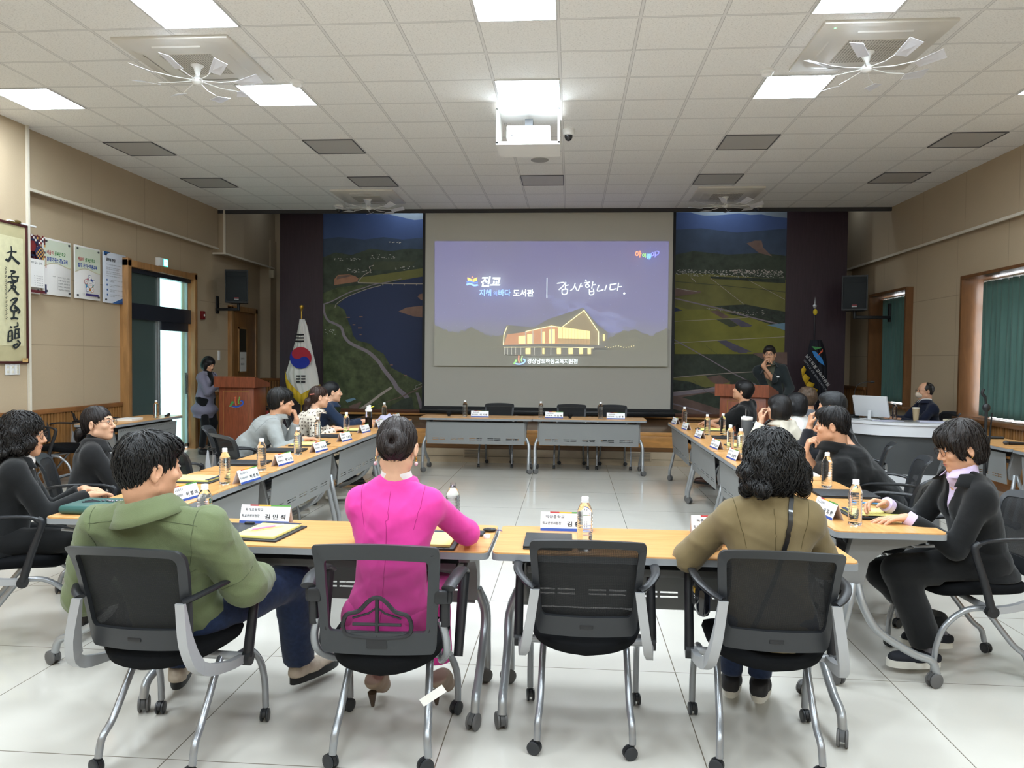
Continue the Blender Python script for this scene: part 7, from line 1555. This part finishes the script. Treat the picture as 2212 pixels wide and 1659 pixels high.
# ------------------------------------------------------------------ the people
def cloth(name, c, rough=.85, bump=.25, bs=500, noise=.06, ns=14, sheen=.15): return mat(name, c, rough, bump=bump, bscale=bs, noise=noise, nscale=ns, sheen=sheen, spec=.25)
BLKS = cloth('black_suit_cloth', '0f1011'); DENIM = cloth('blue_denim', '1f2c48', bs=800, noise=.2, ns=60); WHS = cloth('white_shirt', 'dedbd8'); BLKT = cloth('black_cotton', '0a0b0c'); DKTR = cloth('dark_trousers', '0f1013'); SOCK = cloth('grey_sock', '77757c')
SOLEW = mat('white_rubber', 'd9d6cc', .6); SOLEB = mat('black_rubber', '1a1a1a', .6)
def p_pink():
    f = Fig((-.68, 2.85), 0, sc=.93, male=False, hz=.52, head=(3, 24, 0), hc=(-.664, 2.93, 1.152), res=.010, hres=.0042, label='person with a dark hair bun in a bright pink suit, seen from behind', skin=SKINF)
    f.arms('R', (.24, .46, .752), hint=(1.0, -.15, -.75), hd=(-.6, .8, -.05), curl=.3); f.arms('L', (-.14, .50, .752), hint=(-1.0, -.1, -.6), hd=(.6, .8, 0), curl=.3)
    f.legs('R', (.13, .40, .17), (.15, 1, 0)); f.legs('L', (-.14, .36, .17), (.05, 1, 0)); f.body(legs=False); PK = cloth('pink_suiting', 'd83c96', .75, .12, 700, .03)
    f.top('jacket', PK, g=.010, hem=.13, fl=.01, arm_r=(0.049, 0.045, 0.043, 0.033), wr=.010, fr=13); d = f.gd
    SM = mat('pink_seam', 'a82273', .8); B = f.N-f.F2*.13
    f.line_on(d, [f.N-f.F2*.12-f.U*.03, f.C-f.F2*.16, f.W-f.F2*.16, f.Pv-f.F2*.16-f.U*.02], .0011, SM, 'back_seam')
    for k, sg in (('R', 1), ('L', -1)): S = f.S[k]; f.line_on(d, [S+f.U*.07-f.R2*sg*.02, S-f.F2*.08-f.R2*sg*.018, S-f.U*.10-f.F2*.10-f.R2*sg*.03], .0012, SM, 'armhole_seam')
    f.collar(PK, 'jacket_collar', g=.012, hgt=.020, fall=.040, spread=.20, th=.004, open_=45); f.collar(WHS, 'shirt_collar', g=.006, hgt=.042, fall=.012, spread=.15, th=.0025, open_=40)
    f.trousers(PK, g=.010, r=(.092, .068, .066, .062), t1=.93); BEI = mat('beige_suede', '9a8674', .7)
    for k in 'LR': f.shoe(k, BEI, mat('heel_brown', '4a3a2c', .5), heel=.065, L=.23, hi_=.05)
    f.hair('updo', '1f1512', locks=330, lock_len=.10, lock_r=.0017, wave=.02, amp=.0022, groove=60, seed=2); f.features(eyes=False, lips=False)
    v = lambda x, y, z: Vector(f.h(x, y, z)-V3(*f.root.location)); Hq = Matrix(f.H.tolist()).to_4x4(); m = MB(); e_ = mat('crystal_silver', 'cfcabd', .18, metal=.85, bump=.6, bscale=400)
    for i, a in enumerate((-80, -48, -12, 25, 58, 88)):
        T_ = Matrix.Translation(v(0, -.110, .055)) @ Hq @ Matrix.Rotation(R(-90-8), 4, 'X') @ Matrix.Rotation(R(a), 4, 'Z'); m.prism([(0, 0), (.007, .012), (.0085, .024), (0, .042), (-.0085, .024), (-.007, .012)], .004, T_ @ Matrix.Translation((0, 0, 0)))
    m.build('hair_pin', e_, f.root); g_ = mat('gold_earring', 'c79a48', .25, metal=.9)
    for sg in (1, -1): MB().tube([v(sg*.083, -.008+.010*math.cos(a), -.040-.010+.010*math.sin(a)) for a in [i*.63 for i in range(11)]], .0014, 5).build('earring', g_, f.root); MB().ell(v(sg*.084, -.006, -.068), (.0075, .0075, .0075), 12).build('earring_pearl', mat('pearl_pink', 'd9b4bc', .2), f.root)
def p_green():
    f = Fig((-1.48, 2.82), 2, sc=1.03, hz=.50, head=(-38, 4, 0), hc=(-1.474, 2.60, 1.102), res=.011, hres=.0045, label='person in an olive green jacket and jeans leaning back in a chair')
    f.wd = 1.10
    for k, sg in (('R', 1), ('L', -1)): f.S[k] = f.S[k]+f.R2*sg*.025-f.U*.01
    f.arms('R', (.25, .20, .60), hint=(.5, -1, -.8), hd=(-.1, .5, -.9), pn=(-1, .2, 0), curl=(.25, .3, .4, .5)); f.arms('L', (-.20, .12, .60), hint=(-.7, -.8, -.7), hd=(.4, .9, -.2), curl=.3)
    f.legs('R', (.30, .52, .13), (.45, .9, 0), hint=(.5, .6, 1)); f.legs('L', (-.22, .44, .13), (-.3, .9, .0)); f.body(legs=False); GJ = cloth('olive_green_canvas', '66704f', .85, .3, 300, .09, 6)
    f.top('jacket', GJ, g=.020, hem=.12, fl=.012, arm_r=(0.057, 0.057, 0.057, 0.047), t1=.80, wr=.015, fr=13, seed=5); d = f.gd
    SM = mat('green_seam', '4c553b', .9)
    for k, sg in (('R', 1), ('L', -1)): S = f.S[k]; f.line_on(d, [S+f.U*.09-f.R2*sg*.01, S-f.F2*.09-f.R2*sg*.02, S-f.U*.14-f.F2*.12-f.R2*sg*.045], .0014, SM, 'armhole_seam'); f.line_on(d, [f.N-f.F2*.06+f.R2*sg*.05, S-f.F2*.05+f.U*.05], .0012, SM, 'shoulder_seam')
    f.line_on(d, [f.C-f.U*.05-f.F2*.16-f.R2*.19, f.C-f.U*.06-f.F2*.18, f.C-f.U*.05-f.F2*.16+f.R2*.19], .0014, SM, 'yoke_seam'); E_, W_ = f.arm['R'][:2]
    f.line_on(d, [E_+(f.S['R']-E_)*.18-f.F2*.09-f.R2*.04, E_+(f.S['R']-E_)*.25-f.F2*.08, E_+(f.S['R']-E_)*.36+f.R2*.09], .0013, SM, 'elbow_seam')
    f.collar(GJ, 'jacket_collar', g=.018, hgt=.038, fall=.032, spread=.30, th=.004, open_=48); f.collar(WHS, 'undershirt_collar', g=.006, hgt=.018, fall=.006, spread=.1, th=.003, open_=10)
    MB().tube([Vector(f.N+nrm(f.Hc-f.N)*.035+(f.R2*math.cos(a)*.070+f.F2*math.sin(a)*.068)*1-V3(*f.root.location)) for a in [i*2*math.pi/24 for i in range(25)]], .0022, 6).build('necklace', mat('gold_necklace', 'c79a48', .25, metal=.9), f.root)
    f.trousers(DENIM, g=.012, r=(.098, .078, .078, .068), t1=.97, wr=.007); SH = mat('shoe_beige', 'b8aa98', .7, noise=.1, nscale=40)
    for k in 'LR': f.shoe(k, SH, SOLEB, L=.29, hi_=.09, solet=.034)
    f.hair('short', '0f0d0d', locks=620, lock_len=.085, lock_r=.0026, wave=.55, amp=.004, down=.7, seed=7); f.features(eyes=True)
def p_olive():
    f = Fig((.755, 2.93), -2, sc=.94, male=False, hz=.52, head=(18, 14, 0), hc=(.754, 2.99, 1.119), res=.010, hres=.0048, label='person with a curly black bob in an olive brown blazer with a black shoulder strap')
    f.arms('L', (-.16, .34, .755), hint=(-1, -.35, -.85), hd=(.5, .85, 0), curl=.4); f.arms('R', (.12, .34, .76), hint=(.8, -.2, -1), hd=(-.5, .8, 0), curl=.4)
    f.legs('R', (.06, .44, .13), (.3, 1, 0)); f.legs('L', (-.05, .50, .12), (.2, .9, 0)); f.body(legs=False); OJ = cloth('olive_brown_wool', '756647', .8, .15, 600, .05)
    f.top('blazer', OJ, g=.014, hem=.10, fl=.012, arm_r=(0.051, 0.049, 0.051, 0.043), t1=.93, wr=.009, fr=12, seed=9); d = f.gd; SM = mat('olive_seam', '524729', .9)
    f.line_on(d, [f.N-f.F2*.12-f.U*.03, f.C-f.F2*.17, f.W-f.F2*.16], .0012, SM, 'back_seam')
    for k, sg in (('R', 1), ('L', -1)): S = f.S[k]; f.line_on(d, [S+f.U*.07-f.R2*sg*.0, S-f.F2*.08-f.R2*sg*.01, S-f.U*.12-f.F2*.10-f.R2*sg*.03], .0013, SM, 'armhole_seam')
    f.line_on(d, [f.S['R']+f.U*.08-f.R2*.07, f.S['R']-f.R2*.075-f.F2*.09+f.U*.03, f.C+f.R2*.05-f.F2*.17, f.W-f.F2*.18-f.R2*.02, f.Pv-f.F2*.17-f.R2*.12], .0085, mat('black_leather_strap', '111214', .3, coat=.4), 'bag_strap', off=.003, flat=.004)
    f.collar(OJ, 'blazer_collar', g=.012, hgt=.030, fall=.042, spread=.20, th=.004, open_=45); f.trousers(DENIM, g=.010); SHB = mat('shoe_dark_grey', '2b2b2e', .7)
    for k in 'LR': f.shoe(k, SHB, SOLEW, L=.25, hi_=.08)
    f.hair('curly', '100e0e', locks=620, lock_len=.13, lock_r=.0026, wave=.85, amp=.004, seed=12); f.features(eyes=False, lips=False)
    o = thing('handbag', (f.root.location.x-.25, 2.96, .60), 'small black patent handbag hanging at the hip of the woman in olive brown', 'handbag'); MB().box((0, 0, 0), (.05, .16, .11), .02).build('body', mat('black_patent', '0e1016', .12, coat=.6), o); MB().box((-.026, 0, .03), (.006, .03, .02), .002).build('clasp', GOLD, o)
def p_writer():
    f = Fig((2.01, 3.94), 92, sc=.97, male=False, hz=.54, head=(-2, 16, 0), hc=(1.885, 3.88, 1.092), hunch=.05, res=.010, hres=.0042, label='person with short wavy hair and glasses in a black suit, writing at the right table')
    f.arms('L', (-.10, .39, .755), hint=(-.3, -.5, -1), hd=(-.02, 1, -.05), curl=(.12, .15, .2, .25)); f.arms('R', (.06, .42, .79), hint=(.5, -.4, -1), hd=(-.1, 1, .18), pn=(-.5, .1, -.8), curl=(.55, .55, .6, .65), pinch=True)
    f.legs('L', (-.08, .26, .115), (.0, 1, 0)); f.legs('R', (.12, .10, .14), (.1, 1, 0)); f.body(legs=False, g=-.008)
    LIL = cloth('lilac_shirt', 'cdbbd9', .7, .1); f.top('jacket', BLKS, g=.014, hem=.12, fl=.03, arm_r=(0.053, 0.047, 0.043, 0.033), t1=.88, wr=.005, fr=14, seed=15, vneck=(.20, .05)); f.shirt(LIL, g=.006)
    f.collar(LIL, 'shirt_collar', g=.007, hgt=.030, fall=.018, spread=.3, th=.003, open_=20); f.collar(BLKS, 'jacket_collar', g=.018, hgt=.018, fall=.045, spread=.22, th=.004, open_=55)
    org = V3(*f.root.location)
    for k in 'LR': E_, W_ = f.arm[k][:2]; u = nrm(W_-E_); MB().tube([Vector(W_-u*.045-org), Vector(W_+u*.005-org)], (.036, .038), 16).build('shirt_cuff', LIL, f.root)
    f.trousers(BLKS, g=.018, r=(.098, .080, .080, .076), t1=.92, seed=8); NVS = mat('navy_suede', '15171f', .8)
    for k in 'LR': A_ = f.leg[k][2]; K_ = f.leg[k][1]; MB().tube([Vector(A_+(K_-A_)*.18-org), Vector(A_-V3(0, 0, .03)-org)], (.034, .034), 12).build('sock', SOCK, f.root); f.shoe(k, NVS, SOLEW, L=.265, hi_=.07, solet=.034)
    f.hair('wavyshort', '1c1512', locks=420, lock_len=.09, lock_r=.0022, wave=.45, amp=.0035, down=.6, seed=21); f.features(glasses=True, lipcol=LIPM)
    MB().ell(Vector(f.h(-.084, -.006, -.040)-org), (.0035,)*3, 8).build('earring', mat('gold_earring', 'c79a48'), f.root)
    E_, W_, hd, pn = f.arm['R'][:4]; a = W_+hd*.10+pn*.03+V3(-.07, -.0, .02); pen(tuple(a), tuple(a+V3(.155, -.01, -.005)), mat('pen_blue', '4a8fc8', .3), 'blue ballpoint pen held by the writing woman', tip=mat('pen_pale_blue', 'b9dcec', .3))
def p_left1():
    f = Fig((-2.97, 3.80), -58, sc=.95, male=False, hz=.52, head=(-14, 4, 0), hc=(-2.904, 3.9, 1.068), res=.012, hres=.006, label='person with a curly dark bob in a black blazer at the left edge')
    f.arms('R', (.05, .42, .74), hint=(.5, -.6, -1), hd=(-.5, .8, 0)); f.arms('L', (-.12, .38, .75), hint=(-.4, -.5, -1), hd=(.6, .8, 0)); f.legs('R', (.12, .42, .12)); f.legs('L', (-.1, .42, .12)); f.body(legs=False)
    f.top('blazer', BLKS, g=.014, hem=.16, fl=.02, arm_r=(0.051, 0.047, 0.043, 0.033), t1=.93, wr=.005, fr=14, seed=31, vneck=(.24, .05)); f.shirt(WHS, g=.005); f.collar(BLKS, 'blazer_collar', g=.015, hgt=.02, fall=.045, spread=.22, open_=55); f.trousers(BLKS, g=.016)
    for k in 'LR': f.shoe(k, mat('black_leather', '121214', .35), SOLEB)
    f.hair('curly', '120e0d', locks=420, lock_len=.12, lock_r=.0028, wave=.9, amp=.004, seed=33); f.features(glasses=True)
def p_left2():
    f = Fig((-3.16, 4.78), -62, sc=.94, male=False, hz=.51, head=(-24, -4, 0), hc=(-3.087, 4.84, 1.049), res=.012, hres=.005, label='person with a low dark bun and glasses in a black jacket, looking to the right', skin=SKINF)
    f.arms('R', (.02, .40, .74), hint=(.5, -.6, -1), hd=(-.5, .8, 0)); f.arms('L', (-.1, .42, .75), hint=(-.4, -.5, -1), hd=(.6, .8, 0)); f.legs('R', (.1, .4, .12)); f.legs('L', (-.1, .42, .12)); f.body(legs=False)
    BW = cloth('charcoal_wool', '1b1b1c'); f.top('jacket', BW, g=.014, hem=.16, fl=.02, arm_r=(0.051, 0.047, 0.045, 0.035), t1=.93, wr=.005, fr=13, seed=41, vneck=(.16, .04)); f.shirt(BLKT, g=.005); f.collar(BW, 'jacket_collar', g=.016, hgt=.03, fall=.055, spread=.22, open_=45); f.trousers(BLKS, g=.014)
    for k in 'LR': f.shoe(k, mat('black_leather', '121214'), SOLEB)
    f.hair('lowbun', '1d1615', locks=160, lock_len=.10, lock_r=.0018, wave=.05, amp=.002, seed=43); f.features(glasses=True)
def p_grey():
    f = Fig((-3.07, 6.88), -68, sc=1.02, hz=.53, head=(10, 0, -6), hc=(-2.687, 7.0, 1.08), hunch=.05, res=.014, hres=.0065, label='person in a light grey zip jacket with chin resting on a fist')
    f.wd = 1.08; f.arms('R', (.28, .60, .755), hint=(.9, -.3, -.9), hd=(-.1, 1, 0), curl=.5); hp = f.h(.0, .10, -.115); f.arms('L', tuple(hp+V3(.035, .02, -.06)), hint=(.1, .0, -1), hd=(-.25, .05, .9), pn=(-.9, -.1, -.1), curl=(.9, .95, 1, 1), world=True)
    f.legs('R', (.12, .45, .13)); f.legs('L', (-.12, .42, .13)); f.body(legs=False); GY = cloth('light_grey_jersey', '8f9290', .7, .15); f.top('zip_jacket', GY, g=.016, hem=.12, arm_r=(0.053, 0.043, 0.041, 0.027), t1=.92, wr=.011, fr=16, seed=51); d = f.gd; f.collar(GY, 'stand_collar', g=.008, hgt=.035, fall=.01, spread=.1, open_=30)
    SM = mat('grey_seam', '6f7270', .9); S = f.S['R']; f.line_on(d, [S+f.U*.06-f.R2*.01, S-f.F2*.09, S-f.U*.14-f.F2*.1], .0016, SM, 'sleeve_seam'); f.line_on(d, [f.C-f.F2*.15-f.R2*.15, f.C-f.F2*.17, f.C-f.F2*.13+f.R2*.17], .0016, SM, 'yoke_seam')
    f.trousers(DKTR); [f.shoe(k, mat('shoe_white_canvas', 'b5b0a4', .7), SOLEW) for k in 'LR']; f.hair('fringe', '131110', locks=240, lock_len=.10, lock_r=.003, wave=.1, amp=.003, seed=53); f.features()
def dotted():
    t = NT('dotted_blouse', .8); g = t.n('TexCoord'); v = t.n('TexVoronoi', {'Vector': g.outputs['Object'], 'Scale': 30., 'Randomness': .25}); dt = t.math('LESS_THAN', v.outputs[0], .33)
    t.to(t.mix(dt, lin('d3cabb'), lin('54463c')), 'Base Color', 2); return t.m
def p_dots():
    f = Fig((-2.95, 7.75), -72, sc=.95, male=False, hz=.52, head=(14, 2, 0), hc=(-2.603, 7.85, 1.083), res=.015, hres=.007, label='person with a brown ponytail and a hair clip in a cream dotted blouse', skin=SKINF)
    f.arms('R', (.12, .52, .755), hint=(.6, -.3, -1), hd=(-.4, .9, 0)); f.arms('L', (-.1, .5, .755), hint=(-.5, -.3, -1), hd=(.4, .9, 0)); f.legs('R', (.08, .48, .12)); f.legs('L', (-.08, .48, .12)); f.body(legs=False); DT = dotted()
    f.top('blouse', DT, g=.018, hem=.10, arm_r=(0.057, 0.057, 0.053, 0.041), t1=.85, wr=.012, fr=16, seed=61); f.collar(DT, 'collar', g=.010, hgt=.02, fall=.02, spread=.3, open_=20); f.trousers(DT, g=.03, r=(.11, .10, .10, .11), t1=.72, name='skirt')
    for k in 'LR': f.shoe(k, mat('shoe_white_canvas', 'b5b0a4'), SOLEW)
    f.hair('pony', '32211a', locks=120, lock_len=.10, lock_r=.003, wave=.1, amp=.003, seed=63); f.features(); o = MB().tube([Vector(f.h(.075, -.075, .035)-V3(*f.root.location)), Vector(f.h(.045, -.115, .028)-V3(*f.root.location))], .006, 8).build('hair_clip', mat('clip_coral', 'c9776a', .4), f.root)
def p_denim():
    f = Fig((-3.00, 8.62), -70, sc=1.0, hz=.53, head=(8, 0, 0), hc=(-2.748, 8.75, 1.095), res=.015, hres=.007, label='person with pulled back black hair in a dark denim shirt at the left row', skin=SKINF)
    f.arms('R', (.06, .62, .76), hint=(.7, -.3, -1), hd=(-.4, .9, 0), curl=.35); f.arms('L', (-.02, .66, .76), hint=(-.5, -.3, -1), hd=(.1, 1, 0), curl=.3); f.legs('R', (.1, .45, .12)); f.legs('L', (-.1, .45, .12)); f.body(legs=False)
    DS = cloth('dark_denim_shirt', '1c2b42', bs=500, noise=.1, ns=30); f.top('shirt', DS, g=.014, hem=.12, arm_r=(0.051, 0.047, 0.043, 0.033), t1=.82, wr=.012, fr=16, seed=71); f.collar(DS, 'shirt_collar', g=.010, hgt=.03, fall=.03, spread=.22, open_=25); f.trousers(DKTR); [f.shoe(k, mat('black_leather', '121214'), SOLEB) for k in 'LR']
    f.hair('updo', '0d0f12', amp=.002, seed=73); f.features()
def p_host():
    f = Fig((-5.57, 11.42), -104, sc=.92, male=False, hz=.86, head=(-4, 22, 0), hc=(-5.514, 11.4, 1.372), stand=True, res=.016, hres=.0085, label='person with a short black bob in a lilac grey blazer standing at the left lectern')
    f.arms('R', (.02, .30, 1.08), hint=(.5, -.8, -.5), hd=(-.3, 1, 0), curl=.4); f.arms('L', (-.1, .32, 1.08), hint=(-.5, -.8, -.5), hd=(.3, 1, 0)); f.legs('R', (.09, .0, .09), hint=(0, 1, 0)); f.legs('L', (-.09, .02, .09), hint=(0, 1, 0)); f.body()
    LB = cloth('lilac_grey_blazer', '7d7b8c'); f.top('blazer', LB, g=.015, hem=.30, fl=.05, arm_r=(0.049, 0.045, 0.041, 0.033), t1=.85, wr=.003, fr=14, seed=81, vneck=(.32, .07)); f.shirt(BLKT, g=.004); f.collar(LB, 'blazer_collar', g=.014, hgt=.02, fall=.04, spread=.22, open_=55)
    f.trousers(DKTR, g=.012); [f.shoe(k, mat('black_leather', '121214'), SOLEB) for k in 'LR']; f.hair('bob', '100e0f', amp=.002, seed=83); f.features(); org = V3(*f.root.location); E_, W_ = f.arm['R'][:2]; u = nrm(W_-E_); MB().tube([Vector(W_-u*.07-org), Vector(W_-u*.0-org)], (.040, .038), 12).build('white_cuff', WHS, f.root)
def p_speaker():
    f = Fig((2.82, 11.05), 158, sc=1.0, hz=.93, head=(4, 2, 0), hc=(2.757, 11.0, 1.598), stand=True, res=.015, hres=.008, label='person with glasses in a dark blazer, standing and speaking into a microphone')
    mp = f.h(.012, .135, -.085); f.arms('R', tuple(mp+V3(-.075, -.045, -.065)), hint=(.9, .1, -1), hd=(.62, .3, .7), pn=(.5, -.6, -.2), curl=(.75, .85, .9, .95), world=True) ; f.arms('L', (-.2, .24, 1.0), hint=(-.5, -.8, -.5), hd=(.3, .8, -.3)); f.legs('R', (.1, 0, .09), hint=(0, 1, 0)); f.legs('L', (-.1, .0, .09), hint=(0, 1, 0)); f.body()
    DB_ = cloth('charcoal_blazer', '232a2c'); f.top('blazer', DB_, g=.015, hem=.26, fl=.03, arm_r=(0.053, 0.047, 0.045, 0.035), t1=.9, wr=.005, fr=14, seed=91, vneck=(.38, .085)); f.shirt(cloth('moss_shirt', '4d4f42'), g=.006); f.collar(DB_, 'blazer_collar', g=.014, hgt=.02, fall=.04, spread=.22, open_=55); f.collar(cloth('moss_shirt', '4d4f42'), 'shirt_collar', g=.006, hgt=.03, fall=.02, spread=.4, open_=15)
    f.trousers(DKTR, g=.014); [f.shoe(k, mat('black_leather', '121214'), SOLEB) for k in 'LR']; f.hair('short', '171412', amp=.002, seed=93); f.features(glasses=True); org = V3(*f.root.location); q = f.C+f.U*.02-f.R2*.10+f.F2*.145
    MB().box(Vector(q-org), (.08, .006, .018), rot=(0, 0, R(158))).build('name_badge', WHITE, f.root); a = Vector(mp); o = thing('microphone', tuple(a), 'black handheld microphone with a silver head at the mouth of the speaking man', 'microphone'); dv = Vector((-.45, -.1, -.85)).normalized()
    MB().tube([dv*.02, dv*.20], (.019, .012), 12).build('handle', BLACK, o); MB().ell((0, 0, 0), (.027,)*3, 14).build('grille_head', mat('mic_silver', 'a9a4a6', .35, metal=.5, bump=.4, bscale=900), o)
def seated(pos, face, hc, head, top, c_top, hair, hcol, label, male=True, sc=1., sleeve='long', g=.012, arms_=None, seed=0, skin=None, coll=True, **kw):
    f = Fig(pos, face, sc=sc, male=male, hz=.53, head=head, hc=hc, res=.016, hres=.0075, label=label, skin=skin)
    for k, a in (arms_ or {}).items(): f.arms(k, *a[0], **a[1]) if a[0] else None
    for k, sg in (('R', 1), ('L', -1)):
        if k not in f.arm: f.arms(k, (sg*.12, .5, .755), hint=(sg*.6, -.3, -1), hd=(-sg*.4, .9, 0))
        f.legs(k, (sg*.1, .42, .12))
    f.body(legs=False); m = cloth(c_top[0], c_top[1]); f.top(top, m, g=g, hem=.1, sleeve=sleeve, wr=.011, fr=15, seed=seed, t1=.9, **({} if sleeve == 'long' else {'arm_r': (.056, .058, .05, .04)}))
    if coll: f.collar(m, 'collar', g=.008, hgt=.025, fall=.028, spread=.45, open_=25)
    f.trousers(DKTR); [f.shoe(k, mat('brown_leather', '4a2d20', .4), SOLEB) for k in 'LR']; f.hair(hair, hcol, amp=.0025, seed=seed+1, **kw); return f
def p_rest():
    f = seated((2.09, 9.18), 62, (1.99, 9.1, 1.155), (0, -18, 0), 't_shirt', ('black_cotton', '0a0b0c'), 'fringe', '0e0d0e', 'person in a black T-shirt looking up at the screen from the far right row', sleeve='short', g=.020, seed=101, coll=False, arms_={'L': (((-.12, .42, .76),), dict(hint=(-1, -.2, -.6), hd=(.6, .8, 0)))}); f.features()
    f = seated((2.2, 7.4), 62, (1.923, 7.3, 1.069), (-2, 0, 0), 'shirt', ('cream_linen', 'd6cebd'), 'bob', '141213', 'person with a straight dark bob in a cream shirt, hand raised to the face', False, .96, g=.018, seed=111, skin=SKINF, arms_={'L': ((tuple(V3(1.76, 7.25, .95)),), dict(hint=(-.3, -.3, -1), hd=(-.2, .2, 1), pn=(.9, .3, 0), curl=(.6, .7, .8, .8), world=True))}); f.features()
    seated((2.44, 8.1), 70, (2.272, 8.0, 1.06), (-4, 0, 0), 'shirt', ('white_shirt', 'dedbd8'), 'bob', '0f0f12', 'person with a glossy black bob in a white shirt behind the cream shirt', False, .97, g=.022, seed=121)
    seated((2.78, 8.8), 80, (2.608, 8.8, 1.09), (-20, 0, 0), 'shirt', ('grey_shirt', '5a5c62'), 'curlyshort', '4a3a2c', 'person with short curly brown hair in a grey shirt, farthest back by the lectern', True, .98, seed=131)
    f = seated((2.34, 6.5), 66, (2.04, 6.2, 1.145), (-8, 4, 0), 'shirt', ('navy_shirt', '14161c'), 'short', '16181b', 'person with dark hair mostly hidden behind the man in a black polo', True, 1.0, g=.02, seed=141, arms_={'L': ((tuple(V3(1.86, 6.15, 1.0)),), dict(hint=(-.2, -.3, -1), hd=(.1, .1, 1), pn=(.8, 0, 0), curl=(.8, .9, .9, .9), world=True))})
    # man in the black polo: trunk over the table, one hand at the cheek
    f = Fig((2.2, 5.57), 72, sc=1.04, hz=.54, head=(-4, 4, 0), hc=(1.796, 5.45, 1.065), hunch=.04, res=.012, hres=.005, label='person in a black polo shirt leaning on the table with a hand at the cheek'); f.wd = 1.08
    hp = f.h(-.04, .11, -.05); f.arms('R', tuple(hp+V3(-.05, .02, -.14)), hint=(.0, .3, -1), hd=(.25, -.05, 1), pn=(.9, -.1, .1), curl=(.75, .8, .9, .95), world=True); f.arms('L', (.14, .50, .765), hint=(-1, .1, -.8), hd=(1, .35, .05), curl=.25)
    f.legs('R', (.12, .42, .13)); f.legs('L', (-.12, .42, .13)); f.body(legs=False); f.top('polo_shirt', BLKT, g=.014, hem=.12, sleeve='short', arm_r=(0.061, 0.061, 0.041, 0.031), wr=.010, fr=14, seed=151); f.collar(BLKT, 'polo_collar', g=.010, hgt=.03, fall=.035, spread=.22, open_=25)
    f.trousers(DKTR); [f.shoe(k, mat('brown_leather', '4a2d20'), SOLEB) for k in 'LR']; f.hair('short', '131011', locks=380, lock_len=.09, lock_r=.0028, wave=.3, amp=.0035, seed=153); f.features()
    E_, W_ = f.arm['L'][:2]; u = nrm(W_-E_); org = V3(*f.root.location); MB().tube([Vector(W_-u*.03-org), Vector(W_-u*.008-org)], .034, 16).build('wristwatch', mat('watch_steel', '2f3136', .3, metal=.6), f.root)
    # masked man at the control desk
    f = seated((4.82, 10.66), 92, (4.68, 10.6, 1.13), (0, 2, 0), 'suit_jacket', ('navy_suit', '171c2e'), 'balding', '1e1a17', 'person with glasses and a beige face mask at the white control desk', True, .98, g=.015, seed=161)
    f.features(glasses=True, lips=False); d = Sdf(*f.box([f.h(0, .06, -.05)], .10), .006); d.ell(f.h(0, .068, -.052), (.052*f.sc, .052*f.sc, .046*f.sc), f.H, .01); d.ell(f.h(0, .105, -.045), (.022*f.sc, .022*f.sc, .03*f.sc), f.H, .02); d.build('face_mask', mat('mask_beige', 'c4b3a0', .8), f.root)
    f.collar(WHS, 'shirt_collar', g=.006, hgt=.032, fall=.02, spread=.4, open_=15)
for fn in (p_pink, p_green, p_olive, p_writer, p_left1, p_left2, p_grey, p_dots, p_denim, p_host, p_speaker, p_rest): fn()
